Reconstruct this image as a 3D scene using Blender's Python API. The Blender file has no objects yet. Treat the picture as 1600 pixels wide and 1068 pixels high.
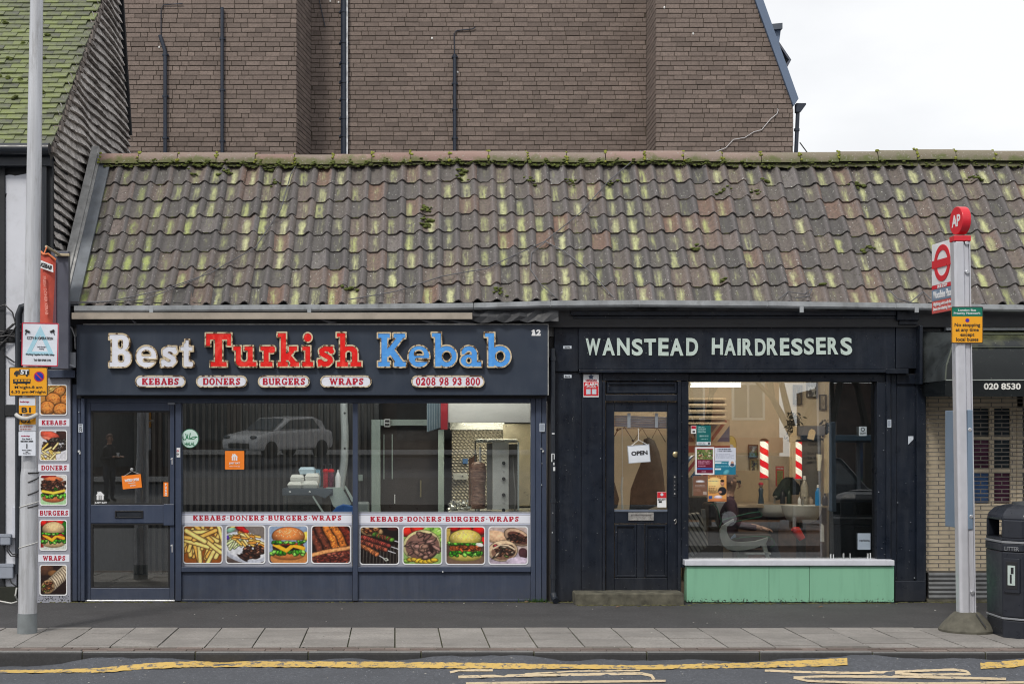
import bpy, math, random
import numpy as np
from mathutils import Vector, Matrix
R = math.radians
random.seed(7); RNG = np.random.default_rng(7)
SC = bpy.context.scene
COL = SC.collection

# ------------------------------------------------------------------ camera, sky, sun, exposure
CAM_D, CAM_H, FPX, VX, HY = 15.0, 1.73, 2250.0, 690.0, 680.0
cam_d = bpy.data.cameras.new('camera'); cam = bpy.data.objects.new('camera', cam_d); COL.objects.link(cam)
cam.location = (0, -CAM_D, CAM_H); cam.rotation_euler = (R(90), 0, 0)
cam_d.sensor_width = 36; cam_d.lens = FPX / 1600 * 36
cam_d.shift_x = (800 - VX) / 1600; cam_d.shift_y = (HY - 534) / 1600
cam_d.clip_start = .1; cam_d.clip_end = 6000
SC.camera = cam
SC.view_settings.view_transform = 'Standard'; SC.view_settings.look = 'None'
SC.view_settings.gamma = 1; SC.view_settings.use_curve_mapping = False
SC.view_settings.exposure = 0.62
SC.cycles.filter_width = 1.1; SC.cycles.max_bounces = 8; SC.cycles.transparent_max_bounces = 12

SUN_EL, SUN_AZ = 47, 205          # azimuth measured from +y clockwise
wd = bpy.data.worlds.new('World'); SC.world = wd; wd.use_nodes = True
nt = wd.node_tree; nt.nodes.clear()
wo = nt.nodes.new('ShaderNodeOutputWorld'); bg = nt.nodes.new('ShaderNodeBackground'); bg.inputs[1].default_value = .1
sky = nt.nodes.new('ShaderNodeTexSky'); sky.sky_type = 'NISHITA'; sky.sun_disc = False
sky.sun_elevation = R(SUN_EL); sky.sun_rotation = R(SUN_AZ); sky.altitude = 0; sky.air_density = 1; sky.dust_density = 2
tc = nt.nodes.new('ShaderNodeTexCoord')
mp = nt.nodes.new('ShaderNodeMapping'); mp.inputs['Scale'].default_value = (2.2, 2.2, 5.0)
nz = nt.nodes.new('ShaderNodeTexNoise'); nz.inputs['Scale'].default_value = 1.6; nz.inputs['Detail'].default_value = 6
rp = nt.nodes.new('ShaderNodeValToRGB')
rp.color_ramp.elements[0].position = .33; rp.color_ramp.elements[0].color = (5.65, 5.72, 5.85, 1)
rp.color_ramp.elements[1].position = .56; rp.color_ramp.elements[1].color = (6.75, 6.77, 6.8, 1)
mx = nt.nodes.new('ShaderNodeMix'); mx.data_type = 'RGBA'; mx.inputs[0].default_value = .93
nt.links.new(tc.outputs['Generated'], mp.inputs[0]); nt.links.new(mp.outputs[0], nz.inputs[0]); nt.links.new(nz.outputs[0], rp.inputs[0])
nt.links.new(sky.outputs[0], mx.inputs[6]); nt.links.new(rp.outputs[0], mx.inputs[7])
nt.links.new(mx.outputs[2], bg.inputs[0]); nt.links.new(bg.outputs[0], wo.inputs[0])
sun_d = bpy.data.lights.new('sun', 'SUN'); sun_d.energy = 1.5; sun_d.angle = R(11); sun_d.color = (1, .95, .87)
sun = bpy.data.objects.new('sun', sun_d); COL.objects.link(sun)
a, e = R(SUN_AZ), R(SUN_EL)
sdir = Vector((math.sin(a) * math.cos(e), math.cos(a) * math.cos(e), math.sin(e)))
sun.rotation_euler = sdir.to_track_quat('Z', 'Y').to_euler(); sun.location = sdir * 40

# ------------------------------------------------------------------ measuring helpers: photograph pixel -> metres at a real depth
def sc_at(y): return FPX / (CAM_D + y)
def X(px, y=0.0): return (px - VX) / sc_at(y)
def Z(py, y=0.0): return CAM_H + (HY - py) / sc_at(y)

# ------------------------------------------------------------------ mesh builder
class MB:
    def __init__(s): s.v = []; s.f = []; s.m = []; s.uv = []
    def face(s, idx, m=0, uv=None): s.f.append(idx); s.m.append(m); s.uv.append(uv)
    def add(s, pts):
        n = len(s.v); s.v += [tuple(p) for p in pts]; return n
    def quad(s, a, b, c, d, m=0):
        n = s.add((a, b, c, d)); s.face((n, n + 1, n + 2, n + 3), m)
    def box(s, x0, x1, y0, y1, z0, z1, m=0):
        if x0 > x1: x0, x1 = x1, x0
        if y0 > y1: y0, y1 = y1, y0
        if z0 > z1: z0, z1 = z1, z0
        n = s.add([(x0, y0, z0), (x1, y0, z0), (x1, y1, z0), (x0, y1, z0), (x0, y0, z1), (x1, y0, z1), (x1, y1, z1), (x0, y1, z1)])
        for q in ((0, 3, 2, 1), (4, 5, 6, 7), (0, 1, 5, 4), (1, 2, 6, 5), (2, 3, 7, 6), (3, 0, 4, 7)): s.face(tuple(n + i for i in q), m)
        return s
    def prism(s, pts, y0, y1, m=0):            # outline in x-z, counter-clockwise seen from the street, pulled along y (y0 is the front)
        k = len(pts); n = s.add([(p[0], y0, p[1]) for p in pts] + [(p[0], y1, p[1]) for p in pts])
        s.face(tuple(n + i for i in range(k)), m); s.face(tuple(n + k + i for i in reversed(range(k))), m)
        for i in range(k):
            j = (i + 1) % k; s.face((n + i, n + k + i, n + k + j, n + j), m)
        return s
    def prism_x(s, pts, x0, x1, m=0):          # outline in y-z pulled along x
        k = len(pts); n = s.add([(x0, p[0], p[1]) for p in pts] + [(x1, p[0], p[1]) for p in pts])
        s.face(tuple(n + i for i in reversed(range(k))), m); s.face(tuple(n + k + i for i in range(k)), m)
        for i in range(k):
            j = (i + 1) % k; s.face((n + i, n + j, n + k + j, n + k + i), m)
        return s
    def prism_z(s, pts, z0, z1, m=0):
        k = len(pts); n = s.add([(p[0], p[1], z0) for p in pts] + [(p[0], p[1], z1) for p in pts])
        s.face(tuple(n + i for i in reversed(range(k))), m); s.face(tuple(n + k + i for i in range(k)), m)
        for i in range(k):
            j = (i + 1) % k; s.face((n + i, n + j, n + k + j, n + k + i), m)
        return s
    def ring(s, outer, inner, y0, y1, m=0):     # frame between two outlines of equal length
        k = len(outer); n = s.add([(p[0], y0, p[1]) for p in outer] + [(p[0], y0, p[1]) for p in inner] + [(p[0], y1, p[1]) for p in outer] + [(p[0], y1, p[1]) for p in inner])
        for i in range(k):
            j = (i + 1) % k
            s.face((n + i, n + j, n + k + j, n + k + i), m); s.face((n + 2 * k + j, n + 2 * k + i, n + 3 * k + i, n + 3 * k + j), m)
            s.face((n + j, n + i, n + 2 * k + i, n + 2 * k + j), m); s.face((n + k + i, n + k + j, n + 3 * k + j, n + 3 * k + i), m)
        return s
    def tube(s, pts, r, n=8, m=0, caps=True):
        pts = [Vector(p) for p in pts]; rs = r if isinstance(r, (list, tuple)) else [r] * len(pts); base = None; up = None
        for i, p in enumerate(pts):
            d = (pts[min(i + 1, len(pts) - 1)] - pts[max(i - 1, 0)]).normalized()
            if up is None: up = Vector((0, 0, 1)) if abs(d.z) < .9 else Vector((0, -1, 0))
            u = d.cross(up)
            if u.length < 1e-4: u = d.cross(Vector((1, 0, 0)))
            u.normalize(); w = u.cross(d); w.normalize(); up = w
            b = s.add([p + (u * math.cos(t) + w * math.sin(t)) * rs[i] for t in [2 * math.pi * k / n for k in range(n)]])
            if base is not None:
                for k in range(n):
                    q = (k + 1) % n; s.face((base + k, base + q, b + q, b + k), m)
            elif caps: s.face(tuple(b + k for k in reversed(range(n))), m)
            base = b
        if caps: s.face(tuple(base + k for k in range(n)), m)
        return s
    def lathe(s, prof, cx, cy, n=20, m=0, a0=0):
        base = None
        for r, z in prof:
            b = s.add([(cx + r * math.cos(a0 + 2 * math.pi * k / n), cy + r * math.sin(a0 + 2 * math.pi * k / n), z) for k in range(n)])
            if base is not None:
                for k in range(n):
                    q = (k + 1) % n; s.face((base + k, base + q, b + q, b + k), m)
            else: s.face(tuple(b + k for k in reversed(range(n))), m)
            base = b
        s.face(tuple(base + k for k in range(n)), m)
        return s
    def ball(s, c, r, n=10, k=6, m=0, jit=0):
        rx, ry, rz = r if isinstance(r, (list, tuple)) else (r, r, r); rows = []
        for i in range(1, k):
            t = math.pi * i / k
            rows.append(s.add([(c[0] + rx * math.sin(t) * math.cos(2 * math.pi * j / n) * (1 + random.uniform(-jit, jit)), c[1] + ry * math.sin(t) * math.sin(2 * math.pi * j / n) * (1 + random.uniform(-jit, jit)), c[2] + rz * math.cos(t) * (1 + random.uniform(-jit, jit))) for j in range(n)]))
        t0 = s.add([(c[0], c[1], c[2] + rz)]); b0 = s.add([(c[0], c[1], c[2] - rz)])
        for j in range(n):
            q = (j + 1) % n; s.face((t0, rows[0] + j, rows[0] + q), m); s.face((b0, rows[-1] + q, rows[-1] + j), m)
            for a_, b_ in zip(rows, rows[1:]): s.face((a_ + j, b_ + j, b_ + q, a_ + q), m)
        return s
    def mesh(s, name, mats, smooth=False):
        me = bpy.data.meshes.new(name); me.from_pydata(s.v, [], s.f)
        for m in (mats if isinstance(mats, (list, tuple)) else [mats]): me.materials.append(m)
        me.polygons.foreach_set('material_index', s.m)
        if any(u is not None for u in s.uv):
            l = me.uv_layers.new(name='UVMap'); i = 0
            for p, u in zip(me.polygons, s.uv):
                for q in range(len(p.vertices)):
                    if u is not None: l.data[p.loop_start + q].uv = u[q]
        if smooth: me.shade_smooth() if smooth is True else (me.shade_smooth(), me.set_sharp_from_angle(angle=R(smooth)))
        me.update(); return me
    def build(s, name, mats, parent=None, bev=0, smooth=False, kind=None, local=False):
        return link(name, s.mesh(name, mats, smooth), parent, bev, kind, local)

def link(name, me, parent=None, bev=0, kind=None, local=False):
    o = bpy.data.objects.new(name, me); COL.objects.link(o)
    if parent is not None:
        o.parent = parent
        if not local: o.matrix_parent_inverse = Matrix.Translation(-abs_loc(parent))
    if bev:
        b = o.modifiers.new('bevel', 'BEVEL'); b.width = bev; b.segments = 2; b.limit_method = 'ANGLE'; b.angle_limit = R(35)
    if kind: o['kind'] = kind
    return o
def abs_loc(o):
    return Vector(o.get('_w', (0, 0, 0)))
def thing(name, label, cat, loc=(0, 0, 0), rz=0, group=None):
    o = bpy.data.objects.new(name, None); COL.objects.link(o); o.location = loc; o.rotation_euler = (0, 0, rz); o.empty_display_size = .1
    o['_w'] = list(loc); return tag(o, label, cat, group)
def tag(o, label, cat, group=None):
    o['label'] = label; o['category'] = cat
    if group: o['group'] = group
    return o
def structure(o): o['kind'] = 'structure'; return o
def box_part(name, m, parent, x0, x1, y0, y1, z0, z1, bev=.003, **k): return MB().box(x0, x1, y0, y1, z0, z1).build(name, m, parent, bev, **k)
def rrect(x0, z0, x1, z1, r, n=5):
    p = []
    for cx, cz, a0 in ((x1 - r, z0 + r, -90), (x1 - r, z1 - r, 0), (x0 + r, z1 - r, 90), (x0 + r, z0 + r, 180)):
        for i in range(n + 1):
            t = R(a0 + 90 * i / n); p.append((cx + r * math.cos(t), cz + r * math.sin(t)))
    return p
def circ(cx, cz, rx, rz=None, n=28): return [(cx + rx * math.cos(2 * math.pi * i / n), cz + (rz or rx) * math.sin(2 * math.pi * i / n)) for i in range(n)]
def ss(a, b, t):
    t = min(1, max(0, (t - a) / (b - a))); return t * t * (3 - 2 * t)

# ------------------------------------------------------------------ lettering
def curve_mesh(loops, depth, bevel=0):
    cu = bpy.data.curves.new('letters', 'CURVE'); cu.dimensions = '2D'; cu.fill_mode = 'BOTH'; cu.extrude = depth / 2; cu.bevel_depth = bevel
    for lp in loops:
        sp = cu.splines.new('POLY'); sp.points.add(len(lp) - 1); sp.use_cyclic_u = True
        for q, p in zip(sp.points, lp): q.co = (p[0], p[1], 0, 1)
    o = bpy.data.objects.new('letters', cu); me = bpy.data.meshes.new_from_object(o)
    bpy.data.objects.remove(o); bpy.data.curves.remove(cu); return me
def font_mesh(body, depth, bold=0, spacing=1.0, line=1.0, align='CENTER'):
    cu = bpy.data.curves.new('letters', 'FONT'); cu.body = body; cu.size = 1; cu.extrude = depth / 2; cu.offset = bold; cu.space_character = spacing
    cu.align_x = align; cu.space_line = line; cu.resolution_u = 4
    o = bpy.data.objects.new('letters', cu); me = bpy.data.meshes.new_from_object(o)
    bpy.data.objects.remove(o); bpy.data.curves.remove(cu); return me
def place_text(me, name, m, parent, cx, y, cz, w=None, h=None, depth=.004, ang=0, local=False, bev=0):
    """fit a flat letter mesh into a box w x h centred on (cx, cz), facing the street, its front at y - depth"""
    n = len(me.vertices); co = np.empty(n * 3); me.vertices.foreach_get('co', co); co = co.reshape(-1, 3)
    lo, hi = co.min(0), co.max(0); c = (lo + hi) / 2; d = hi - lo
    sx = w / d[0] if w else None; sy = h / d[1] if h else None
    if sx is None: sx = sy
    if sy is None: sy = sx
    x = (co[:, 0] - c[0]) * sx; z = (co[:, 1] - c[1]) * sy; t = (co[:, 2] - lo[2]) / max(d[2], 1e-6)
    ca, sa = math.cos(ang), math.sin(ang)
    out = np.stack([cx + x * ca - z * sa, y - t * depth, cz + x * sa + z * ca], 1)
    me.vertices.foreach_set('co', out.ravel()); me.materials.clear(); me.materials.append(m); me.update()
    return link(name, me, parent, bev, None, local)
def text(body, m, parent, cx, y, cz, w=None, h=None, bold=.02, depth=.003, ang=0, name='lettering', local=False, spacing=1.0, line=1.0, align='CENTER'):
    return place_text(font_mesh(body, .1, bold, spacing, line, align), name, m, parent, cx, y, cz, w, h, depth, ang, local)

# slab-serif glyphs: strokes joined as a distance field, then traced
def sd_box(x, y, p):
    cx, cy, hx, hy = (p[0] + p[2]) / 2, (p[1] + p[3]) / 2, abs(p[2] - p[0]) / 2, abs(p[3] - p[1]) / 2
    r = min(p[4] if len(p) > 4 else 0, hx, hy); qx, qy = abs(x - cx) - hx + r, abs(y - cy) - hy + r
    return np.hypot(np.maximum(qx, 0), np.maximum(qy, 0)) + np.minimum(np.maximum(qx, qy), 0) - r
def sd_ell(x, y, p):
    k0 = np.hypot((x - p[0]) / p[2], (y - p[1]) / p[3]); k1 = np.hypot((x - p[0]) / p[2] ** 2, (y - p[1]) / p[3] ** 2)
    return k0 * (k0 - 1) / np.maximum(k1, 1e-6)
def sd_cap(x, y, p):
    dx, dy = p[2] - p[0], p[3] - p[1]; t = np.clip(((x - p[0]) * dx + (y - p[1]) * dy) / max(dx * dx + dy * dy, 1e-9), 0, 1)
    return np.hypot(x - p[0] - t * dx, y - p[1] - t * dy) - p[4]
SD = {'r': sd_box, 'e': sd_ell, 'c': sd_cap}
def glyph_loops(prims, level=0.0, step=.6, pad=4, size=(50, 60)):
    xs = np.arange(-pad, size[0] + pad, step); ys = np.arange(-pad - 2, size[1] + pad, step); gx, gy = np.meshgrid(xs, ys)
    d = np.full(gx.shape, 1e3)
    for p in prims:
        k = p[0]; q = p[1:]
        if k == 's':                                   # a stroke along points
            for a_, b_ in zip(q[1:], q[2:]): d = np.minimum(d, sd_cap(gx, gy, (*a_, *b_, q[0])))
        elif k[0] == '-': d = np.maximum(d, -SD[k[1]](gx, gy, q))
        else: d = np.minimum(d, SD[k](gx, gy, q))
    d = d - level + 1e-7
    ins = d < 0; H, W_ = d.shape; nxt = {}
    def cross(i0, j0, i1, j1):
        t = d[i0, j0] / (d[i0, j0] - d[i1, j1]); return (xs[j0] + t * (xs[j1] - xs[j0]), ys[i0] + t * (ys[i1] - ys[i0]))
    code = ins[:-1, :-1] * 1 + ins[:-1, 1:] * 2 + ins[1:, 1:] * 4 + ins[1:, :-1] * 8
    E = {1: [('L', 'B')], 2: [('B', 'R')], 3: [('L', 'R')], 4: [('R', 'T')], 5: [('L', 'B'), ('R', 'T')], 6: [('B', 'T')], 7: [('L', 'T')], 8: [('T', 'L')], 9: [('T', 'B')], 10: [('B', 'R'), ('T', 'L')], 11: [('T', 'R')], 12: [('R', 'L')], 13: [('R', 'B')], 14: [('B', 'L')]}
    pos = {}
    for i, j in zip(*np.nonzero((code > 0) & (code < 15))):
        ed = {'B': ('h', i, j), 'T': ('h', i + 1, j), 'L': ('v', i, j), 'R': ('v', i, j + 1)}
        for a_, b_ in E[int(code[i, j])]:
            nxt[ed[a_]] = ed[b_]
            for e_ in (ed[a_], ed[b_]):
                if e_ not in pos: pos[e_] = cross(e_[1], e_[2], e_[1], e_[2] + 1) if e_[0] == 'h' else cross(e_[1], e_[2], e_[1] + 1, e_[2])
    loops = []
    while nxt:
        k, v = nxt.popitem(); lp = [pos[k]]
        while v != k and v in nxt:
            lp.append(pos[v]); v = nxt.pop(v)
        out = []
        for n_, p in enumerate(lp):                     # drop points on straight runs
            a_, b_ = lp[n_ - 1], lp[(n_ + 1) % len(lp)]
            if abs((p[0] - a_[0]) * (b_[1] - p[1]) - (p[1] - a_[1]) * (b_[0] - p[0])) > .004 * step: out.append(p)
        if len(out) > 2: loops.append(out)
    return loops
def r_(*a): return ('r',) + a
GL = {
 'B': (36, [r_(4, 0, 15, 52), r_(0, 0, 15, 9), r_(0, 43, 15, 52), r_(6, 0, 35, 28, 13), r_(6, 25, 32, 52, 12), r_(6, 0, 14, 52), ('-r', 15, 9, 23, 20, 3), ('-r', 15, 30, 21, 43, 3)]),
 'e': (35, [('e', 17, 16.5, 17, 17.3), ('-e', 17, 20.5, 7, 6), r_(6, 13.5, 31, 18.5), ('-r', 12, 9, 36, 13, 1.5)]),
 's': (28, [('s', 4.8, (23, 24.5), (19, 28), (13, 28.6), (7.5, 25.5), (8, 20.8), (14, 17.6), (20, 14), (21.5, 9.5), (17, 5), (11, 4.6), (5, 8.5)), r_(20, 20, 26, 33), r_(1, 0, 7, 13)]),
 't': (22, [r_(5, 4, 15, 38), ('s', 1.5, (7, 36), (13, 42)), r_(8, 30, 15, 43.5), r_(0, 25, 21, 33), r_(5, 0, 22, 10, 4)]),
 'T': (41, [r_(0, 42, 41, 53), r_(0, 32, 8, 53), r_(33, 32, 41, 53), r_(14, 0, 27, 53), r_(7, 0, 34, 9)]),
 'u': (40, [r_(4, 12, 14, 33), r_(0, 25, 14, 33), r_(4, 0, 32, 22, 10), r_(4, 12, 32, 22), ('-r', 14, 9, 23, 40, 4), r_(23, 2, 33, 33), r_(18, 25, 33, 33), r_(25, 0, 39, 9), r_(4, 25, 14, 33)]),
 'r': (25, [r_(5, 0, 15, 33), r_(0, 25, 15, 33), r_(0, 0, 21, 9), r_(12, 21, 25, 33.5, 5)]),
 'k': (36, [r_(5, 0, 15, 54), r_(0, 46, 15, 54), r_(0, 0, 18, 9), ('c', 15, 14, 26, 28, 4.4), ('c', 17, 18, 28, 5, 5), r_(18, 25, 33, 33), r_(20, 0, 36, 9)]),
 'i': (21, [r_(5, 0, 15, 33), r_(0, 25, 15, 33), r_(0, 0, 20, 9), ('e', 10, 46, 7.4, 7.4)]),
 'h': (41, [r_(5, 0, 15, 54), r_(0, 46, 15, 54), r_(8, 6, 34, 33.5, 11), r_(8, 4, 34, 18), ('-r', 15, 7, 23.5, 24.5, 4), ('-r', 15, 2, 23.5, 12), r_(0, 0, 19, 9), r_(21, 0, 40, 9)]),
 'K': (45, [r_(5, 0, 16, 53), r_(0, 44.5, 20, 53), r_(0, 0, 20, 9), ('c', 15, 20, 35, 46, 5.2), ('c', 20, 27, 36, 5, 5.8), r_(24, 44.5, 44, 53), r_(25, 0, 45, 9)]),
 'b': (41, [('e', 23.5, 16.6, 16.8, 17.2), ('-e', 24, 16.6, 7, 8), r_(5, 0, 15.5, 54), r_(0, 46, 15, 54)]),
 'a': (35, [('s', 4.6, (6, 24.5), (9, 28), (14, 29), (19, 27.5), (22, 23)), ('e', 12.6, 10.2, 12.6, 10.4), ('-e', 13.6, 10, 4, 4.2), r_(17, 3, 27, 24), r_(17, 0, 34, 9), r_(1.5, 19, 8, 27)]),
}
def caps(prims): return prims
GS = {  # small slab capitals, cap height 20
 'K': (20, [r_(2, 0, 7, 20), r_(0, 0, 9, 3), r_(0, 17, 9, 20), ('c', 6, 8, 15, 18, 2.1), ('c', 9, 11, 16, 2, 2.3), r_(11, 17, 19, 20), r_(11, 0, 20, 3)]),
 'E': (17, [r_(2, 0, 7, 20), r_(0, 0, 16, 3.2), r_(0, 16.8, 16, 20), r_(13, 0, 16, 6), r_(13, 14, 16, 20), r_(5, 8.5, 11, 11.7), r_(10, 7, 12, 13)]),
 'B': (18, [r_(0, 0, 14, 20), r_(4, 0, 17.5, 11, 5), r_(4, 9.5, 16.5, 20, 5), ('-r', 7, 3.2, 12.5, 8, 2), ('-r', 7, 12, 12, 16.8, 2), ('-r', -1, 3, 2, 17)]),
 'A': (21, [('s', 2.2, (4, 2), (10, 18)), ('s', 2.5, (10.5, 18), (17, 2)), r_(6, 5.5, 15, 8.3), r_(0, 0, 8, 3), r_(12.5, 0, 21, 3), r_(6, 17, 13, 20)]),
 'S': (16, [('s', 2.2, (13, 15.5), (10, 17.6), (6, 17.4), (3.4, 14.8), (5, 11.5), (10, 9), (12.6, 5.6), (10, 2.6), (6, 2.4), (2.6, 5)), r_(12, 13, 15, 20), r_(1, 0, 4, 7)]),
 'D': (19, [r_(0, 0, 11, 20), r_(3, 0, 18.5, 20, 8), ('-r', 7, 3.2, 13.2, 16.8, 4), ('-r', -1, 3, 2, 17)]),
 'O': (19, [('e', 9.5, 10, 9.5, 10.3), ('-e', 9.5, 10, 4.2, 6.8)]),
 'N': (25, [r_(2.5, 0, 5, 20), r_(0, 0, 8, 2.6), r_(0, 17.4, 6, 20), r_(19.5, 0, 22, 20), r_(17, 17.4, 25, 20), ('c', 5, 18, 19.5, 2, 2)]),
 'R': (20, [r_(2, 0, 7, 20), r_(0, 0, 9, 3), r_(0, 8, 16.5, 20, 6), r_(0, 12, 8, 20), ('-r', 7, 11, 11.5, 16.8, 2), ('-r', -1, 3, 2, 17), ('c', 11, 9, 15, 2, 2.4), r_(13, 0, 20, 3)]),
 'U': (20, [r_(2, 4, 7, 20), r_(0, 17, 9, 20), r_(2, 0, 18, 12, 6), r_(2, 6, 18, 12), ('-r', 7, 3.2, 14.5, 25, 3), r_(14.5, 6, 17.5, 20), r_(12, 17, 20, 20), r_(2.2, 17, 7, 20)]),
 'G': (20, [('e', 9.5, 10, 9.5, 10.3), ('-e', 9.5, 10, 4.4, 6.8), ('-r', 10, 9.2, 20, 14), r_(14.5, 12.5, 17.5, 20), r_(13, 0, 17.5, 9), r_(10, 6.4, 20, 9.2)]),
 'W': (28, [('s', 2.3, (4, 18), (8.5, 2)), ('s', 1.9, (8.5, 2), (13.5, 17)), ('s', 2.3, (13.5, 17), (19, 2)), ('s', 1.8, (19, 2), (24, 18)), r_(0, 17, 8.5, 20), r_(20, 17, 28, 20)]),
 'P': (18, [r_(2, 0, 7, 20), r_(0, 0, 10, 3), r_(0, 7.5, 17.5, 20, 6), r_(0, 12, 8, 20), ('-r', 7, 10.6, 12, 16.8, 2), ('-r', -1, 3, 2, 17)]),
 '0': (15, [('e', 7.5, 10, 7.5, 10.2), ('-e', 7.5, 10, 2.8, 6.6)]),
 '1': (12, [r_(4, 0, 9, 20), r_(0, 0, 13, 3), ('c', 1.2, 14.5, 6, 18, 1.6)]),
 '2': (15, [('s', 2.3, (2.8, 15), (5.5, 17.6), (9.5, 17.4), (12, 14.5), (10.5, 10.5), (3, 2.5)), r_(0, 0, 14.5, 4), r_(12, 0, 14.5, 6.5)]),
 '3': (15, [('s', 2.4, (2.5, 16), (6, 17.7), (10, 17), (11.5, 14), (8, 10.8), (11.8, 7), (11, 3.6), (7, 2.4), (2.5, 4.5))]),
 '8': (15, [('e', 7.5, 14.8, 6.6, 5.4), ('e', 7.5, 5.5, 7.4, 5.7), ('-e', 7.5, 14.6, 2.2, 2.3), ('-e', 7.5, 5.6, 2.6, 2.5)]),
 '9': (15, [('e', 7.5, 13.6, 7.4, 6.6), ('s', 2.3, (12.3, 13), (10, 6), (4.5, 2.4)), ('-e', 7.3, 13.8, 2.6, 3.2)]),
 '.': (8, [('e', 4, 10, 2.2, 2.2)]), ' ': (8, []),
}
_gs = {}
def slab_mesh(body, track=2.4):
    loops = []; x = 0
    for ch in body:
        w, pr = GS[ch]
        if ch not in _gs: _gs[ch] = glyph_loops(pr, 0, .5, 3, (32, 24)) if pr else []
        loops += [[(x + p[0], p[1]) for p in lp] for lp in _gs[ch]]; x += w + track
    return curve_mesh(loops, 1)
def slab_text(body, m, parent, cx, y, cz, w=None, h=None, depth=.003, name='lettering', local=False, track=2.4):
    return place_text(slab_mesh(body, track), name, m, parent, cx, y, cz, w, h, depth, 0, local)

# ------------------------------------------------------------------ printed pictures: painted point by point on a fine grid
def lin(c): c = np.asarray(c, float); return np.where(c <= .04045, c / 12.92, ((c + .055) / 1.055) ** 2.4)
def vnoise(h, w, cell, seed=None):
    g = RNG.random((int(h / cell) + 3, int(w / cell) + 3)); yy = np.arange(h) / cell; xx = np.arange(w) / cell
    i, j = yy.astype(int), xx.astype(int); fy, fx = (yy - i)[:, None], (xx - j)[None]; fy = fy * fy * (3 - 2 * fy); fx = fx * fx * (3 - 2 * fx)
    return (g[np.ix_(i, j)] * (1 - fx) + g[np.ix_(i, j + 1)] * fx) * (1 - fy) + (g[np.ix_(i + 1, j)] * (1 - fx) + g[np.ix_(i + 1, j + 1)] * fx) * fy
class Cv:
    def __init__(s, w, h, bg):
        s.w, s.h = w, h; s.a = np.zeros((h, w, 3)) + np.array(bg); s.X, s.Y = np.meshgrid((np.arange(w) + .5) / w, (np.arange(h) + .5) / h); s.px = 1.0 / h
    def put(s, d, col, shade=0, soft=1.0):
        al = np.clip(.5 - d / (s.px * soft), 0, 1)[..., None]; c = np.array(col)[None, None]
        if shade is not 0: c = c * np.clip(shade, .2, 1.7)[..., None]
        s.a = s.a * (1 - al) + c * al
    def ell(s, cx, cy, rx, ry, col, ang=0, sh=.35, dark=0):
        ca, sa = math.cos(ang), math.sin(ang); x = (s.X - cx) * ca + (s.Y - cy) * sa; y = -(s.X - cx) * sa + (s.Y - cy) * ca
        k = np.hypot(x / rx, y / ry); d = (k - 1) * min(rx, ry)
        if dark: s.put(d - dark, np.array(col) * .35)
        s.put(d, col, 1 + sh * (.35 - k * k * .8) + sh * .6 * (y / ry))
    def seg(s, x0, y0, x1, y1, r, col, sh=.4, dark=0):
        d = sd_cap(s.X, s.Y, (x0, y0, x1, y1, 0)); 
        if dark: s.put(d - r - dark, np.array(col) * .4)
        s.put(d - r, col, 1 + sh * (.4 - (d / r) ** 2 * .9))
    def line(s, pts, r, col, sh=0, dark=0):
        d = np.full(s.X.shape, 9.)
        for a_, b_ in zip(pts, pts[1:]): d = np.minimum(d, sd_cap(s.X, s.Y, (*a_, *b_, 0)))
        if dark: s.put(d - r - dark, np.array(col) * .4)
        s.put(d - r, col, 1 + sh * (.4 - (d / r) ** 2 * .9))
    def rect(s, x0, y0, x1, y1, col): s.put(sd_box(s.X, s.Y, (x0, y0, x1, y1)), col)
    def words(s, x0, y0, x1, y1, n, col, al=.8):              # lines of print too small to read
        hh = (y1 - y0) / n
        for k in range(n):
            x = x0; yc = y1 - (k + .5) * hh; end = x1 - random.uniform(0, .25) * (x1 - x0)
            while x < end:
                wl = random.uniform(.03, .1); m = ((s.X > x) & (s.X < min(x + wl, end)) & (abs(s.Y - yc) < hh * .3)) * al
                m = (m * (.6 + .4 * RNG.random(m.shape)))[..., None]; s.a = s.a * (1 - m) + np.array(col) * m; x += wl + .025
    def grain(s, amp, cell=3): s.a = s.a * (1 + amp * (vnoise(s.h, s.w, cell) * 2 - 1))[..., None]
    def build(s, name, m, parent, x0, x1, z0, z1, y, kind=None, radius=0, local=False, fn=None):
        h, w = s.h, s.w; col = np.ones((h * w, 4)); col[:, :3] = lin(np.clip(s.a, 0, 1)).reshape(-1, 3)
        xs = np.linspace(x0, x1, w); zs = np.linspace(z0, z1, h); gx, gz = np.meshgrid(xs, zs)
        v = np.stack([gx, np.full(gx.shape, y), gz], -1).reshape(-1, 3)
        if fn: v = np.array([fn(*p) for p in v])
        idx = np.arange(h * w).reshape(h, w); q = np.stack([idx[:-1, :-1], idx[:-1, 1:], idx[1:, 1:], idx[1:, :-1]], -1).reshape(-1, 4)
        if radius:
            cx = (gx[:-1, :-1] + gx[1:, 1:]) / 2; cz = (gz[:-1, :-1] + gz[1:, 1:]) / 2
            q = q[(sd_box(cx, cz, (x0, z0, x1, z1, radius)) < 0).ravel()]
        me = bpy.data.meshes.new(name); me.from_pydata(v.tolist(), [], q.tolist()); me.materials.append(m)
        at = me.color_attributes.new('Col', 'FLOAT_COLOR', 'POINT'); at.data.foreach_set('color', col.astype(np.float32).ravel()); me.update()
        return link(name, me, parent, 0, kind, local)

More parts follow.
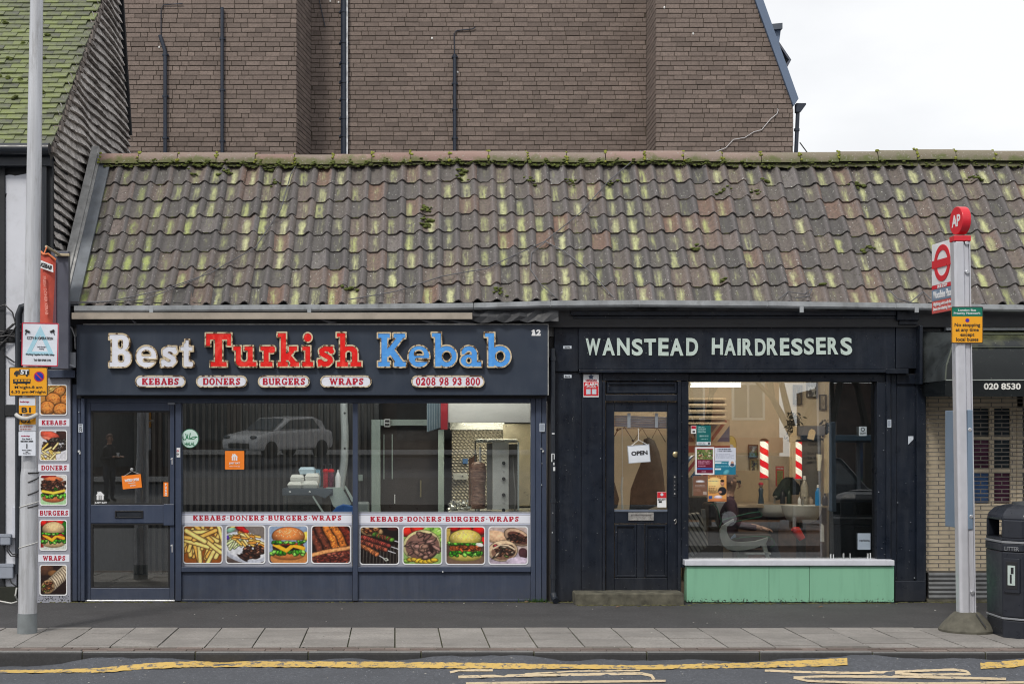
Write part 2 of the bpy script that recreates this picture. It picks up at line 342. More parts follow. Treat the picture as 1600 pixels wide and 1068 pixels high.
# ------------------------------------------------------------------ materials
class NT:
    def __init__(s, name):
        s.m = bpy.data.materials.new(name); s.m.use_nodes = True; s.t = s.m.node_tree; s.b = s.t.nodes['Principled BSDF']; s.o = s.t.nodes['Material Output']
        s._tc = s.N('ShaderNodeTexCoord')
    def N(s, t): return s.t.nodes.new(t)
    def L(s, a, b): s.t.links.new(a, b)
    def set(s, inp, v):
        if isinstance(v, bpy.types.NodeSocket): s.L(v, inp)
        elif hasattr(inp.default_value, '__len__') and not hasattr(v, '__len__'): inp.default_value = (v, v, v, 1) if len(inp.default_value) == 4 else (v, v, v)
        elif hasattr(v, '__len__') and len(v) == 3 and len(inp.default_value) == 4: inp.default_value = (*v, 1)
        else: inp.default_value = v
    def co(s, which='Object', scale=None):
        o = s._tc.outputs[which]
        if scale:
            mp = s.N('ShaderNodeMapping'); mp.inputs['Scale'].default_value = scale if hasattr(scale, '__len__') else (scale,) * 3; s.L(o, mp.inputs[0]); o = mp.outputs[0]
        return o
    def noise(s, scale, detail=4, rough=.55, vec=None, dim=None, dist=0):
        n = s.N('ShaderNodeTexNoise'); n.inputs['Scale'].default_value = scale; n.inputs['Detail'].default_value = detail; n.inputs['Roughness'].default_value = rough; n.inputs['Distortion'].default_value = dist
        s.L(vec or s.co(), n.inputs['Vector']); return n.outputs[0]
    def voro(s, scale, vec=None, out='Distance'):
        n = s.N('ShaderNodeTexVoronoi'); n.inputs['Scale'].default_value = scale; s.L(vec or s.co(), n.inputs['Vector']); return n.outputs[out]
    def math(s, op, a, b=0.0, c=0.0, clamp=False):
        n = s.N('ShaderNodeMath'); n.operation = op; n.use_clamp = clamp; s.set(n.inputs[0], a); s.set(n.inputs[1], b); s.set(n.inputs[2], c); return n.outputs[0]
    def rng(s, v, a, b, c=0.0, d=1.0):
        n = s.N('ShaderNodeMapRange'); n.clamp = True; s.set(n.inputs[0], v); n.inputs[1].default_value = a; n.inputs[2].default_value = b; n.inputs[3].default_value = c; n.inputs[4].default_value = d; return n.outputs[0]
    def mix(s, f, a, b, mode='MIX'):
        n = s.N('ShaderNodeMix'); n.data_type = 'RGBA'; n.blend_type = mode; s.set(n.inputs[0], f); s.set(n.inputs[6], a); s.set(n.inputs[7], b); return n.outputs[2]
    def ramp(s, f, els):
        n = s.N('ShaderNodeValToRGB'); r = n.color_ramp
        while len(r.elements) < len(els): r.elements.new(.5)
        for e_, (p, c) in zip(r.elements, els): e_.position = p; e_.color = (*c, 1) if len(c) == 3 else c
        s.L(f, n.inputs[0]); return n.outputs[0]
    def sep(s, v):
        n = s.N('ShaderNodeSeparateXYZ'); s.L(v, n.inputs[0]); return n.outputs
    def rand(s):
        a_ = s.N('ShaderNodeObjectInfo').outputs['Random']; b_ = s.N('ShaderNodeNewGeometry').outputs['Random Per Island']
        return s.math('FRACT', s.math('ADD', a_, b_))
    def bump(s, hgt, strength=.3, dist=.01):
        n = s.N('ShaderNodeBump'); n.inputs['Strength'].default_value = strength; n.inputs['Distance'].default_value = dist; s.L(hgt, n.inputs['Height']); s.L(n.outputs[0], s.b.inputs['Normal']); return n
    def col(s, c): s.set(s.b.inputs['Base Color'], c); return s
    def rough(s, v): s.set(s.b.inputs['Roughness'], v); return s
_mc = {}
def M(name, c, rough=.5, metal=0, var=.12, scale=3, bump=0, bscale=60, dirt=0, chips=0, spec=None, streak=0):
    if name in _mc: return _mc[name]
    n = NT(name); c = np.array(c, float)
    f = n.noise(scale, 6, .6); k = n.mix(n.rng(f, .3, .7), tuple(np.clip(c * (1 - var), 0, 1)), tuple(np.clip(c * (1 + var), 0, 1)))
    if dirt: k = n.mix(n.math('MULTIPLY', n.rng(n.noise(scale * 2.3, 8, .7), .5, .78), dirt), k, (.05, .045, .035))
    if streak: k = n.mix(n.math('MULTIPLY', n.rng(n.noise(1, 6, .7, n.co('Object', (9, 9, .9))), .46, .74), streak), k, tuple(c * 1.2 + .035)); k = n.mix(n.math('MULTIPLY', n.rng(n.sep(n.co())[2], .0, .45, 1, 0), n.math('MULTIPLY', n.noise(14, 6, .7), streak)), k, (.075, .07, .062))
    if chips: k = n.mix(n.math('GREATER_THAN', n.noise(90, 2, .5), .77 - chips * .05), k, (.55, .55, .53))
    n.col(k); n.rough(n.rng(n.noise(scale * 4, 4), .3, .7, max(rough - .08, .02), min(rough + .1, 1)))
    n.b.inputs['Metallic'].default_value = metal
    if spec is not None: n.b.inputs['Specular IOR Level'].default_value = spec
    if bump: n.bump(n.noise(bscale, 5, .6), bump, .004)
    _mc[name] = n.m; return n.m
def emit(name, c, s):
    if name in _mc: return _mc[name]
    n = NT(name); n.col(c); n.set(n.b.inputs['Emission Color'], c); n.b.inputs['Emission Strength'].default_value = s; _mc[name] = n.m; return n.m
def print_mat():
    n = NT('print'); a_ = n.N('ShaderNodeVertexColor'); a_.layer_name = 'Col'
    n.col(n.mix(1, a_.outputs[0], (.78, .78, .78), 'MULTIPLY')); n.rough(.35); return n.m
def glass_mat(name, refl=.15, tint=(.93, .96, .95)):
    n = NT(name); t = n.N('ShaderNodeBsdfTransparent'); t.inputs[0].default_value = (*tint, 1); g = n.N('ShaderNodeBsdfGlossy'); g.inputs['Roughness'].default_value = .0
    w = n.N('ShaderNodeLayerWeight'); w.inputs[0].default_value = .3; mixn = n.N('ShaderNodeMixShader')
    f = n.math('ADD', n.math('MULTIPLY', w.outputs['Fresnel'], .5), refl, clamp=True)
    n.L(f, mixn.inputs[0]); n.L(t.outputs[0], mixn.inputs[1]); n.L(g.outputs[0], mixn.inputs[2]); n.L(mixn.outputs[0], n.o.inputs[0]); return n.m
PRINT = print_mat()
NAVY = M('navy powder-coated aluminium', (.036, .050, .088), .42, 0, .07, 2, .02, 200, streak=.4)
NAVYD = M('navy riser panel', (.030, .045, .085), .5, 0, .1, 3, .03, 200, .15, streak=.6)
SIGNB = M('dark blue-grey sign board', (.025, .036, .058), .42, 0, .08, 1.2, streak=.18)
BLACKP = M('worn blue-black gloss paint', (.0075, .0115, .0205), .33, 0, .3, 2.5, .2, 22, 0, .15, .35, .35)
BLACK = M('black plastic', (.012, .013, .016), .4)
BLACKM = M('black painted metal', (.016, .02, .028), .35)
WHITE = M('white plastic', (.75, .76, .78), .35, 0, .05)
SILVER = M('grey vinyl panel', (.30, .31, .36), .4, 0, .06, 4)
ALU = M('brushed aluminium', (.62, .63, .66), .38, .85, .06, 6)
STEEL = M('stainless steel', (.55, .55, .53), .3, .9, .08, 5)
GALV = None
WHITEVINYL = M('white vinyl band', (.72, .74, .82), .35, 0, .04)
RED = M('dark red print', (.42, .012, .035), .4, 0, .05)
INK = M('black print', (.02, .02, .022), .5)
ORANGE = M('orange vinyl', (.85, .22, .02), .4, 0, .05)
GLASS = glass_mat('shop window glass', .13)
GLASS2 = glass_mat('barber window glass', .22)
# ================================================================== SETTING: ground, road, pavement, kerb
def asphalt(name, c, speck=.5, sc=120, patch=.25):
    n = NT(name); c = np.array(c); a_ = n.noise(sc, 3, .7); b_ = n.noise(.9, 6, .65); v = n.voro(sc * 1.4)
    k = n.mix(n.rng(a_, .35, .68), tuple(c * (1 - speck)), tuple(c * (1 + speck)))
    k = n.mix(n.math('MULTIPLY', n.rng(b_, .38, .66), patch), k, tuple(c * 1.75)); k = n.mix(n.math('MULTIPLY', n.rng(n.noise(2.3, 6, .7), .47, .62), .65), k, tuple(c * .5))
    k = n.mix(n.math('MULTIPLY', n.rng(n.noise(38, 3, .7), .40, .62), .55), tuple(c * .6), k); k = n.mix(n.rng(n.noise(62, 2, .6), .68, .74), k, tuple(np.clip(c * 3.2, 0, .4))); k = n.mix(n.math('MULTIPLY', n.rng(n.noise(1, 5, .65, n.co('Object', (.5, 3.5, 1))), .5, .68), .5), k, tuple(c * .62))
    n.col(k); n.rough(.85); n.bump(n.math('ADD', v, a_), .5, .006); return n.m
A_ROAD = asphalt('road asphalt', (.105, .113, .132), .55, 90, .3)
A_FOOT = asphalt('footway tarmac', (.072, .071, .075), .45, 130, .8)
A_PATCH = asphalt('dark tarmac', (.06, .062, .07), .6, 80, .3)
structure(MB().box(-900, 900, -900, 1500, -.5, -.34).build('ground', A_ROAD))
KY = -3.47                                                           # kerb face
def road_base(x): return -.055 - .075 * ss(-2.2, -3.7, x) - .03 * ss(5.2, 5.7, x) * ss(6.4, 5.9, x)
def road_z(x, y):
    t = KY - y; hump = .018 * math.sin(x * 1.9 + 1) + .012 * math.sin(x * 4.3) + .008 * math.sin(x * 9.1 + 2)
    return -.125 + (road_base(x) + hump + .125) * (1 - ss(.02, .55, t)) - .0 * t
b = MB(); xs = [-30, -12] + list(np.arange(-6.4, 9.9, .08)) + [14, 30]; ys = [0, .03, .07, .12, .18, .25, .35, .5, .7, 1.0, 1.5, 3, 6, 10.5]
rows = []
for t in ys: rows.append(b.add([(x, KY - t, road_z(x, KY - t) + (random.uniform(-.006, .006) if t < .6 else 0)) for x in xs]))
for r0, r1 in zip(rows, rows[1:]):
    for i in range(len(xs) - 1): b.face((r1 + i, r1 + i + 1, r0 + i + 1, r0 + i))
structure(b.build('road', A_ROAD, smooth=True))
# opposite pavement
structure(MB().box(-40, 40, -24, KY - 10.45, -.3, 0).build('far_pavement', A_FOOT))
# footway
structure(MB().box(-30, 30, -2.02, .35, -.3, 0).build('footway', A_FOOT))
structure(MB().box(-30, 30, KY + .02, -2.02, -.3, -.012).build('paving_bed', M('mossy joint sand', (.055, .058, .030), .95, 0, .4, 9, .3, 80)))
def stone(name, c, var=.12, dark=.5, island=.3):
    n = NT(name); c = np.array(c); r = n.rand()
    k = n.mix(r, tuple(c * (1 - island)), tuple(c * (1 + island))); k = n.mix(n.math('MULTIPLY', n.rng(n.noise(3, 7, .7), .42, .72), dark), k, tuple(c * .55))
    k = n.mix(n.rng(n.noise(150, 2), .4, .7), k, n.mix(1, k, (1.25, 1.25, 1.25), 'MULTIPLY')); k = n.mix(n.math('MULTIPLY', n.rng(n.noise(42, 3, .7), .40, .60, 1, 0), .35), k, tuple(c * .5)); k = n.mix(n.rng(n.voro(5.5), .07, .05, 0, .5), k, tuple(c * .45)); k = n.mix(n.math('MULTIPLY', n.rng(n.noise(1.1, 6, .7), .52, .66), .5), k, tuple(c * .6)); n.col(k); n.rough(.85); n.bump(n.noise(120, 4), .25, .003); return n.m
SLAB = stone('concrete paving slab', (.25, .236, .222), dark=.6, island=.13)
EDGE = stone('edging brick', (.16, .125, .11), dark=.6, island=.3)
KERB = stone('granite kerb', (.17, .17, .168), dark=.55, island=.12)
KFACE = stone('dark kerb face', (.04, .04, .042), dark=.6, island=.2)  # much darker stone for the faces turned to the road
pav = structure(thing('pavement', '', '', (0, -2.7, 0))); del pav['category']; del pav['label']
SK = math.tan(R(1.85)); SW = .3895
def skew(x, y): return x - (y + 2.02) * SK
slab_me = {}
x = -.421 - SW * 16; ci = 0
while x < 9.8:
    off = (0, .2, .1, .28, .05)[ci % 5] * .9; y0 = -2.02; d = .385 - off if off else .385
    while y0 > -3.22:
        y1 = max(y0 - d, -3.22)
        if y0 - y1 > .05:
            g = .006; b = MB(); zz = random.uniform(-.003, .003); tl = random.uniform(-.003, .003)
            pts = [(skew(x + g, y1 + .002), y1 + .002), (skew(x + SW - g, y1 + .002), y1 + .002), (skew(x + SW - g, y0 - .002), y0 - .002), (skew(x + g, y0 - .002), y0 - .002)]
            b.prism_z(pts, -.05, zz); o = b.build('paving_slab', SLAB, pav)
        y0 = y1; d = .385
    x += SW; ci += 1
pat = [(-3.225, -3.315), (-3.322, -3.412)]
eb = []
for r, (ya, yb) in enumerate(pat):
    x = -6.4 + r * .1
    while x < 9.8:
        L_ = .212; MB().box(x + .003, x + L_ - .003, yb + .002, ya - .002, -.05, random.uniform(-.006, .002)).build('edging_brick', EDGE, pav); x += L_
krb = structure(thing('kerb', '', '', (0, KY, 0))); del krb['category']; del krb['label']
x = -6.5
while x < 9.8:
    L_ = .905; zz = random.uniform(-.006, .003); r = .02
    sec = [(KY, -.25), (KY, zz - r), (KY + .006, zz - .006), (KY + r, zz), (KY + .052, zz), (KY + .055, -.25)]
    b = MB().prism_x([(p[0], p[1]) for p in reversed(sec)], x + .006, x + L_ - .006); me = b.mesh('kerb_stone', [KERB, KFACE])
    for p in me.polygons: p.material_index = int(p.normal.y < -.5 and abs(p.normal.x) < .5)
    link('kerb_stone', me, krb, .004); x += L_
# painted lines, laid as sheets on the road
def worn(name, c, thr=.62):
    n = NT(name); n.col(n.mix(n.rng(n.noise(13, 9, .8), thr - .08, thr - .02), n.mix(n.noise(4, 5), c, tuple(np.array(c) * .75)), (.11, .112, .12))); n.rough(.7); n.bump(n.noise(90), .3, .004); return n.m
YEL = worn('yellow road paint', (.62, .42, .12), .60); CRM = worn('faded cream road paint', (.62, .50, .33), .63)
def ground_at(px, py):
    for D in np.arange(9.6, 11.6, .008):                              # walk along the sight line until it meets the road
        y = D - CAM_D; x_ = X(px, y); z = CAM_H - (py - HY) / FPX * D
        if z <= road_z(x_, min(y, KY)): break
    return x_, y, z
def stripe(name, pts, wpx, m, jag=.6):
    b = MB(); top, bot = [], []; P = []
    for (x0, y0), (x1, y1) in zip(pts, pts[1:]):
        k = max(2, int(math.hypot(x1 - x0, y1 - y0) / 5)); P += [(x0 + (x1 - x0) * i / k, y0 + (y1 - y0) * i / k) for i in range(k)]
    P.append(pts[-1])
    for i, (px, py) in enumerate(P):
        a_, b_ = P[max(i - 1, 0)], P[min(i + 1, len(P) - 1)]; tx, ty = b_[0] - a_[0], b_[1] - a_[1]; l = math.hypot(tx, ty) or 1
        w = wpx(i / (len(P) - 1)) if callable(wpx) else wpx; nx, ny = -ty / l, tx / l
        for s, L_ in ((-1, top), (1, bot)):
            q = ground_at(px + nx * s * w / 2 * 1.2, max(py + ny * s * w / 2 + random.uniform(-jag, jag), 1024)); L_.append((q[0], q[1], road_z(q[0], min(q[1], KY)) + .006))
    t = b.add(top); s = b.add(bot)
    for i in range(len(P) - 1): b.face((s + i, s + i + 1, t + i + 1, t + i))
    return structure(b.build(name, m))
stripe('road_line', [(-120, 1050), (60, 1049), (150, 1048), (172, 1046), (230, 1041), (300, 1038), (430, 1038), (620, 1039), (800, 1041), (1000, 1043), (1100, 1041), (1200, 1039), (1324, 1034)], lambda t: 4.5 + 4.5 * ss(.12, .25, t) - 2.5 * ss(.62, .72, t) * ss(.95, .8, t) + 2 * ss(.9, 1, t), YEL, .55)
stripe('road_line', [(1532, 1041), (1600, 1036), (1720, 1034)], 10, YEL, .8)
for pts, w in (([(703, 1051), (716, 1048), (770, 1047.5)], 3), ([(716, 1058), (800, 1056), (1002, 1052.5), (1018, 1056), (1022, 1062)], 4), ([(728, 1068), (860, 1066), (1040, 1064)], 3.5), ([(820, 1053), (900, 1049), (1000, 1048)], 2),
               ([(1195, 1048), (1260, 1050.5), (1350, 1052), (1420, 1049), (1490, 1046.5), (1510, 1049), (1516, 1053.5), (1440, 1054.5), (1360, 1050)], 3.4), ([(1240, 1059), (1285, 1057), (1420, 1057.5), (1572, 1061)], 3.6), ([(1240, 1059), (1262, 1064), (1330, 1066.5), (1450, 1068), (1620, 1066)], 3.4)):
    stripe('road_lettering', pts, w, CRM, .1)

# ================================================================== BRICK BLOCK BEHIND
def brick_mat(name, c, var, mort=False):
    n = NT(name); c = np.array(c); r = n.rand()
    k = n.ramp(r, [(0, tuple(c * (1 - var * 1.6))), (.2, tuple(c * (1 - var * .5))), (.6, tuple(c)), (.9, tuple(c * (1 + var * .6))), (1, tuple(c * (1 + var * 1.5)))])
    k = n.mix(n.math('MULTIPLY', n.rng(n.noise(.7, 5), .4, .7), .3), k, tuple(c * .62)); k = n.mix(n.math('MULTIPLY', n.rng(n.noise(38, 4, .7), .40, .66), .5), k, tuple(c * .45))
    n.col(k); n.rough(.92); n.bump(n.noise(110, 4), .5, .006); return n.m
BRK = brick_mat('brown brick', (.218, .172, .15), .17); MORT = M('brown mortar', (.085, .066, .05), .95, 0, .4, 6, .3, 120)
YB, YF = 8.8, 7.8
bb = thing('apartment_block', 'tall brown brick block rising behind the tiled shop roof', 'building', (0, 9, 0))
XL0, XL1, XM0, XM1, XR0, XR1 = X(150, YF), X(463, YF), X(486, YB), X(1010, YB), X(1025, YF), X(1240, YF)
ZT, ZB = 10.2, 4.2
zk, xk = Z(163, YF), X(1180, YF); slope = (XR1 - xk) / (Z(0, YF) - zk)   # the gable line leans in above the hopper
def xr(z): return XR1 - max(0, z - zk) * slope
wl = MB(); m_ = .010
wl.box(XL0, XL1 - m_, YF + m_, YB + 3, 0, ZT); wl.box(XL1 - m_, XM0 + .3, YB + m_, YB + 3, 0, ZT); wl.box(XM0 + .3, XM1 - .0, YB + m_, YB + 3, 0, ZT)
wl.prism([(XM0 + (XM1 - XM0), 0), (XR1 - m_, 0), (XR1 - m_, zk), (xr(ZT) - m_, ZT), (XM1, ZT)], YB + m_ + .004, YB + 3)
wl.prism([(XR0 + m_, 0), (XR1 - m_, 0), (XR1 - m_, zk), (xr(ZT) - m_, ZT), (XR0 + m_, ZT)], YF + m_, YB + .012)
wl.prism_z([(XL1 - m_, YF + m_), (XM0 - m_, YB + m_), (XL1 - m_, YB + m_)], 0, ZT)
wl.build('wall', MORT, bb)
bricks = []                                                          # (distance key, centre, length, face turn)
CH = .0752; zrow = ZB; ri = 0
def lay(p0, p1, z, start, lim=None):
    dx, dy = p1[0] - p0[0], p1[1] - p0[1]; L_ = math.hypot(dx, dy); ang = math.atan2(dy, dx); s = -start
    while s < L_:
        ln = random.choice((.225, .225, .225, .225, .225, .225, .225, .1125)); a_, b_ = max(s, 0) + .005, min(s + ln, L_) - .005
        if b_ - a_ > .03: bricks.append((p0[0] + dx / L_ * (a_ + b_) / 2, p0[1] + dy / L_ * (a_ + b_) / 2, z, b_ - a_, ang))
        s += ln
while zrow < ZT - .1:
    st = random.uniform(0, .22)
    lay((XL0, YF), (XL1, YF), zrow, st); lay((XM0, YB), (XM1, YB), zrow, random.uniform(0, .22)); lay((XR0, YF), (xr(zrow + CH) + .0, YF), zrow, random.uniform(0, .22))
    lay((XL1, YF), (XM0, YB), zrow, .1 * (ri % 2)); lay((XM1, YB), (XR0, YF), zrow, .1 * (ri % 2)); zrow += CH; ri += 1
def brick_verts(b_):
    x_, y_, z_, ln, ang = b_; jz = random.uniform(-.0025, .0025); pr = random.uniform(0, .004); ca, sa = math.cos(ang), math.sin(ang); out = []
    for (u, w, t) in ((-1, 0, 0), (1, 0, 0), (1, 1, 0), (-1, 1, 0), (-1, 0, 1), (1, 0, 1), (1, 1, 1), (-1, 1, 1)):
        lx = u * ln / 2; ly = (w * .03 - pr); out.append((x_ + lx * ca - ly * sa, y_ + lx * sa + ly * ca, z_ + jz + t * (CH - .0115)))
    return out
QF = ((0, 3, 2, 1), (4, 5, 6, 7), (0, 1, 5, 4), (1, 2, 6, 5), (3, 0, 4, 7))
vis = lambda b_: b_[2] > Z(248, b_[1]) - .03 and b_[2] < Z(-6, b_[1])
order = sorted(bricks, key=lambda b_: (not (vis(b_) and b_[3] > .2 and abs(b_[4]) < .1), b_[1], b_[2]))
rest = MB()
for i, b_ in enumerate(order):
    v = brick_verts(b_)
    if i < 298:
        q = MB(); q.add(v); [q.face(f) for f in QF]; q.build('brick', BRK, bb)
    else:
        n0 = rest.add(v); [rest.face(tuple(n0 + k for k in f)) for f in QF]
rest.build('brickwork', BRK, bb, kind='stuff')
# pipes and wires fixed to the block
PIPE = M('blue-black pipe', (.018, .026, .045), .35, 0, .15, 4)
def pipe(pts, r, y, joints=()):
    b = MB(); P = [(X(px, y), y, Z(py, y)) for px, py in pts]; b.tube(P, r, 10)
    for py in joints:
        px = np.interp(py, [p[1] for p in pts], [p[0] for p in pts]); c = (X(px, y), y, Z(py, y)); b.tube([(c[0], y, c[2] - .02), (c[0], y, c[2] + .02)], r * 1.2, 10); b.box(c[0] - r * 1.7, c[0] + r * 1.7, y + r * .6, y + r + .02, c[2] - .012, c[2] + .012)
    return b.build('downpipe', PIPE, bb, smooth=40)
yp = YF - .05
pipe([(250, 55), (252, 62), (258, 80), (258, 320)], .03, yp, (85, 150, 215)); pipe([(347, 12), (347, 320)], .027, yp, (60, 140, 220))
yq = YB - .05
pipe([(537, -60), (537, 320)], .048, yq, (18, 66, 98, 128, 155, 184, 212)); pipe([(710.5, 85), (710.5, 320)], .03, yq, (88, 130, 170, 215))
MB().box(X(541.5, yq), X(543.6, yq), yq - .03, yq + .03, Z(250, yq), Z(-60, yq)).build('pipe_strip', M('white dotted strip', (.55, .57, .6), .5, 0, .4, 12), bb)
wb = MB(); wb.tube([(X(251, yp), yp + .03, Z(52, yp)), (X(251, yp), yp + .03, Z(14, yp)), (X(255, yp), yp + .03, Z(7, yp)), (X(285, yp), yp + .02, Z(5, yp))], .008, 6)
wb.tube([(X(710, yq), yq + .03, Z(84, yq)), (X(709.5, yq), yq + .03, Z(52, yq)), (X(714, yq), yq + .03, Z(47, yq)), (X(738, yq), yq + .02, Z(45, yq)), (X(743, yq), yq + .02, Z(42, yq))], .009, 6)
wb.tube([(X(494, yq), yq + .03, Z(-20, yq)), (X(508, yq), yq + .03, Z(42, yq))], .007, 6); wb.build('overflow_pipe', PIPE, bb, smooth=40)
dots = MB()
for px, py, y in ((249, 74, YF), (529, 4, YB), (516, 2, YB), (715, 113, YB), (675, 60, YB), (1038, 12, YF), (1083, 53, YF)): dots.ball((X(px, y), y - .006, Z(py, y)), (.016, .008, .02), 8, 5)
dots.build('wall_plugs', M('white filler', (.7, .7, .68), .7), bb, kind='stuff')
# mansard edge, dormer, hopper on the right gable
SLATE = M('blue-grey metal verge', (.12, .165, .25), .5, 0, .08, 2)
def gz(px, py): return (X(px, YF - .06), Z(py, YF - .06))
MB().prism([gz(1240, 166), gz(1248, 154), gz(1188, -14), gz(1175, -14)], YF - .06, YF + 1.0).build('roof_verge', SLATE, bb, bev=.006)
MB().prism([(XR1, zk + .05), (XR1 + .1, zk + .1), (xr(ZT) + .1, ZT), (xr(ZT), ZT)], YF + 1.0, YB + 3).build('mansard_roof', SLATE, bb)
yd = YF + 1.4
dz = lambda px, py: (X(px, yd), Z(py, yd))
MB().prism([dz(1196, 92), dz(1214, 92), dz(1219, 56), dz(1221, 40), dz(1196, 40)], yd, yd + 1.2).build('dormer_cheek', SLATE, bb, bev=.005)
MB().prism([dz(1190, 50), dz(1221, 47), dz(1221, 38), dz(1190, 41)], yd - .08, yd + 1.3).build('dormer_roof', M('dark lead', (.07, .085, .11), .5), bb)
df = MB().ring([dz(1217, 66), dz(1236, 94), dz(1229, 107), dz(1213, 92)], [dz(1219, 74), dz(1232.5, 94), dz(1227.5, 101), dz(1216.5, 88)], yd - .02, yd + 1.1).build('dormer_window', M('dark window frame', (.09, .1, .13), .4), bb)
MB().prism([dz(1219.5, 75), dz(1232, 94), dz(1227.5, 100), dz(1217, 88)], yd + .4, yd + .42).build('pane', GLASS, df)
b = MB(); yh = YF + .05
b.prism([(X(1243, yh), Z(176, yh)), (X(1250, yh), Z(176, yh)), (X(1258, yh), Z(165, yh)), (X(1258, yh), Z(162.5, yh)), (X(1243, yh), Z(162.5, yh))], yh - .06, yh + .06)
b.tube([(X(1246.5, yh), yh, Z(176, yh)), (X(1243.5, yh), yh, Z(245, yh)), (X(1243, yh), yh, Z(320, yh))], .032, 10); b.tube([(X(1245, yh), yh, Z(201, yh)), (X(1245, yh), yh, Z(205, yh))], .045, 10)
b.build('gutter_hopper', PIPE, bb, smooth=40)
cab = MB(); cy = YF - .02; cab.tube([(X(px, cy), cy, Z(py, cy)) for px, py in ((1108, 252), (1116, 238), (1134, 231), (1146, 218), (1164, 215), (1178, 206), (1190, 203), (1204, 186), (1214, 178), (1216, 172), (1214.5, 170))], .0055, 6)
cab.build('cable', M('white cable', (.6, .6, .62), .5), bb, smooth=40)

# ================================================================== HOUSE ON THE LEFT: tiled roof, tile-hung gable, black and white front
lh = thing('timbered_house', 'black and white house with mossy tiled roof and grey tile-hung gable', 'house', (-6, 1, 0))
GX = -4.05; BLKT = M('black timber', (.012, .014, .018), .6, 0, .3, 4, .25, 50)
RENDER = M('painted white render', (.60, .62, .68), .8, 0, .07, 2, .15, 40, .22)
ROOFA = math.atan2(Z(0, 2.19) - Z(225, 0), 2.19); EZ = Z(226, -.12)
def tile_mat(name, c, moss, mcol, thr=.5):
    n = NT(name); c = np.array(c); r = n.rand(); k = n.mix(r, tuple(c * .72), tuple(c * 1.25)); k = n.mix(n.rng(n.noise(40, 5), .4, .7), k, tuple(c * .6))
    f = n.math('ADD', n.noise(.55, 3), n.math('MULTIPLY', r, .16)); f = n.math('ADD', f, n.math('MULTIPLY', n.noise(14, 5, .7), .35))
    k = n.mix(n.math('MULTIPLY', n.rng(f, thr + .05, thr + .38), moss), k, mcol); k = n.mix(n.rng(n.noise(55, 2), .70, .74), k, (.42, .44, .38)); n.col(k); n.rough(.9); n.bump(n.noise(70, 5), .4, .004); return n.m
LTILE = tile_mat('mossy plain tile', (.135, .138, .132), .92, (.20, .245, .065), .52)
b = MB(); b.prism_x([(-.1, EZ - .05), (3.15, EZ - .05 + 3.25 * math.tan(ROOFA)), (3.7, Z(212, 3.6)), (3.7, 3), (.1, 3), (.1, EZ - .16)], -7.5, GX - .06); b.build('roof_deck', M('roof batten', (.04, .035, .03), .9), lh)
ptile = []
for j in range(2):
    q = MB(); w = .162; q.add([(0, 0, 0), (w, 0, .002 * (j + 1)), (w, .22, 0), (0, .22, 0), (0, 0, .017), (w, 0, .019 + .003 * j), (w, .22, .013), (0, .22, .013)]); [q.face(f) for f in ((0, 1, 5, 4), (4, 5, 6, 7), (1, 2, 6, 5), (3, 0, 4, 7))]
    ptile.append(q.mesh('roof_tile', LTILE))
roof = structure(thing('roof', '', '', (0, 0, 0))); del roof['kind']; del roof['label']; del roof['category']; roof.parent = lh; roof.matrix_parent_inverse = Matrix.Translation(-abs_loc(lh))
cnt = 0; extra = MB()
for r in range(46):
    yy = -.16 + r * .1 * math.cos(ROOFA); zz = EZ + (yy + .12) * math.tan(ROOFA) + .02
    x = GX - .165 - (r % 2) * .08 + .0
    x = GX + .03 - .165 - (.0825 if r % 2 else 0)
    while x > -6.6:
        zo = random.uniform(-.003, .004) + .008 * math.sin(x * 2 + r * .3); lo = random.uniform(-.008, .008)
        if x > X(-20, yy) and zz < Z(-12, yy) and cnt < 298:
            o = link('roof_tile', ptile[random.random() < .4], roof, local=True); o.location = (x, yy + lo, zz + zo); o.rotation_euler = (ROOFA - .11, random.uniform(-.012, .012), random.uniform(-.015, .015)); cnt += 1
        else:
            mt = Matrix.Translation((x, yy + lo, zz + zo)) @ Matrix.Rotation(ROOFA - .11, 4, 'X'); n0 = extra.add([mt @ Vector(p.co) for p in ptile[0].vertices])
            for f in ((0, 1, 5, 4), (4, 5, 6, 7), (1, 2, 6, 5), (3, 0, 4, 7)): extra.face(tuple(n0 + k for k in f))
        x -= .165
extra.build('roof_tiles_beyond', LTILE, roof, kind='stuff')
# small moss cushions on that roof
ms = MB()
for px, py in ((35, 73), (34, 130), (3, 124), (11, 128), (15, 97), (24, 158), (66, 150), (60, 115), (52, 84), (70, 96), (8, 40), (75, 60)):
    yy = 1.0
    for _ in range(8): zt = Z(py, yy); yy = -.12 + (zt - EZ) / math.tan(ROOFA)
    for _ in range(3): ms.ball((X(px + random.uniform(-3, 3), yy), yy - .02, zt + .035 + random.uniform(-.015, .015)), (.026, .02, .016), 7, 5, 0, .25)
MOSS = M('green moss', (.085, .105, .022), .95, 0, .5, 20, .6, 160); ms.build('moss', MOSS, roof, kind='stuff')
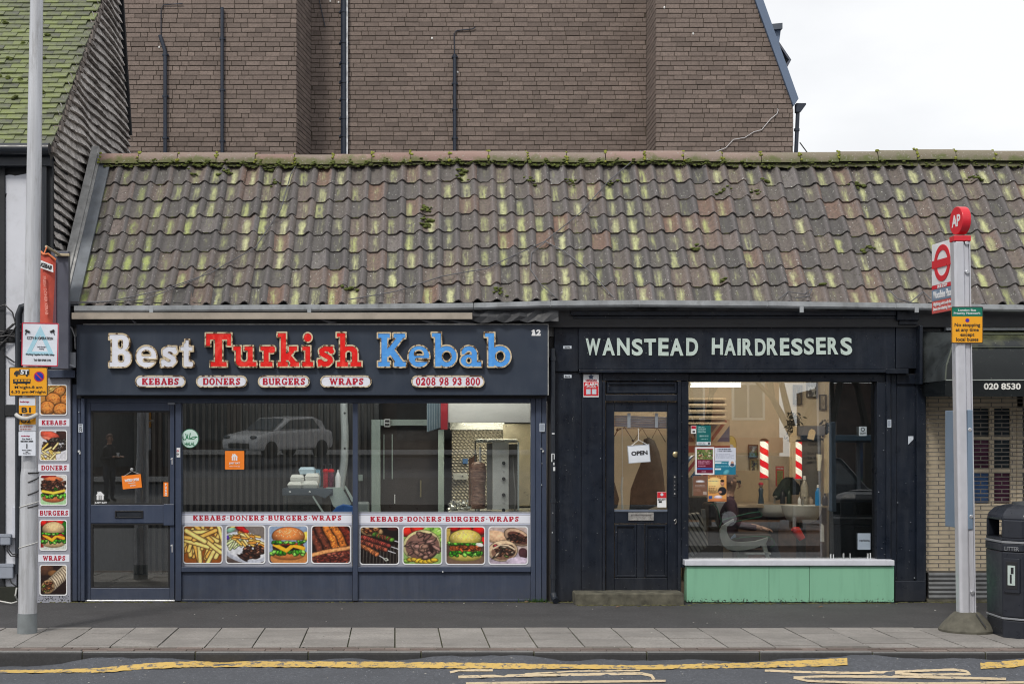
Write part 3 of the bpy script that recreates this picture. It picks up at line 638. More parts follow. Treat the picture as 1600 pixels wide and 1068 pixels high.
# gable wall hung with wavy tile courses
ztop = EZ + 3.3 * math.tan(ROOFA)
MB().prism_x([(-.02, 2.6), (-.02, EZ - .08), (3.04, EZ - .06 + 3.1 * math.tan(ROOFA)), (3.6, Z(212, 3.6)), (3.55, 2.6)], GX - .12, GX - .02).build('gable_wall', M('black felt', (.02, .02, .02), .9), lh)
def hang_mat():
    n = NT('weathered hung tile'); r = n.rand(); k = n.mix(r, (.47, .44, .415), (.62, .585, .555)); k = n.mix(n.rng(n.noise(9, 6, .7), .45, .7), k, (.10, .09, .085)); k = n.mix(n.math('MULTIPLY', n.rng(n.noise(45, 4), .5, .68), .7), k, (.11, .10, .095))
    n.col(k); n.rough(.9); n.bump(n.noise(60, 5), .5, .005); return n.m
HANG = hang_mat()
z = 2.9; ci = 0
while z < ztop - .05:
    t0 = max(0.0, (z - EZ) / math.tan(ROOFA) - .1) if z > EZ - .1 else -.02
    t1 = np.interp(z, [0, Z(212, 3.6), Z(0, 3.04), 20], [3.5, 3.62, 3.04, 1.0])
    if t1 - t0 > .06:
        b = MB(); k = max(2, int((t1 - t0) / .083)); top, bo, bi = [], [], []
        ph = ci * .55
        for i in range(k + 1):
            y_ = t0 + (t1 - t0) * i / k; wv = .016 * math.sin(y_ * 3.1 + ph * .35) + .007 * math.sin(y_ * 6.5 + ph) + random.uniform(-.004, .004); out = .034 + .012 * math.sin(y_ * 5 + ph * .7) + random.uniform(-.004, .006)
            bo.append((GX + out, y_, z + wv)); bi.append((GX - .05, y_, z + wv + .012)); top.append((GX - .02 + out * .1, y_, z + .116 + wv))
        t, o_, i_ = b.add(top), b.add(bo), b.add(bi)
        for i in range(k): b.face((o_ + i, o_ + i + 1, t + i + 1, t + i)); b.face((i_ + i, i_ + i + 1, o_ + i + 1, o_ + i))
        b.build('tile_course', HANG, lh)
    z += .0985; ci += 1
# verge of small tiles along the slope
b = MB()
for r in range(34):
    yy = -.16 + r * .1 * math.cos(ROOFA); zz = EZ + (yy + .12) * math.tan(ROOFA) - .01; b.box(GX - .02, GX + .045 + random.uniform(-.01, .01), yy, yy + .1, zz - .035, zz + .02)
b.build('roof_verge', M('mortar verge', (.19, .165, .15), .9, 0, .3, 20, .4, 80), lh)
MB().prism_x([(3.04, Z(-40, 3.04)), (3.62, Z(212, 3.62)), (3.68, Z(212, 3.68)), (3.1, Z(-40, 3.1))], GX - .05, GX + .04).build('rear_bargeboard', BLKT, lh)
b = MB(); b.tube([(X(197, 3.55), 3.55, Z(200, 3.55)), (X(197.5, 3.55), 3.55, 3.0)], .03, 8); b.build('downpipe', M('brown pipe', (.12, .085, .08), .5), lh, smooth=40)
# front
FZ = lambda py: Z(py, 0)
MB().box(-7.5, GX, 0, .6, 0.0, EZ - .1).build('front_wall', BLKT, lh)
b = MB()
pan = [(X(10), FZ(515)), (X(43), FZ(515)), (X(43), FZ(272))]
pan += [(X(43) + 0, FZ(272))] + [(X(40) - .155 + .155 * math.cos(t), FZ(300) + .175 * math.sin(t)) for t in np.linspace(R(70), R(200), 12)] + [(X(12), FZ(303)), (X(10), FZ(310))]
MB().prism(pan, -.03, .02).build('render_panel', RENDER, lh, bev=.004)
for (x0, x1, y0, y1) in ((7, 27, 536, 632), (7, 26, 650, 915), (60, 81, 262, 380)):
    if x0 != 60: box_part('render_panel', RENDER, lh, X(x0), X(x1), -.03, .02, FZ(y1), FZ(y0))
box_part('render_panel', RENDER, lh, -6.2, X(-20), -.03, .02, FZ(632), FZ(300)); box_part('render_panel', RENDER, lh, -6.2, X(-20), -.03, .02, FZ(915), FZ(650))
box_part('beam', BLKT, lh, -7, GX + .0, -.06, 0, FZ(252), FZ(240), .006); box_part('beam', BLKT, lh, -7, X(27), -.05, 0, FZ(650), FZ(632), .006); box_part('post', BLKT, lh, X(-18), X(10), -.055, 0, 0, FZ(252), .006); box_part('post', BLKT, lh, X(66), GX + .015, -.05, 0, FZ(590), FZ(252), .006)
b = MB(); b.tube([(-7, -.2, EZ - .06), (GX + .02, -.2, EZ - .06)], .062, 12); b.box(-7, GX + .01, -.14, .0, EZ - .22, EZ - .02); b.build('gutter', BLACKM, lh, smooth=40)
b = MB(); b.tube([(X(69, -.1), -.1, EZ - .1), (X(69, -.1), -.1, FZ(480)), (X(66, -.1), -.1, FZ(560)), (X(66, -.1), -.1, FZ(600))], .028, 10); b.tube([(X(45, -.08), -.08, FZ(478)), (X(33, -.08), -.08, FZ(481)), (X(29, -.08), -.08, FZ(492)), (X(29, -.08), -.08, .3)], .035, 10); b.build('downpipe', BLACKM, lh, smooth=40)
MB().box(-7, X(28), -.07, .02, 0, FZ(915)).build('plinth', M('mossy black plinth', (.02, .022, .016), .9, 0, .5, 6, .4, 30), lh, bev=.01)
GREYBOX = M('grey meter box', (.28, .31, .37), .5, 0, .05)
for (x0, x1, y0, y1, lb) in ((5, 21, 833, 850, 'small grey junction box fixed to the white wall behind the lamp post'), (4, 25, 879, 902, 'larger grey meter box low on the white wall behind the lamp post')):
    t = tag(MB().box(X(x0), X(x1), -.11, -.03, FZ(y1), FZ(y0)).build('meter_box', GREYBOX, bev=.012), lb, 'utility box'); box_part('lid', GREYBOX, t, X(x0) - .006, X(x1) + .006, -.114, -.105, FZ(y0) - .03, FZ(y0) + .004, .002)
t = tag(MB().box(X(22), X(27.5), -.06, -.03, FZ(839), FZ(792)).build('paper_notice', M('notice paper', (.6, .63, .72), .7)), 'pale paper notice pinned to the white wall left of the lamp post', 'notice')
b = MB()
for pts in (((-4, 545), (3, 522), (16, 512), (30, 500)), ((-4, 527), (12, 524), (33, 528)), ((-4, 517), (14, 519), (34, 517)), ((-4, 532), (10, 515), (32, 522)), ((-4, 480), (8, 476), (20, 488), (25, 505)), ((3, 545), (8, 556), (22, 566)), ((-4, 536), (14, 532), (33, 514)), ((10, 515), (20, 506), (33, 507)), ((0, 540), (16, 524), (26, 510)), ((-4, 520), (20, 527), (34, 533))):
    b.tube([(X(px, -.09), -.09 + random.uniform(-.02, .02), Z(py, -.09)) for px, py in pts], .008, 6)
tag(b.build('cable_bundle', M('black cable', (.03, .03, .033), .5, 0, .3), smooth=40), 'tangle of black cables on the white wall left of the lamp post', 'cables')
b = MB(); b.tube([(X(px, -.12), -.12, Z(py, -.12)) for px, py in ((11, 851), (11, 860), (17, 868), (27, 868))], .007, 6); b.tube([(X(px, -.12), -.12, Z(py, -.12)) for px, py in ((14, 851), (14, 859), (19, 865), (27, 865))], .007, 6); b.tube([(X(px, -.12), -.12, Z(py, -.12)) for px, py in ((15, 903), (18, 910), (25, 915))], .008, 6)
tag(b.build('meter_cable', M('black cable', (.03, .03, .033), .5), smooth=40), 'short black cables looping out of the grey wall boxes', 'cables')
# ================================================================== SHOP PARADE: roof, gutter, party walls, rooms
sp = thing('shop_parade', 'low shop parade under one long mossy pantile roof', 'building', (2, 1, 0))
EY, EZ2 = -.13, Z(473, -.13); RY, RZ = 1.30, Z(252, 1.30); PIT = math.atan2(RZ - EZ2, RY - EY); SL = math.hypot(RZ - EZ2, RY - EY)
XL, XRT = -3.80, 9.8
def sag(x, t): return .018 * math.sin(x * .9 + .6) * (1 - .3 * t) + .012 * math.sin(x * 2.3 + t * 2)
def pantile_mat():
    n = NT('weathered pantile'); uv = n.sep(n.co('UV')); u, v = uv[0], uv[1]; r = n.rand(); r2 = n.math('FRACT', n.math('MULTIPLY', r, 17.3)); r3 = n.math('FRACT', n.math('MULTIPLY', r, 41.7))
    k = n.ramp(r, [(0, (.088, .084, .084)), (.35, (.12, .11, .105)), (.6, (.135, .115, .105)), (.86, (.17, .135, .118)), (.96, (.20, .125, .095)), (1, (.16, .158, .16))])
    g = n.N('ShaderNodeNewGeometry').outputs['Position']; big = n.noise(.35, 3, .5, g); mid = n.noise(9, 5, .65, g); fine = n.noise(60, 4, .7, g); str_ = n.noise(1, 4, .65, n.N_scaled(g))
    k = n.mix(n.math('MULTIPLY', n.rng(n.noise(34, 4, .7, g), .42, .66), .6), k, (.055, .05, .047))
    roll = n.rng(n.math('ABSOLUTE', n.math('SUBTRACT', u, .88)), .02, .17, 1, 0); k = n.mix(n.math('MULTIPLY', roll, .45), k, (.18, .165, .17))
    # lichen and moss stay in the troughs, in streaks that run down the tile
    tr = n.rng(n.math('ADD', n.math('ABSOLUTE', n.math('SUBTRACT', u, n.math('ADD', .28, n.math('MULTIPLY', r3, .22)))), n.math('MULTIPLY', n.math('SUBTRACT', mid, .5), .55)), .05, .24, 1, 0)
    tr = n.math('MULTIPLY', tr, n.rng(n.math('ADD', v, n.math('MULTIPLY', n.math('SUBTRACT', mid, .5), .5)), .80, .50, 0, 1))
    f = n.math('ADD', n.math('MULTIPLY', str_, .75), n.math('ADD', n.math('MULTIPLY', mid, .55), n.math('ADD', n.math('MULTIPLY', r2, .36), n.math('MULTIPLY', big, .35))))
    f = n.math('ADD', f, n.math('MULTIPLY', n.rng(v, 0, .85, .0, .10), 1.0))
    mk = n.math('MULTIPLY', n.rng(f, .99, 1.22), n.math('MULTIPLY', tr, n.rng(fine, .30, .50, .35, 1)))
    xg = n.rng(n.sep(g)[0], -4, -2.2, 1, 0); mc = n.mix(xg, n.mix(r3, (.40, .44, .17), (.52, .53, .30)), (.20, .27, .05))
    dim = n.math('MULTIPLY', n.rng(f, .84, 1.15), .38); k = n.mix(n.math('MULTIPLY', dim, tr), k, (.16, .165, .09)); k = n.mix(mk, k, mc)
    sp_ = n.math('GREATER_THAN', n.noise(52, 2, .5, g), .70); k = n.mix(sp_, k, (.50, .51, .47)); bl = n.math('GREATER_THAN', n.noise(30, 3, .6, g), .70); k = n.mix(bl, k, (.03, .035, .012))
    n.col(k); n.rough(.85); n.bump(n.math('ADD', fine, mid), .35, .005); return n.m
def _scaled(self, g):
    mp = self.N('ShaderNodeMapping'); mp.inputs['Scale'].default_value = (26, 3.2, 3.2); self.L(g, mp.inputs[0]); return mp.outputs[0]
NT.N_scaled = _scaled
PAN = pantile_mat()
TW, TL, TG, NU = .2, .325, .2695, 11
def ph(u):
    t = 2 * math.pi * (u - .86); return .024 * math.cos(t) + .0105 * math.cos(2 * t)
def pan_mesh(seed):
    rr = random.Random(seed); b = MB(); us = [1.09 * i / (NU - 1) for i in range(NU)]; A, B_, C = [], [], []; a_ = rr.uniform(.92, 1.08)
    for u in us:
        h = ph(u) * a_ + .004 * u; j = rr.uniform(-.003, .003); A.append((u * TW, j, h + .013)); B_.append((u * TW, j, h - .002)); C.append((u * TW, TL, h + .012))
    a0, b0, c0 = b.add(A), b.add(B_), b.add(C)
    for i in range(NU - 1):
        uv = lambda i_, v_: (us[i_], v_)
        b.face((a0 + i, a0 + i + 1, c0 + i + 1, c0 + i), 0, (uv(i, 0), uv(i + 1, 0), uv(i + 1, 1), uv(i, 1))); b.face((b0 + i, b0 + i + 1, a0 + i + 1, a0 + i), 0, ((us[i], -.1), (us[i + 1], -.1), (us[i + 1], -.1), (us[i], -.1)))
    b.face((b0, a0, c0), 0, ((0, 0), (0, 0), (0, 1))); b.face((a0 + NU - 1, b0 + NU - 1, c0 + NU - 1), 0, ((1, 0), (1, 0), (1, 1)))
    return b.mesh('pantile', PAN, 50), b
pm = [pan_mesh(s) for s in range(5)]
rf = bpy.data.objects.new('roof', None); COL.objects.link(rf); rf.parent = sp; rf.matrix_parent_inverse = Matrix.Translation(-abs_loc(sp))
tiles = []
ncol = int((XRT - XL) / TW)
for r in range(8):
    for c in range(ncol):
        x = XL + c * TW + random.uniform(-.004, .004) - .012 * r / 8; s = r * TG - .035 + random.gauss(0, .006) - (.03 if random.random() < .02 else 0)
        t = s / SL; tiles.append((r, x, EY + s * math.cos(PIT), EZ2 + s * math.sin(PIT) + sag(x, t) + .012, random.gauss(0, .013), random.gauss(0, .016)))
seen = [q for q in tiles if X(110, q[2]) < q[1] < X(1602, q[2])]; hid = [q for q in tiles if q not in seen]
rest = MB()
for i, q in enumerate(seen + hid):
    mt = Matrix.Translation(q[1:4]) @ Matrix.Rotation(PIT - .07, 4, 'X') @ Matrix.Rotation(q[5], 4, 'Y') @ Matrix.Rotation(q[4], 4, 'Z'); k = random.randrange(5)
    if i < 300:
        o = link('pantile', pm[k][0], rf, local=True); o.matrix_basis = mt
    else:
        n0 = rest.add([mt @ Vector(v) for v in pm[k][1].v])
        for f, uv in zip(pm[k][1].f, pm[k][1].uv): rest.face(tuple(n0 + j for j in f), 0, uv)
rest.build('pantiles_above', PAN, rf, kind='stuff', smooth=50)
cs, sn = math.cos(PIT), math.sin(PIT)
def slope_pt(x, s, up=0): return (x, EY + s * cs - up * sn, EZ2 + s * sn + up * cs + sag(x, s / SL))
b = MB(); xs = np.linspace(XL - .25, XRT, 40); ra = b.add([slope_pt(x, -.03, -.06) for x in xs]); rb = b.add([slope_pt(x, SL + .05, -.06) for x in xs])
for i in range(39): b.face((ra + i, ra + i + 1, rb + i + 1, rb + i))
b.build('roof_deck', M('roof felt', (.03, .028, .026), .9), rf)
b = MB(); b.prism_x([(RY, RZ - .1), (RY + .02, RZ - .02), (RY + 2.2, RZ - 1.9), (RY + 2.2, RZ - 2.0)], XL - .2, XRT); b.build('rear_roof', M('roof felt', (.03, .028, .026), .9), rf)
# ridge
def ridge_mat():
    n = NT('ridge tile'); r = n.rand(); g = n.N('ShaderNodeNewGeometry').outputs['Position']; k = n.ramp(r, [(0, (.24, .16, .135)), (.4, (.28, .19, .165)), (.7, (.22, .18, .15)), (1, (.30, .20, .175))])
    k = n.mix(n.math('MULTIPLY', n.rng(n.sep(g)[0], 3.3, 3.9), .75), k, (.17, .165, .115)); k = n.mix(n.math('MULTIPLY', n.rng(n.math('ADD', n.noise(5, 6, .7, g), n.rng(n.sep(g)[2], RZ - .02, RZ + .1, .22, -.1)), .56, .72), .8), k, (.10, .125, .035)); k = n.mix(n.rng(n.noise(50, 3, .6, g), .62, .7), k, (.34, .33, .30)); n.col(k); n.rough(.88); n.bump(n.noise(60, 5), .4, .005); return n.m
RID = ridge_mat(); x = XL - .05; moss = MB(); yell = MB(); ri = 0
while x < XRT:
    L_ = .438; zz = RZ + .015 + sag(x, 1) + (.03 if x > 3.35 else 0) * ss(3.3, 3.9, x) + random.uniform(-.004, .004); b = MB(); rows = []
    for xe in (x + .004, x + L_ - .004):
        rows.append(b.add([(xe, RY + .115 * math.cos(t), zz - .03 + .115 * math.sin(t)) for t in np.linspace(R(188), R(-8), 9)])); rows.append(b.add([(xe, RY + .10 * math.cos(t), zz - .03 + .10 * math.sin(t)) for t in np.linspace(R(188), R(-8), 9)]))
    for i in range(8): b.face((rows[0] + i, rows[2] + i, rows[2] + i + 1, rows[0] + i + 1)); b.face((rows[0] + i, rows[0] + i + 1, rows[1] + i + 1, rows[1] + i)); b.face((rows[2] + i + 1, rows[2] + i, rows[3] + i, rows[3] + i + 1))
    b.face((rows[0], rows[1], rows[3], rows[2]))
    b.build('ridge_tile', RID, rf, smooth=40)
    for _ in range(5):
        t = R(random.uniform(90, 190)); yell.ball((x + random.uniform(-.015, .015), RY + .117 * math.cos(t), zz - .03 + .117 * math.sin(t)), (.016, .016, .014), 6, 4, 0, .3)
    x += L_; ri += 1
yell.build('joint_moss', M('yellow-green moss', (.22, .24, .04), .95, 0, .4, 20, .4, 100), rf, kind='stuff')
b = MB(); xs = np.linspace(XL, XRT, 240); ra = b.add([slope_pt(x, SL - .115 + random.uniform(-.012, .012), .035) for x in xs]); rb = b.add([slope_pt(x, SL + .0, .05) for x in xs])
for i in range(239): b.face((ra + i, ra + i + 1, rb + i + 1, rb + i))
b.build('ridge_mortar', M('mossy mortar', (.085, .085, .045), .95, 0, .5, 7, .5, 60), rf)
def moss_at(x, s, n, sx, ss_, r=(.014, .03), h=.03):
    for _ in range(n):
        xx = x + random.gauss(0, sx); s_ = s + random.gauss(0, ss_); u = ((xx - XL) / TW) % 1; rr = random.uniform(*r); p = slope_pt(xx, s_, h + ph(u)); moss.ball(p, (rr * 1.25, rr, rr * .6), 8, 5, 0, .18)
for i in range(2300):
    x = random.uniform(XL, XRT); d = ss(3.6, 2.9, x) * ss(-3.9, -3.0, x) * .9 + .35
    if random.random() < d: moss_at(x, SL - .075 + random.uniform(-.06, .03), 1, .01, .005, (.007, .019), .052)
def tile_at(px, py):
    y = .5
    for _ in range(10): z = Z(py, y); y = EY + (z - EZ2) / math.tan(PIT)
    return X(px, y), (z - EZ2) / sn
for px, py, n, sx, sy in ((667, 331, 16, .03, .035), (672, 348, 14, .03, .03), (664, 356, 12, .03, .012), (355, 273, 14, .05, .03), (720, 272, 10, .05, .03), (720, 285, 8, .03, .01), (1520, 283, 14, .05, .02), (1354, 388, 10, .035, .018), (1087, 391, 10, .03, .02), (780, 463, 12, .04, .025), (1130, 440, 5, .02, .015), (1287, 447, 6, .03, .008), (830, 285, 8, .04, .03), (1195, 283, 6, .03, .02), (300, 274, 6, .04, .02), (420, 265, 8, .05, .02), (545, 451, 8, .04, .02), (960, 290, 6, .04, .02), (1130, 300, 8, .04, .03), (1180, 300, 8, .04, .03), (430, 285, 8, .03, .03), (890, 285, 10, .05, .03), (1340, 290, 9, .04, .03)):
    x, s = tile_at(px, py); moss_at(x, s, n, sx, sy, (.010, .026), .028)
moss.build('moss', MOSS, rf, kind='stuff', smooth=True)
# verge board and lead at the left end
LEAD = M('weathered lead', (.13, .145, .165), .6, 0, .3, 5, .3, 30, .3); BRGB = M('peeling bargeboard', (.33, .33, .325), .8, 0, .25, 8, .5, 40, .55)
def sl_box(name, m, x0, x1, s0, s1, u0, u1, bev=.004):
    P = [(s0, u0), (s1, u0), (s1, u1), (s0, u1)]; MB().prism_x([(EY + s * cs - u * sn, EZ2 + s * sn + u * cs) for s, u in P], x0, x1).build(name, m, rf, bev)
sl_box('bargeboard', BRGB, XL - .175, XL - .09, -.1, SL + .18, -.1, .075); sl_box('bargeboard', BRGB, XL - .088, XL - .06, -.08, SL + .06, -.1, .05)
for s in np.arange(-.05, SL, .55): sl_box('lead_flashing', LEAD, XL - .06, XL + .06, s, min(s + .56, SL + .05), .0, .028 + .004 * random.random(), .003)
# gutter and boards under the eaves
GUT = M('weathered grey gutter', (.30, .32, .34), .55, 0, .25, 5, .2, 40, .45)
b = MB(); gy = -.27
segs = [(115, 487.5), (300, 486.5), (500, 485.5), (740, 483), (860, 479.5), (1000, 478.5), (1200, 480), (1400, 483), (1600, 486), (2100, 490)]
for (p0, q0), (p1, q1) in zip(segs, segs[1:]):
    prof = [(-.30, .035), (-.30, -.012), (-.285, -.03), (-.19, -.03), (-.19, .035), (-.2, .035), (-.2, -.018), (-.275, -.018), (-.288, -.004), (-.288, .035)]
    b = MB(); n0 = b.add([(X(p0 + .6, -.3), y_, Z(q0, -.3) + z_ + .03) for y_, z_ in prof]); n1 = b.add([(X(p1 - .6, -.3), y_, Z(q1, -.3) + z_ + .03) for y_, z_ in prof]); K = len(prof)
    for i in range(K): j = (i + 1) % K; b.face((n0 + i, n0 + j, n1 + j, n1 + i))
    b.face(tuple(n0 + i for i in range(K))); b.face(tuple(n1 + i for i in reversed(range(K)))); b.build('gutter', GUT, sp)
b = MB()
for px in (233, 480, 1250, 1430): b.box(X(px, -.31), X(px + 6, -.31), -.304, -.29, Z(488, -.3), Z(479, -.3))
b.build('gutter_clip', GUT, sp)
BEIGE = M('stripped beige fascia board', (.36, .315, .265), .8, 0, .18, 3, .2, 30, .25)
MB().box(X(112, -.3), X(738, -.3), -.305, -.275, Z(498.5, -.3), Z(488.5, -.3)).build('soffit_board', BEIGE, sp, bev=.003)
FELT = M('torn black felt', (.03, .032, .037), .55, 0, .3, 5, .4, 25)
b = MB(); xs = np.linspace(X(738, -.2), X(872, -.2), 12); r0 = b.add([(x, -.215 - random.uniform(0, .03), Z(485 + random.uniform(-1, 1), -.2)) for x in xs]); r1 = b.add([(x, -.235 - random.uniform(0, .05), Z(494 + random.uniform(-2, 2), -.2)) for x in xs]); r2 = b.add([(x, -.245 - random.uniform(0, .02), Z(503 + random.uniform(-2.5, 2), -.2)) for x in xs])
for i in range(11): b.face((r1 + i, r1 + i + 1, r0 + i + 1, r0 + i)); b.face((r2 + i, r2 + i + 1, r1 + i + 1, r1 + i))
b.build('felt_flap', FELT, sp)
b = MB()
for x0, x1, z0 in ((500, 528, 499), (655, 690, 499.5), (700, 742, 500), (205, 215, 499)):
    n0 = b.add([(X(x0, -.2), -.22, Z(z0, -.2)), (X((x0 * 2 + x1) / 3, -.2), -.25, Z(z0 + 2, -.2)), (X(x1, -.2), -.23, Z(z0 + 5, -.2)), (X((x0 + x1) / 2, -.2), -.2, Z(z0 + 6, -.2))]); b.face((n0, n0 + 3, n0 + 2, n0 + 1))
b.build('felt_scraps', M('torn grey membrane', (.16, .17, .2), .5, 0, .3, 9), sp, kind='stuff')
box_part('eaves_back', BLACK, sp, X(112), 9.8, -.12, -.02, Z(512), Z(474), 0)
# structural walls of the rooms behind
WALLK = M('dark shop wall', (.045, .042, .042), .8); CREAM = M('cream painted plaster', (.60, .50, .38), .8, 0, .06, 2)
xk0, xk1 = X(120), X(862); xh1 = X(1440)
box_part('party_wall', WALLK, sp, xk0 - .12, xk0, .06, 3.2, 0, 2.75, 0); box_part('party_wall', WALLK, sp, X(856), X(866), .06, 3.2, 0, 2.75, 0); box_part('party_wall', CREAM, sp, X(1425), X(1437), .06, 3.2, 0, 2.75, 0)
box_part('party_wall', WALLK, sp, 9.8, 9.9, .0, 3.2, 0, 2.75, 0)
box_part('ceiling', M('grey ceiling', (.25, .25, .25), .8), sp, xk0 - .12, 9.9, .0, 3.2, 2.76, 2.85, 0); structure(MB().box(xk0 - .12, 9.9, .12, 3.2, -.05, .012).build('shop_floor', M('shop floor', (.10, .085, .075), .5, 0, .3, 5)))
box_part('back_wall', WALLK, sp, xk0, X(856), 3.0, 3.2, 0, 2.75, 0); box_part('back_wall', CREAM, sp, X(866), X(1425), 2.6, 3.2, 0, 2.75, 0); box_part('back_wall', WALLK, sp, X(1437), 9.8, 1.6, 3.2, 0, 2.75, 0)
box_part('lintel', BLACK, sp, xk0 - .12, X(868), .03, .1, 2.09, 2.9, 0); box_part('lintel', BLACK, sp, X(868), 9.8, .03, .1, 2.31, 2.9, 0)
# loose wires lying over the tiles
def roof_wire(pts, r, label, m, up=.06):
    P = []
    for (a_, b_), (c_, d_) in zip(pts, pts[1:]):
        for k in range(8):
            t = k / 8; P.append((a_ + (c_ - a_) * t, b_ + (d_ - b_) * t))
    P.append(pts[-1]); P3 = []
    for px, py in P:
        x, s = tile_at(px, py); P3.append(slope_pt(x, s, up))
    return tag(MB().tube(P3, r, 6).build('roof_wire', m, smooth=40), label, 'wire')
WIRE = M('grey wire', (.10, .10, .11), .5)
roof_wire([(110, 478), (170, 474), (260, 455), (330, 432), (400, 392), (440, 330), (455, 276), (470, 250)], .006, 'thin grey wire climbing the left end of the pantile roof to the ridge', WIRE)
roof_wire([(112, 476), (230, 470), (310, 440), (345, 415)], .005, 'faint short wire lying low across the left pantiles above the kebab sign', WIRE)
roof_wire([(545, 472), (620, 460), (690, 440), (760, 430), (850, 386), (905, 340), (950, 290), (990, 258), (1000, 244)], .006, 'long grey wire crossing the middle of the pantile roof up to the ridge', WIRE)
roof_wire([(852, 386), (880, 400), (920, 430), (958, 472)], .006, 'dark wire running down the pantiles towards the barber sign', WIRE)
roof_wire([(852, 386), (830, 405), (828, 430), (845, 455), (868, 474)], .0055, 'dark looping wire hanging left of the roof wire junction', WIRE)
roof_wire([(1215, 474), (1230, 462), (1255, 465), (1268, 455), (1262, 468), (1240, 472)], .005, 'small coil of wire caught in the gutter above the barber window', WIRE)
roof_wire([(1388, 456), (1400, 468), (1420, 474), (1440, 458), (1452, 470)], .006, 'dark wire loop at the eaves left of the bus stop flag', WIRE)
b = MB(); b.tube([(X(px, 3), 3 + i * .4, Z(py, 3)) for i, (px, py) in enumerate(((1250, 223), (1275, 230), (1308, 236), (1330, 242)))], .008, 6); tag(b.build('roof_wire', WIRE, smooth=40), 'thin wire sagging against the sky right of the brick block', 'wire')
# ================================================================== KEBAB SHOP FRONT
ks = thing('kebab_shopfront', 'dark blue aluminium shopfront with a door and two wide windows under the kebab sign', 'shopfront', (X(490), 0, 0))
ZB0 = .012
def fr(name, px0, px1, py0, py1, y0=-.02, y1=.06, m=NAVY, par=None, bev=.004): return box_part(name, m, par or ks, X(px0, y0), X(px1, y0), y0, y1, Z(py1, y0), Z(py0, y0), bev)
fr('jamb', 113, 120, 600, 938, -.05, .1); fr('jamb', 120, 126, 619, 938, -.03, .1); fr('jamb', 126.5, 132, 619, 938, -.06, .1)
fr('head_rail', 132.5, 829, 618, 629.5, -.015, .07); fr('mullion', 274, 283, 630, 938, -.03, .08); fr('mullion', 551, 559, 630, 938, -.03, .08)
fr('jamb', 829.5, 837, 619, 938, -.02, .08); fr('jamb', 837.5, 846, 619, 938, -.035, .08); fr('jamb', 846.5, 854, 619, 938, -.02, .08)
for a_, b_ in ((283.3, 550.7), (559.3, 829.2)):
    fr('transom', a_, b_, 885, 893, -.03, .07); box_part('riser_panel', NAVYD, ks, X(a_), X(b_), .005, .05, ZB0, Z(893), .002); fr('cill', a_, b_, 935.5, 939, -.012, .05)
GT = .008
def pane(name, par, x0, x1, z0, z1, y, m, tilt=0):
    b = MB(); k = math.tan(tilt) * (z1 - z0)
    n = b.add([(x0, y, z0), (x1, y, z0), (x1, y + k, z1), (x0, y + k, z1), (x0, y + GT, z0), (x1, y + GT, z0), (x1, y + k + GT, z1), (x0, y + k + GT, z1)])
    for q in ((0, 1, 5, 4), (1, 2, 6, 5), (2, 3, 7, 6), (3, 0, 4, 7), (0, 3, 2, 1)[::-1], (4, 7, 6, 5)[::-1]): b.face(tuple(n + i for i in q))
    return b.build(name, m, par)
pane('window_pane', ks, X(283), X(551), Z(886), Z(629), .05, GLASS, R(-.7)); pane('window_pane', ks, X(559), X(830), Z(886), Z(629), .052, GLASS, R(-.7))
# door
dr = fr('door', 134, 141.5, 629, 936, -.008, .045)                    # hanging stile, carries the rest of the leaf
fr('door_rail', 141.7, 265.3, 629, 641.5, -.008, .045, NAVY, dr); fr('door_rail', 141.7, 265.3, 918, 936, -.008, .045, NAVY, dr); fr('door_rail', 141.7, 265.3, 788, 817, -.008, .045, NAVY, dr); fr('door_stile', 265.5, 272.5, 629, 936, -.008, .045, NAVY, dr)
fr('threshold', 133, 273, 936.5, 939.5, -.02, .05, ALU)
GK = M('black rubber gasket', (.01, .01, .012), .6)
for y0, y1 in ((641.7, 787.8), (817.2, 917.8)):
    o = [(X(141.8), Z(y1)), (X(265.2), Z(y1)), (X(265.2), Z(y0)), (X(141.8), Z(y0))]; i_ = [(X(144.8), Z(y1 - 2.2)), (X(262.8), Z(y1 - 2.2)), (X(262.8), Z(y0 + 2.2)), (X(144.8), Z(y0 + 2.2))]
    MB().ring(o, i_, .0, .03).build('gasket', GK, dr); pane('door_pane', dr, X(144), X(263.5), Z(y1 - 1), Z(y0 + 1), .018, GLASS)
MB().ring([(X(180), Z(808.5)), (X(224), Z(808.5)), (X(224), Z(797)), (X(180), Z(797))], [(X(182.5), Z(807)), (X(221.5), Z(807)), (X(221.5), Z(799)), (X(182.5), Z(799))], -.02, -.006).build('letter_plate', BLACK, dr, bev=.002)
box_part('letter_flap', BLACKM, dr, X(183), X(221), -.013, -.007, Z(806.5), Z(799.5), .002)
fr('pull_plate', 255.5, 272, 787, 820.5, -.035, -.009, NAVY, dr, .006)
for y0, y1 in ((715, 725), (850, 862)):
    b = MB(); b.box(X(268.3), X(270.5), -.014, -.008, Z(y1), Z(y0)); b.box(X(267), X(269.2), -.017, -.011, Z(y0 + 3), Z(y0 + 1)); b.build('keyhole_cover', ALU, dr, bev=.001)
fr('door_closer', 262, 273, 628.5, 632, -.022, -.009, M('scuffed grey', (.2, .22, .26), .5), dr, .001)
t = tag(fr('sticker', 276, 281.5, 699, 714, -.034, -.0305, WHITE, None, 0), 'tall white sticker with red and black marks on the post right of the kebab door', 'sticker'); t.parent = None; t.matrix_parent_inverse.identity()
for k, c in ((704, RED), (709, INK)): MB().ring(circ(X(278.7), Z(k), .011, n=10), circ(X(278.7), Z(k), .004, n=10), -.0355, -.034).build('mark', c, t)
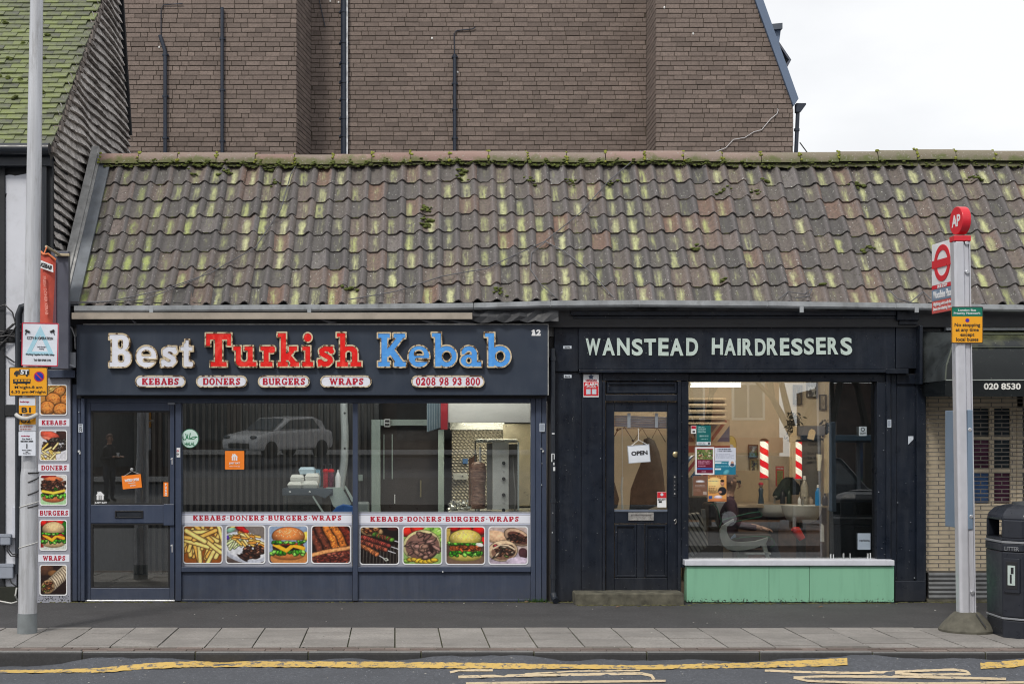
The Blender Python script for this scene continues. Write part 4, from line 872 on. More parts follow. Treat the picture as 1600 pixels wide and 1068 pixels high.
def sticker(x0, x1, y0, y1, yw, label, m=WHITE, cat='sticker', name='sticker'):
    t = tag(MB().box(X(x0, yw), X(x1, yw), yw - .002, yw + .001, Z(y1, yw), Z(y0, yw)).build(name, m), label, cat); return t
PALE = M('pale grey sticker', (.5, .55, .62), .5, 0, .2, 60)
t = sticker(122.5, 129.5, 662, 675, -.062, 'small pale numbered sticker on the frame left of the kebab door', PALE); text('2011', INK, t, X(126, -.06), -.0645, Z(668.5, -.06), h=.03, ang=R(90), depth=.001)
t = sticker(843, 851, 661, 674, -.037, 'small pale printed sticker on the right end post of the kebab shopfront', PALE); Cv(16, 24, (.62, .66, .72)).build('print', PRINT, t, X(844, -.04), X(850, -.04), Z(673, -.04), Z(662, -.04), -.0395)
b = MB()
for px, py, w, h in ((844, 700, 3, 1.2), (847, 703, 2.4, 3), (845, 756, 1.4, 1.4), (848, 705, 1, 1), (124, 703, 3, 3), (126, 705, 2, 4), (846, 723, 1, 1), (125, 643, 1, 1), (691, 891, 1.6, 2.2)): b.box(X(px), X(px + w), -.064 if px < 200 else -.04, -.02, Z(py + h), Z(py))
b.build('paint_chip', M('bare chip', (.6, .62, .64), .5), ks, kind='stuff')
# vinyl panels along the bottom of the windows
YV = .034
def food_frame(name, cv, par, x0, x1, y0, y1, yv=YV, rad=.03):
    o = cv.build('picture', PRINT, par, X(x0, yv), X(x1, yv), Z(y1, yv), Z(y0, yv), yv - .004, radius=rad)
    a_ = rrect(X(x0 - .7, yv), Z(y1 + .7, yv), X(x1 + .7, yv), Z(y0 - .7, yv), rad + .004); c_ = rrect(X(x0 + .9, yv), Z(y1 - .9, yv), X(x1 - .9, yv), Z(y0 + .9, yv), rad)
    MB().ring(a_, c_, yv - .006, yv - .003).build('picture_border', WHITE, par); return o
FRY, FRY2 = (.96, .76, .38), (.90, .60, .25)
def fries():
    c = Cv(76, 72, (.62, .34, .12))
    for k in range(22): x = random.uniform(-.05, 1.05); y = random.uniform(0, .55); a_ = random.uniform(60, 115); c.seg(x, y, x + .5 * math.cos(R(a_)), y + .5 * math.sin(R(a_)), random.uniform(.038, .052), random.choice(((.97, .78, .42), (.93, .68, .32), (.98, .83, .5))), .5, .018)
    for k in range(8): x = random.uniform(-.2, .7); y = random.uniform(.6, 1); a_ = random.uniform(-45, 25); c.seg(x, y, x + .6 * math.cos(R(a_)), y + .6 * math.sin(R(a_)), .048, random.choice(((.98, .82, .48), (.94, .70, .34))), .5, .02)
    c.seg(.08, .86, .55, .58, .055, (.99, .84, .5), .5, .02); c.grain(.08); return c
def meat(c, x0, y0, x1, y1, n, cols, r=(.03, .07), dark=.016):
    for k in range(n): c.ell(random.uniform(x0, x1), random.uniform(y0, y1), random.uniform(*r) * 1.5, random.uniform(*r) * .6, random.choice(cols), random.uniform(-.9, .9), .6, dark)
BRN = ((.42, .24, .17), (.52, .33, .25), (.34, .19, .14), (.60, .42, .34), (.30, .18, .15))
def plate_doner():
    c = Cv(76, 72, (.52, .48, .46)); c.rect(0, 0, 1, .12, (.36, .30, .28)); c.ell(.5, .42, .66, .40, (.84, .86, .92), -.25, .1); c.ell(.5, .45, .58, .34, (.93, .94, .97), -.25, .05)
    for k in range(14): x = random.uniform(.0, .35); c.seg(x, .45 + random.uniform(-.1, .3), x + .14, .55 + random.uniform(-.1, .3), .03, random.choice(((.80, .84, .62), (.87, .88, .72), (.70, .78, .5))), .4, .012)
    for k in range(28): x = random.uniform(.1, .9); y = .75 - .38 * x + random.uniform(-.16, .16) + .1; a_ = random.uniform(-60, 20); c.seg(x, y, x + .14 * math.cos(R(a_)), y + .14 * math.sin(R(a_)), .026, random.choice((FRY, FRY2, (.98, .85, .6))), .4, .014)
    meat(c, .3, .12, .95, .42, 34, BRN); c.ell(.38, .92, .13, .07, (.72, .10, .10), -.4, .4, .01); c.ell(.5, .85, .09, .05, (.8, .16, .13), -.3, .4); c.ell(.04, .68, .05, .06, (.35, .22, .62)); c.ell(.13, .88, .11, .06, (.55, .76, .66), .3); c.grain(.1); return c
def burger(bun, top_y, patty, lettuce, bgc, extra=0, seeds=True):
    c = Cv(76, 72, bgc)
    if extra == 1: c.rect(0, 0, 1, .3, (.80, .58, .36)); c.rect(0, 0, .2, .3, (.25, .26, .33)); c.put(sd_box(c.X, c.Y, (.05, .02, .98, .26, .1)), (.83, .55, .30)); c.ell(.95, .72, .1, .12, (.97, .82, .35))
    if extra == 2:
        for x, y, r in ((.5, .93, .16), (.85, .92, .17), (.98, .62, .12), (.22, .98, .13)): c.ell(x, y, r, r * .9, (.83, .10, .08), 0, .6, .01)
        c.rect(0, .55, .12, .95, (.80, .68, .34)); c.rect(0, 0, 1, .22, (.48, .38, .31))
    if extra == 3:
        for x in (.15, .42, .72): c.ell(x, .9, .16, .13, (.80, .09, .07), 0, .6, .01)
        c.ell(.95, .75, .16, .2, (.14, .42, .10), 0, .4); c.rect(0, 0, 1, .22, (.86, .88, .84)); c.rect(0, .1, .14, .4, (.6, .1, .08))
    if extra == 4: c.rect(0, 0, 1, .3, (.72, .88, .68)); c.ell(.3, .95, .3, .08, (.6, .1, .1))
    c.ell(.5, .22, .41, .13, tuple(np.array(bun) * .95), 0, .4)
    for k in range(34): x = random.uniform(.08, .92); c.ell(x, .30 + random.uniform(-.05, .05), .06, .045, random.choice(lettuce), random.uniform(-1, 1), .6, .008)
    c.put(sd_box(c.X, c.Y, (.1, .36, .9, .50, .06)), patty); meat(c, .14, .37, .86, .48, 26, [tuple(np.array(patty) * f) for f in (.7, 1, 1.35)], (.025, .05), .006)
    if extra in (1, 3): c.line([(.15, .5), (.45, .34), (.62, .48), (.88, .40)], .05, (.98, .72, .15), .2); c.put(sd_box(c.X, c.Y, (.12, .49, .88, .54, .03)), (.85, .18, .12) if extra == 3 else (.75, .2, .1))
    for k in range(26): x = random.uniform(.1, .9); c.ell(x, .545 + random.uniform(-.025, .03), .055, .03, random.choice(lettuce), random.uniform(-.6, .6), .6, .008)
    if extra == 2: c.ell(.86, .52, .10, .05, (.94, .94, .92), -.2, .2)
    if extra == 4: c.ell(.5, .84, .36, .1, (.82, .45, .28), 0, .5); meat(c, .08, .48, .92, .78, 60, BRN, (.035, .07), .012); c.line([(.1, .46), (.5, .4), (.9, .48)], .045, (.95, .82, .28), .3)
    else:
        m = c.a.copy(); c.ell(.5, top_y, .405, .235, bun, 0, .7, .008); msk = (c.Y < top_y - .11); 
        c.a[msk] = m[msk]
        if seeds:
            for k in range(70):
                x = random.uniform(.15, .85); y = random.uniform(top_y - .02, top_y + .2)
                if ((x - .5) / .36) ** 2 + ((y - top_y) / .2) ** 2 < 1: c.ell(x, y, .013, .009, (.98, .90, .70), random.uniform(-1, 1), .2)
    c.grain(.08); return c
GRN = ((.25, .62, .12), (.40, .75, .22), (.16, .45, .08), (.55, .82, .35))
def ribs():
    c = Cv(76, 72, (.16, .08, .06))
    for k in range(5):
        x = -.1 + k * .22; col = (.40, .20, .14) if k < 2 else ((.80, .45, .18) if k < 4 else (.45, .16, .1)); P = [(x + .02 * math.sin(i * 2 + k) + i * .062, 1.02 - i * .13) for i in range(6)]; c.line(P, .085, col, .7, .015)
        for i in range(24): q = random.choice(P); c.ell(q[0] + random.uniform(-.06, .06), q[1] + random.uniform(-.08, .08), .03, .02, tuple(np.array(col) * random.uniform(.6, 1.5)), random.uniform(-1, 1), .5)
    c.put(c.Y - (.26 + .12 * c.X), (.45, .20, .16)); meat(c, 0, 0, 1, .28, 60, ((.5, .22, .17), (.62, .33, .26), (.38, .15, .12)), (.03, .06), .006); c.line([(0, .22), (.3, .30), (.6, .36), (1, .42)], .05, (.85, .58, .36), .5, .01); c.grain(.2); return c
def skewers():
    c = Cv(76, 72, (.10, .06, .05))
    for k in range(13): c.seg(k * .085, .0, k * .085 + .02, .5, .012, (.3, .28, .26), .4)
    c.ell(.3, .88, .28, .13, (.82, .66, .46), -.1, .4, .01); c.ell(.3, .87, .20, .08, (.55, .32, .2)); meat(c, .12, .82, .5, .92, 10, ((.7, .42, .25), (.5, .25, .15)), (.02, .05)); c.ell(.85, .95, .16, .07, (.30, .12, .10))
    for (x0, y0, x1, y1, col) in ((.08, .72, 1.0, .40, (.62, .26, .22)), (.02, .52, .62, .16, (.80, .47, .28)), (.05, .60, .9, .30, (.66, .33, .25)), (.35, .80, 1.02, .58, (.55, .30, .2))):
        c.seg(x0, y0, x1, y1, .012, (.8, .8, .82))
        for i in range(15):
            t = i / 15 * .75; c.ell(x0 + (x1 - x0) * t, y0 + (y1 - y0) * t, .062, .05, tuple(np.array(random.choice((col, (.35, .55, .2) if col[1] == .30 else col))) * random.uniform(.7, 1.25)), random.uniform(-1, 1), .7, .008)
    c.line([(.60, .17), (.66, .10), (.72, .12), (.68, .17), (.62, .15)], .012, (.82, .84, .8)); c.grain(.1); return c
def doner_pitta():
    c = Cv(76, 72, (.60, .74, .42)); c.rect(0, .75, .6, 1, (.75, .12, .08))
    for x, y in ((.1, .88), (.38, .95)): c.ell(x, y, .17, .15, (.86, .18, .12), 0, .6, .01)
    for k in range(24): c.ell(random.uniform(.55, 1), random.uniform(.6, 1), .1, .06, random.choice(((.60, .78, .35), (.75, .86, .52), (.48, .68, .25))), random.uniform(-1, 1), .5)
    c.ell(.48, .5, .47, .40, (.87, .83, .60), .2, .3, .01); c.ell(.5, .48, .43, .36, (.55, .40, .36), .1, .2)
    for k in range(44): a_ = random.uniform(0, 6.3); r = random.uniform(0, .32); c.ell(.5 + r * math.cos(a_) * 1.2, .48 + r * math.sin(a_), random.uniform(.06, .14), random.uniform(.03, .06), random.choice(((.56, .42, .38), (.66, .50, .46), (.46, .33, .30), (.60, .46, .40))), random.uniform(-.8, .8), .6, .01)
    for k in range(8): x = .1 + k * .1; c.ell(x, .10 + .03 * math.sin(k), .09, .05, random.choice(((.87, .72, .2), (.78, .64, .22), (.55, .72, .3))), random.uniform(-.5, .5), .5, .008)
    c.ell(.72, .42, .05, .13, (.20, .12, .11), .3); c.grain(.08); return c
def wraps_cut():
    c = Cv(76, 72, (.80, .72, .70)); c.rect(0, 0, 1, .3, (.72, .66, .72)); c.ell(.2, .72, .34, .17, (.88, .72, .58), -.2, .4); c.ell(.72, .72, .34, .2, (.80, .66, .55), -.45, .4, .01); c.ell(.74, .70, .28, .14, (.42, .26, .22), -.45, .3); meat(c, .52, .6, .95, .8, 16, BRN + ((.75, .3, .28),), (.02, .05))
    c.ell(.36, .36, .37, .27, (.90, .78, .64), .1, .3, .01); c.ell(.38, .34, .31, .21, (.60, .44, .36), .1, .2); meat(c, .14, .2, .6, .5, 30, BRN + ((.80, .7, .6), (.7, .25, .3), (.5, .6, .3)), (.02, .05)); c.line([(.12, .42), (.3, .52), (.5, .5), (.66, .40)], .02, (.93, .84, .72)); c.ell(.88, .3, .12, .14, (.30, .18, .2), .4); c.ell(.75, .08, .3, .12, (.82, .76, .84)); c.grain(.12); return c
def nuggets():
    c = Cv(56, 60, (.80, .56, .28))
    for k in range(10): x = random.uniform(0, .5); y = random.uniform(.55, 1); c.seg(x, y, x + .35, y + random.uniform(-.1, .25), .05, random.choice(((.95, .78, .45), (.90, .70, .36))), .5, .015)
    for x, y, rx, ry in ((.72, .78, .22, .14), (.5, .52, .28, .2), (.92, .5, .16, .16), (.28, .24, .27, .22), (.76, .2, .26, .19)):
        c.ell(x, y, rx, ry, (.86, .54, .25), random.uniform(-.3, .4), .6, .02)
        for k in range(40): a_ = random.uniform(0, 6.3); r = random.random() ** .5 * .8; c.ell(x + r * rx * math.cos(a_), y + r * ry * math.sin(a_), .022, .016, random.choice(((.93, .66, .36), (.76, .42, .18))), 0, .3)
    return c
def plate_meat():
    c = Cv(56, 60, (.90, .90, .93)); c.ell(.9, .9, .3, .3, (.25, .16, .14)); c.ell(.35, .84, .36, .13, (.86, .36, .27), -.2, .4, .01); c.ell(.3, .72, .24, .06, (.92, .5, .4), -.3); meat(c, .3, .35, .98, .72, 40, ((.36, .33, .30), (.46, .42, .38), (.28, .24, .22)), (.03, .06)); meat(c, .1, .3, .6, .6, 40, ((.30, .20, .17), (.40, .28, .24), (.22, .14, .12)), (.02, .045))
    for k in range(18): x = random.uniform(0, .5); y = random.uniform(.02, .4); a_ = random.uniform(-60, 60); c.seg(x, y, x + .25 * math.cos(R(a_)), y + .25 * math.sin(R(a_)), .03, random.choice((FRY, (.97, .85, .6))), .5, .014)
    c.grain(.1); return c
def wrap_roll():
    c = Cv(56, 60, (.16, .10, .09)); c.ell(.2, .85, .3, .2, (.34, .22, .16)); c.ell(.5, .72, .2, .1, (.5, .34, .2)); c.seg(.38, .32, .95, .78, .21, (.80, .74, .64), .45, .01)
    for k in range(9): t = k / 9; c.line([(.40 + .6 * t - .07, .52 + .42 * t), (.46 + .6 * t, .38 + .44 * t), (.52 + .6 * t + .02, .22 + .42 * t)], .012, (.28, .18, .13))
    c.ell(.30, .28, .24, .22, (.72, .58, .42), .5, .3, .01); meat(c, .14, .14, .45, .42, 30, ((.62, .38, .22), (.48, .26, .16), (.75, .5, .32), (.5, .55, .25)), (.02, .045)); c.rect(0, 0, 1, .06, (.1, .06, .05)); c.grain(.1); return c
for wi, (a_, b_, pics) in enumerate(((284, 550, [fries, plate_doner, lambda: burger((.83, .50, .26), .72, (.22, .12, .08), GRN, (.60, .68, .80), 1), ribs]), (560, 829, [skewers, doner_pitta, lambda: burger((.82, .74, .36), .68, (.62, .30, .14), GRN, (.35, .26, .22), 2), wraps_cut]))):
    vp = tag(MB().box(X(a_, YV), X(b_, YV), YV, YV + .004, Z(884.5, YV), Z(799.5, YV)).build('menu_vinyl', SILVER), ('grey menu sticker with chips, doner plate, burger and ribs along the left shop window', 'grey menu sticker with skewers, doner pitta, chicken burger and wraps along the right shop window')[wi], 'window sticker')
    box_part('band', WHITEVINYL, vp, X(a_ + .5, YV), X(b_ - .5, YV), YV - .003, YV - .0005, Z(817, YV), Z(804.5, YV), 0)
    for z0 in (802.5, 818.6): box_part('stripe', M('blue-white stripe', (.62, .66, .80), .4), vp, X(a_ + .5, YV), X(b_ - .5, YV), YV - .003, YV - .0005, Z(z0 + .6, YV), Z(z0 - .4, YV), 0)
    cxw = X(417.5 if wi == 0 else 694.5, YV); slab_text('KEBABS.DONERS.BURGERS.WRAPS', RED, vp, cxw, YV - .0032, Z(808.5 if wi == 0 else 810.2, YV), X(532, YV) - X(300.5, YV), None, .0015, 'lettering', track=4.2)
    for k, f in enumerate(pics): x0 = a_ + 1.8 + k * (66.8 if wi == 0 else 67.1); food_frame('picture', f(), vp, x0 + .6, x0 + 61.6, 820.6 if wi == 0 else 822.2, 879.4 if wi == 0 else 881)
# upright menu panel at the left
YS = -.075
sm = tag(box_part('menu_board', SILVER, None, X(58, YS), X(110, YS), YS, YS + .05, Z(943, YS), Z(590.5, YS), .003), 'tall narrow grey menu board with five food pictures beside the lamp post', 'menu board')
for k, (f, w, y0) in enumerate(((nuggets, 'KEBABS', 601), (plate_meat, 'DONERS', 672), (lambda: burger((.80, .45, .28), .7, (.30, .17, .12), GRN, (.93, .92, .9), 4), 'BURGERS', 741.5), (lambda: burger((.80, .68, .50), .70, (.5, .18, .1), GRN, (.15, .14, .1), 3), 'WRAPS', 812), (wrap_roll, None, 882))):
    food_frame('picture', f(), sm, 62.6, 104.6, y0, y0 + 47, YS, .022)
    if w: yy = (654, 724.5, 795, 865.5)[k]; box_part('band', WHITEVINYL, sm, X(60, YS), X(108.5, YS), YS - .003, YS - .0005, Z(yy + 11.6, YS), Z(yy, YS), 0); slab_text(w, RED, sm, X(84.5, YS), YS - .0033, Z(yy + 5.8, YS), {'KEBABS': .253, 'DONERS': .262, 'BURGERS': .292, 'WRAPS': .232}[w], .052, .0015, track=3)
dd = MB(); [dd.ball((X(random.uniform(60, 108), YS), YS, Z(938 - abs(random.gauss(0, 5)), YS)), (.004, .002, random.uniform(.003, .010)), 5, 4) for _ in range(70)]; dd.build('splash', M('dark splashes', (.03, .03, .035), .7), sm, kind='stuff')
# ---------------------------------------------------------------- sign board with built-up letters
YSG = -.19
sg = thing('kebab_sign', 'dark grey shop sign with raised white, red and blue letters above the kebab shopfront', 'shop sign', (X(488), YSG, 2.2))
bd = MB(); x0, x1, z0, z1 = X(119.5, YSG), X(856, YSG), Z(617, YSG), Z(507, YSG); bd.box(x0, x1, YSG, -.02, z0, z1); bd.build('sign_board', SIGNB, sg, bev=.004)
ch = M('chipped white edge', (.62, .62, .60), .6, 0, .3, 30); b = MB(); b.box(X(130, YSG), X(856.6, YSG), YSG + .004, YSG + .02, z1 + .0005, z1 + .007); b.box(x1 + .0005, x1 + .006, YSG + .003, YSG + .02, z0, z1 + .007); b.build('sign_edge', ch, sg)
fr('sign_soffit', 120, 852, 617.3, 622, -.06, -.02, BLACK, sg, 0)
def rusty(name, c, rust=.55):
    n = NT(name); n.col(n.mix(n.rng(n.noise(16, 6, .7), .50, .56), c, (.10, .055, .025))); n.rough(.5); n.b.inputs['Metallic'].default_value = .25; n.bump(n.noise(60), .2, .003); return n.m
EDGEM = rusty('flaking cream and gold trim', (.62, .52, .36)); BACKM = rusty('rusting gold return', (.30, .21, .11))
def face_mat(name, c, c2, thr=.55, crack=0):
    n = NT(name); f = n.noise(9, 5, .6, dist=1.5); k = n.mix(n.rng(f, thr - .1, thr + .12), c, c2)
    if crack: k = n.mix(n.math('MULTIPLY', n.rng(n.voro(14, n.co(), 'Distance'), .0, .05, 1, 0), crack), k, tuple(np.array(c2) * 1.3))
    n.col(k); n.rough(.32); return n.m
WF = face_mat('white acrylic', (.72, .74, .82), (.66, .68, .76)); RF_ = face_mat('crazed red acrylic', (.72, .012, .010), (.85, .07, .05), .58); BF = face_mat('blue acrylic', (.075, .30, .74), (.11, .38, .82))
spec = [('Best', WF, [(170, 'B', 36), (212, 'e', 34), (250, 's', 28), (281, 't', 21.5)]), ('Turkish', RF_, [(321, 'T', 41), (363.5, 'u', 39), (406, 'r', 24.5), (433, 'k', 35), (471.5, 'i', 19.5), (495, 's', 28), (525.5, 'h', 41)]), ('Kebab', BF, [(590, 'K', 45), (637.5, 'e', 35), (674, 'b', 41), (719, 'a', 35), (757, 'b', 42)])]
YL = YSG - .055; base = {0: 573.5, 1: 573, 2: 573}
for wi, (wd_, fm, ls) in enumerate(spec):
    for px, g, w in ls:
        k = w / GL[g][0]
        def up(me, grow, y, d):
            n = len(me.vertices); co = np.empty(n * 3); me.vertices.foreach_get('co', co); co = co.reshape(-1, 3); dz_ = co[:, 2].max() - co[:, 2].min(); s = 1 / sc_at(YL)
            out = np.stack([X(px, YL) + co[:, 0] * k * s, y - (co[:, 2] - co[:, 2].min()) / dz_ * d, Z(base[wi], YL) + co[:, 1] * s], 1); me.vertices.foreach_set('co', out.ravel()); me.update(); return me
        pr = GL[g][1]
        me = up(curve_mesh(glyph_loops(pr, 1.5), 1), 0, YSG - .001, .048); me.materials.append(BACKM); lt = link('letter', me, sg); lt['label'] = f"{['white', 'red', 'blue'][wi]} raised letter {g}"
        lp_o, lp_i = glyph_loops(pr, 1.3), glyph_loops(pr, -.9)
        me = up(curve_mesh(lp_o + lp_i, 1), 0, YSG - .0495, .006); me.materials.append(EDGEM); link('letter_trim', me, lt)
        me = up(curve_mesh(glyph_loops(pr, -.95), 1), 0, YSG - .0495, .002); me.materials.append(fm); link('letter_face', me, lt)
for (px0, px1, w, m0, m1) in ((212, 291, 'KEBABS', 223, 280), (307, 387, 'DONERS', 318, 376), (403.5, 484.5, 'BURGERS', 411, 477), (500.5, 581, 'WRAPS', 515, 568), (642.5, 757, '0208 98 93 800', 650, 750)):
    zc, hh = Z(595.8, YSG), .062; o_ = rrect(X(px0, YSG), zc - hh, X(px1, YSG), zc + hh, .0615, 8); i_ = rrect(X(px0 + 2.2, YSG), zc - hh + .014, X(px1 - 2.2, YSG), zc + hh - .014, .047, 8)
    pl = MB().prism(o_, YSG - .03, YSG - .001).build('name_plate', BACKM, sg); MB().ring(o_, i_, YSG - .036, YSG - .0302).build('plate_trim', EDGEM, pl); MB().prism(i_, YSG - .0325, YSG - .0303).build('plate_face', WF, pl)
    slab_text(w, RED, pl, (X(m0, YSG) + X(m1, YSG)) / 2, YSG - .0326, zc, X(m1, YSG) - X(m0, YSG), .072 if w[0] != '0' else .08, .002, track=2.2)
slab_text('12', WHITE, sg, X(837.5, YSG), YSG - .0005, Z(519.5, YSG), .095, .064, .003, 'house_number', track=1.5)
# ---------------------------------------------------------------- stickers on the kebab glass
YG = .012
t = tag(MB().prism(circ(X(296.5, YG), Z(684.5, YG), .093, .1, 32), YG, YG + .002).build('halal_sticker', M('pale mint sticker', (.62, .80, .74), .4)), 'round pale green HALAL sticker on the glass beside the kebab door', 'sticker')
GRNI = M('green print', (.01, .19, .08), .4)
MB().ring(circ(X(296.5, YG), Z(684.5, YG), .093, .1, 32), circ(X(296.5, YG), Z(684.5, YG), .088, .095, 32), YG - .002, YG - .0002).build('rim', GRNI, t)
text('HALAL', GRNI, t, X(296.5, YG), YG - .0005, Z(693, YG), .105, .036, .02)
def strokes(segs, r, cx, cz, s, y): 
    lp = [[(cx + p[0] * s, cz + p[1] * s) for p in l] for l in glyph_loops(segs, 0, .4, 4, (60, 40))]; me = curve_mesh(lp, .001); n = len(me.vertices); co = np.empty(n * 3); me.vertices.foreach_get('co', co); co = co.reshape(-1, 3); me.vertices.foreach_set('co', np.stack([co[:, 0], y - (co[:, 2] - co[:, 2].min()), co[:, 1]], 1).ravel()); me.update(); return me
ar = strokes([('s', 1.5, (49, 15), (43, 17), (36, 16), (30, 12.5), (24, 10), (24, 17), (26, 28)), ('s', 1.4, (47, 16), (40, 10), (33, 9), (24, 9.5)), ('s', 1.5, (24, 9.5), (17, 11), (13, 16), (11, 26)), ('s', 1.4, (18, 24), (16, 14)), ('s', 1.5, (13, 12), (10, 7), (4, 7), (1, 12), (2, 17))], 1, X(284, YG) + .008, Z(689, YG) - .004, .0031, YG - .0005); ar.materials.append(GRNI); link('arabic_script', ar, t)
def house_logo(par, m, cx, cz, s, y):
    h = [(-1, -.9), (-.72, -.9), (-.72, .1), (-.95, .05), (-1, .2), (-.45, .75), (-.45, .95), (-.2, .95), (0, 1.1), (.25, .9), (.25, .7), (1, .2), (.95, .05), (.72, .1), (.72, -.9)]
    b = MB(); P = lambda l: [(cx + a_ * s, cz + b_ * s) for a_, b_ in l]
    b.prism(P([(-1, .1), (1, .1), (.15, .98), (-.15, .98)]), y - .001, y); b.prism(P([(-.8, -.95), (-.32, -.95), (-.32, .098), (-.8, .098)]), y - .001, y); b.prism(P([(.32, -.95), (.8, -.95), (.8, .098), (.32, .098)]), y - .001, y); b.prism(P([(-.14, -.95), (.1, -.95), (.1, .098), (-.14, .098)]), y - .001, y); b.prism(P([(-.62, .5), (-.38, .72), (-.38, .98), (-.62, .98)]), y - .001, y); return b.build('logo', m, par)
t = tag(MB().prism(rrect(X(351.5, YG), Z(733, YG), X(381.5, YG), Z(704, YG), .008), YG, YG + .002).build('delivery_sticker', ORANGE), 'square orange delivery sticker in the left kebab window', 'sticker')
house_logo(t, WHITE, X(366.5, YG), Z(714, YG), .036, YG - .0002); text('JUST EAT', WHITE, t, X(366.5, YG), YG - .0002, Z(723.5, YG), .115, .024, .04); text('Order on the app', WHITE, t, X(366.5, YG), YG - .0002, Z(728.3, YG), .11, .012, .02)
YD = -.001
dl = thing('door_decal', 'white house logo and lettering stuck low on the kebab door glass', 'sticker', (X(157, YD), YD, Z(780, YD))); house_logo(dl, WHITE, X(156.5, YD), Z(774, YD), .045, YD); text('JUST EAT', WHITE, dl, X(157.5, YD), YD, Z(785.2, YD), .13, .022, .04)
hs = thing('open_sign', "orange WE'RE OPEN card hanging tilted from a sucker on the kebab door", 'sign', (X(205, YD), YD, Z(753, YD)))
def rot(pts, cx, cz, a_): return [(cx + (p[0]) * math.cos(a_) - p[1] * math.sin(a_), cz + p[0] * math.sin(a_) + p[1] * math.cos(a_)) for p in pts]
ca = R(5.5); cx, cz = X(206, YD), Z(752, YD); MB().prism(rot([(-.1, -.07), (.1, -.07), (.1, .07), (-.1, .07)], cx, cz, ca), YD - .004, YD - .001).build('card', ORANGE, hs)
text("WE'RE OPEN", WHITE, hs, cx + .0, YD - .0042, cz + .018, .15, .03, .05, ang=ca); text('Come on in', WHITE, hs, cx, YD - .0042, cz - .012, .075, .014, .02, ang=ca); text('JUST EAT', WHITE, hs, cx + .012, YD - .0042, cz - .042, .06, .014, .03, ang=ca)
b = MB(); b.tube([(X(193, YD), YD - .003, Z(744, YD)), (X(206, YD), YD - .006, Z(735.5, YD)), (X(218, YD), YD - .003, Z(740, YD))], .0022, 5); b.build('string', M('string', (.5, .5, .5), .7), hs); MB().ball((X(206, YD), YD - .008, Z(733, YD)), (.018, .008, .018), 10, 6).build('sucker', M('clear rubber', (.3, .31, .32), .2), hs, smooth=True)
t = tag(MB().box(X(255.5, YD), X(263, YD), YD - .001, YD + .001, Z(775, YD), Z(753, YD)).build('push_sticker', ORANGE), 'narrow upright orange PUSH sticker at the edge of the kebab door glass', 'sticker')
for k, c_ in enumerate('PUSH'): text(c_, WHITE, t, X(259.3, YD), YD - .0012, Z(756.5 + k * 4.6, YD), .018, .024, .04)
MB().box(X(257.5, YD), X(261, YD), YD - .002, YD - .0012, Z(773.6, YD), Z(772.6, YD)).build('bar', WHITE, t)
# ---------------------------------------------------------------- inside the kebab shop
def at(px0, px1, py0, py1, y): return X(px0, y), X(px1, y), Z(py1, y), Z(py0, y)
SLATM = M('grey-brown slat', (.058, .054, .052), .6, 0, .35, 6); sw = thing('slat_wall', 'dark wall of upright slats behind the kebab counter', 'wall panel', (X(430, 2.7), 2.75, .0)); box_part('backing', BLACK, sw, X(100, 2.8), X(592, 2.8), 2.76, 2.8, .02, 2.7, 0)
for k in range(47):
    px = 130 + k * 9.75
    if px < 586: box_part('slat', SLATM, sw, X(px, 2.7), X(px + 4.6, 2.7), 2.71, 2.757, .03, 2.69, .004)
MINT = M('pale green-grey gloss paint', (.36, .43, .40), .35, 0, .05)
df_ = thing('inner_doorframe', 'pale green inner door frame and dark panelled door behind the counter', 'door frame', (X(640, 2.2), 2.2, 0))
for (a_, b_, c_, d_) in ((580.5, 594.5, 655, 938), (684.5, 694, 671, 938)): x0, x1, z0, z1 = at(a_, b_, c_, d_, 2.2); box_part('jamb', MINT, df_, x0, x1, 2.15, 2.3, .02, z1, .006)
x0, x1, z0, z1 = at(594.7, 684.3, 655, 664.5, 2.2); box_part('head', MINT, df_, x0, x1, 2.16, 2.3, z0, z1, .004)
DKB = M('dark brown door', (.045, .035, .033), .35, 0, .2); x0, x1, z0, z1 = at(594.5, 684.5, 664.5, 938, 2.34); box_part('door', DKB, df_, x0, x1, 2.33, 2.37, .02, z1, 0)
for a_ in (599, 612): x0, x1, z0, z1 = at(a_, a_ + 1.6, 678, 748, 2.3); box_part('trim', MINT, df_, x0, x1, 2.31, 2.33, z0, z1, 0)
b = MB(); x0, x1, z0, z1 = at(656, 658.5, 750, 776, 2.3); b.box(x0, x1, 2.29, 2.32, z0, z1); b.build('pull_handle', M('brass', (.45, .38, .22), .35, .8), df_, bev=.002); x0, x1, z0, z1 = at(616, 617.5, 772, 786, 2.3); box_part('bolt', WHITE, df_, x0, x1, 2.3, 2.32, z0, z1, 0)
x0, x1, z0, z1 = at(600, 610, 654, 667, 2.1); t = tag(MB().box(x0, x1, 2.08, 2.15, z0, z1).build('door_sensor', WHITE, bev=.015), 'small white sensor box with black windows on the pale inner door frame', 'sensor')
for zc in (657.5, 663): a0, a1, b0, b1 = at(601.5, 608.5, zc - 1.8, zc + 1.8, 2.08); box_part('sensor_window', INK, t, a0, a1, 2.07, 2.079, b0, b1, .004)
CHR = M('brushed stainless', (.50, .50, .48), .32, .75, .06, 3)
hd = thing('extractor_hood', 'stainless extractor hood with a lit underside over the doner grill', 'extractor hood', (X(766, .9), .9, 2))
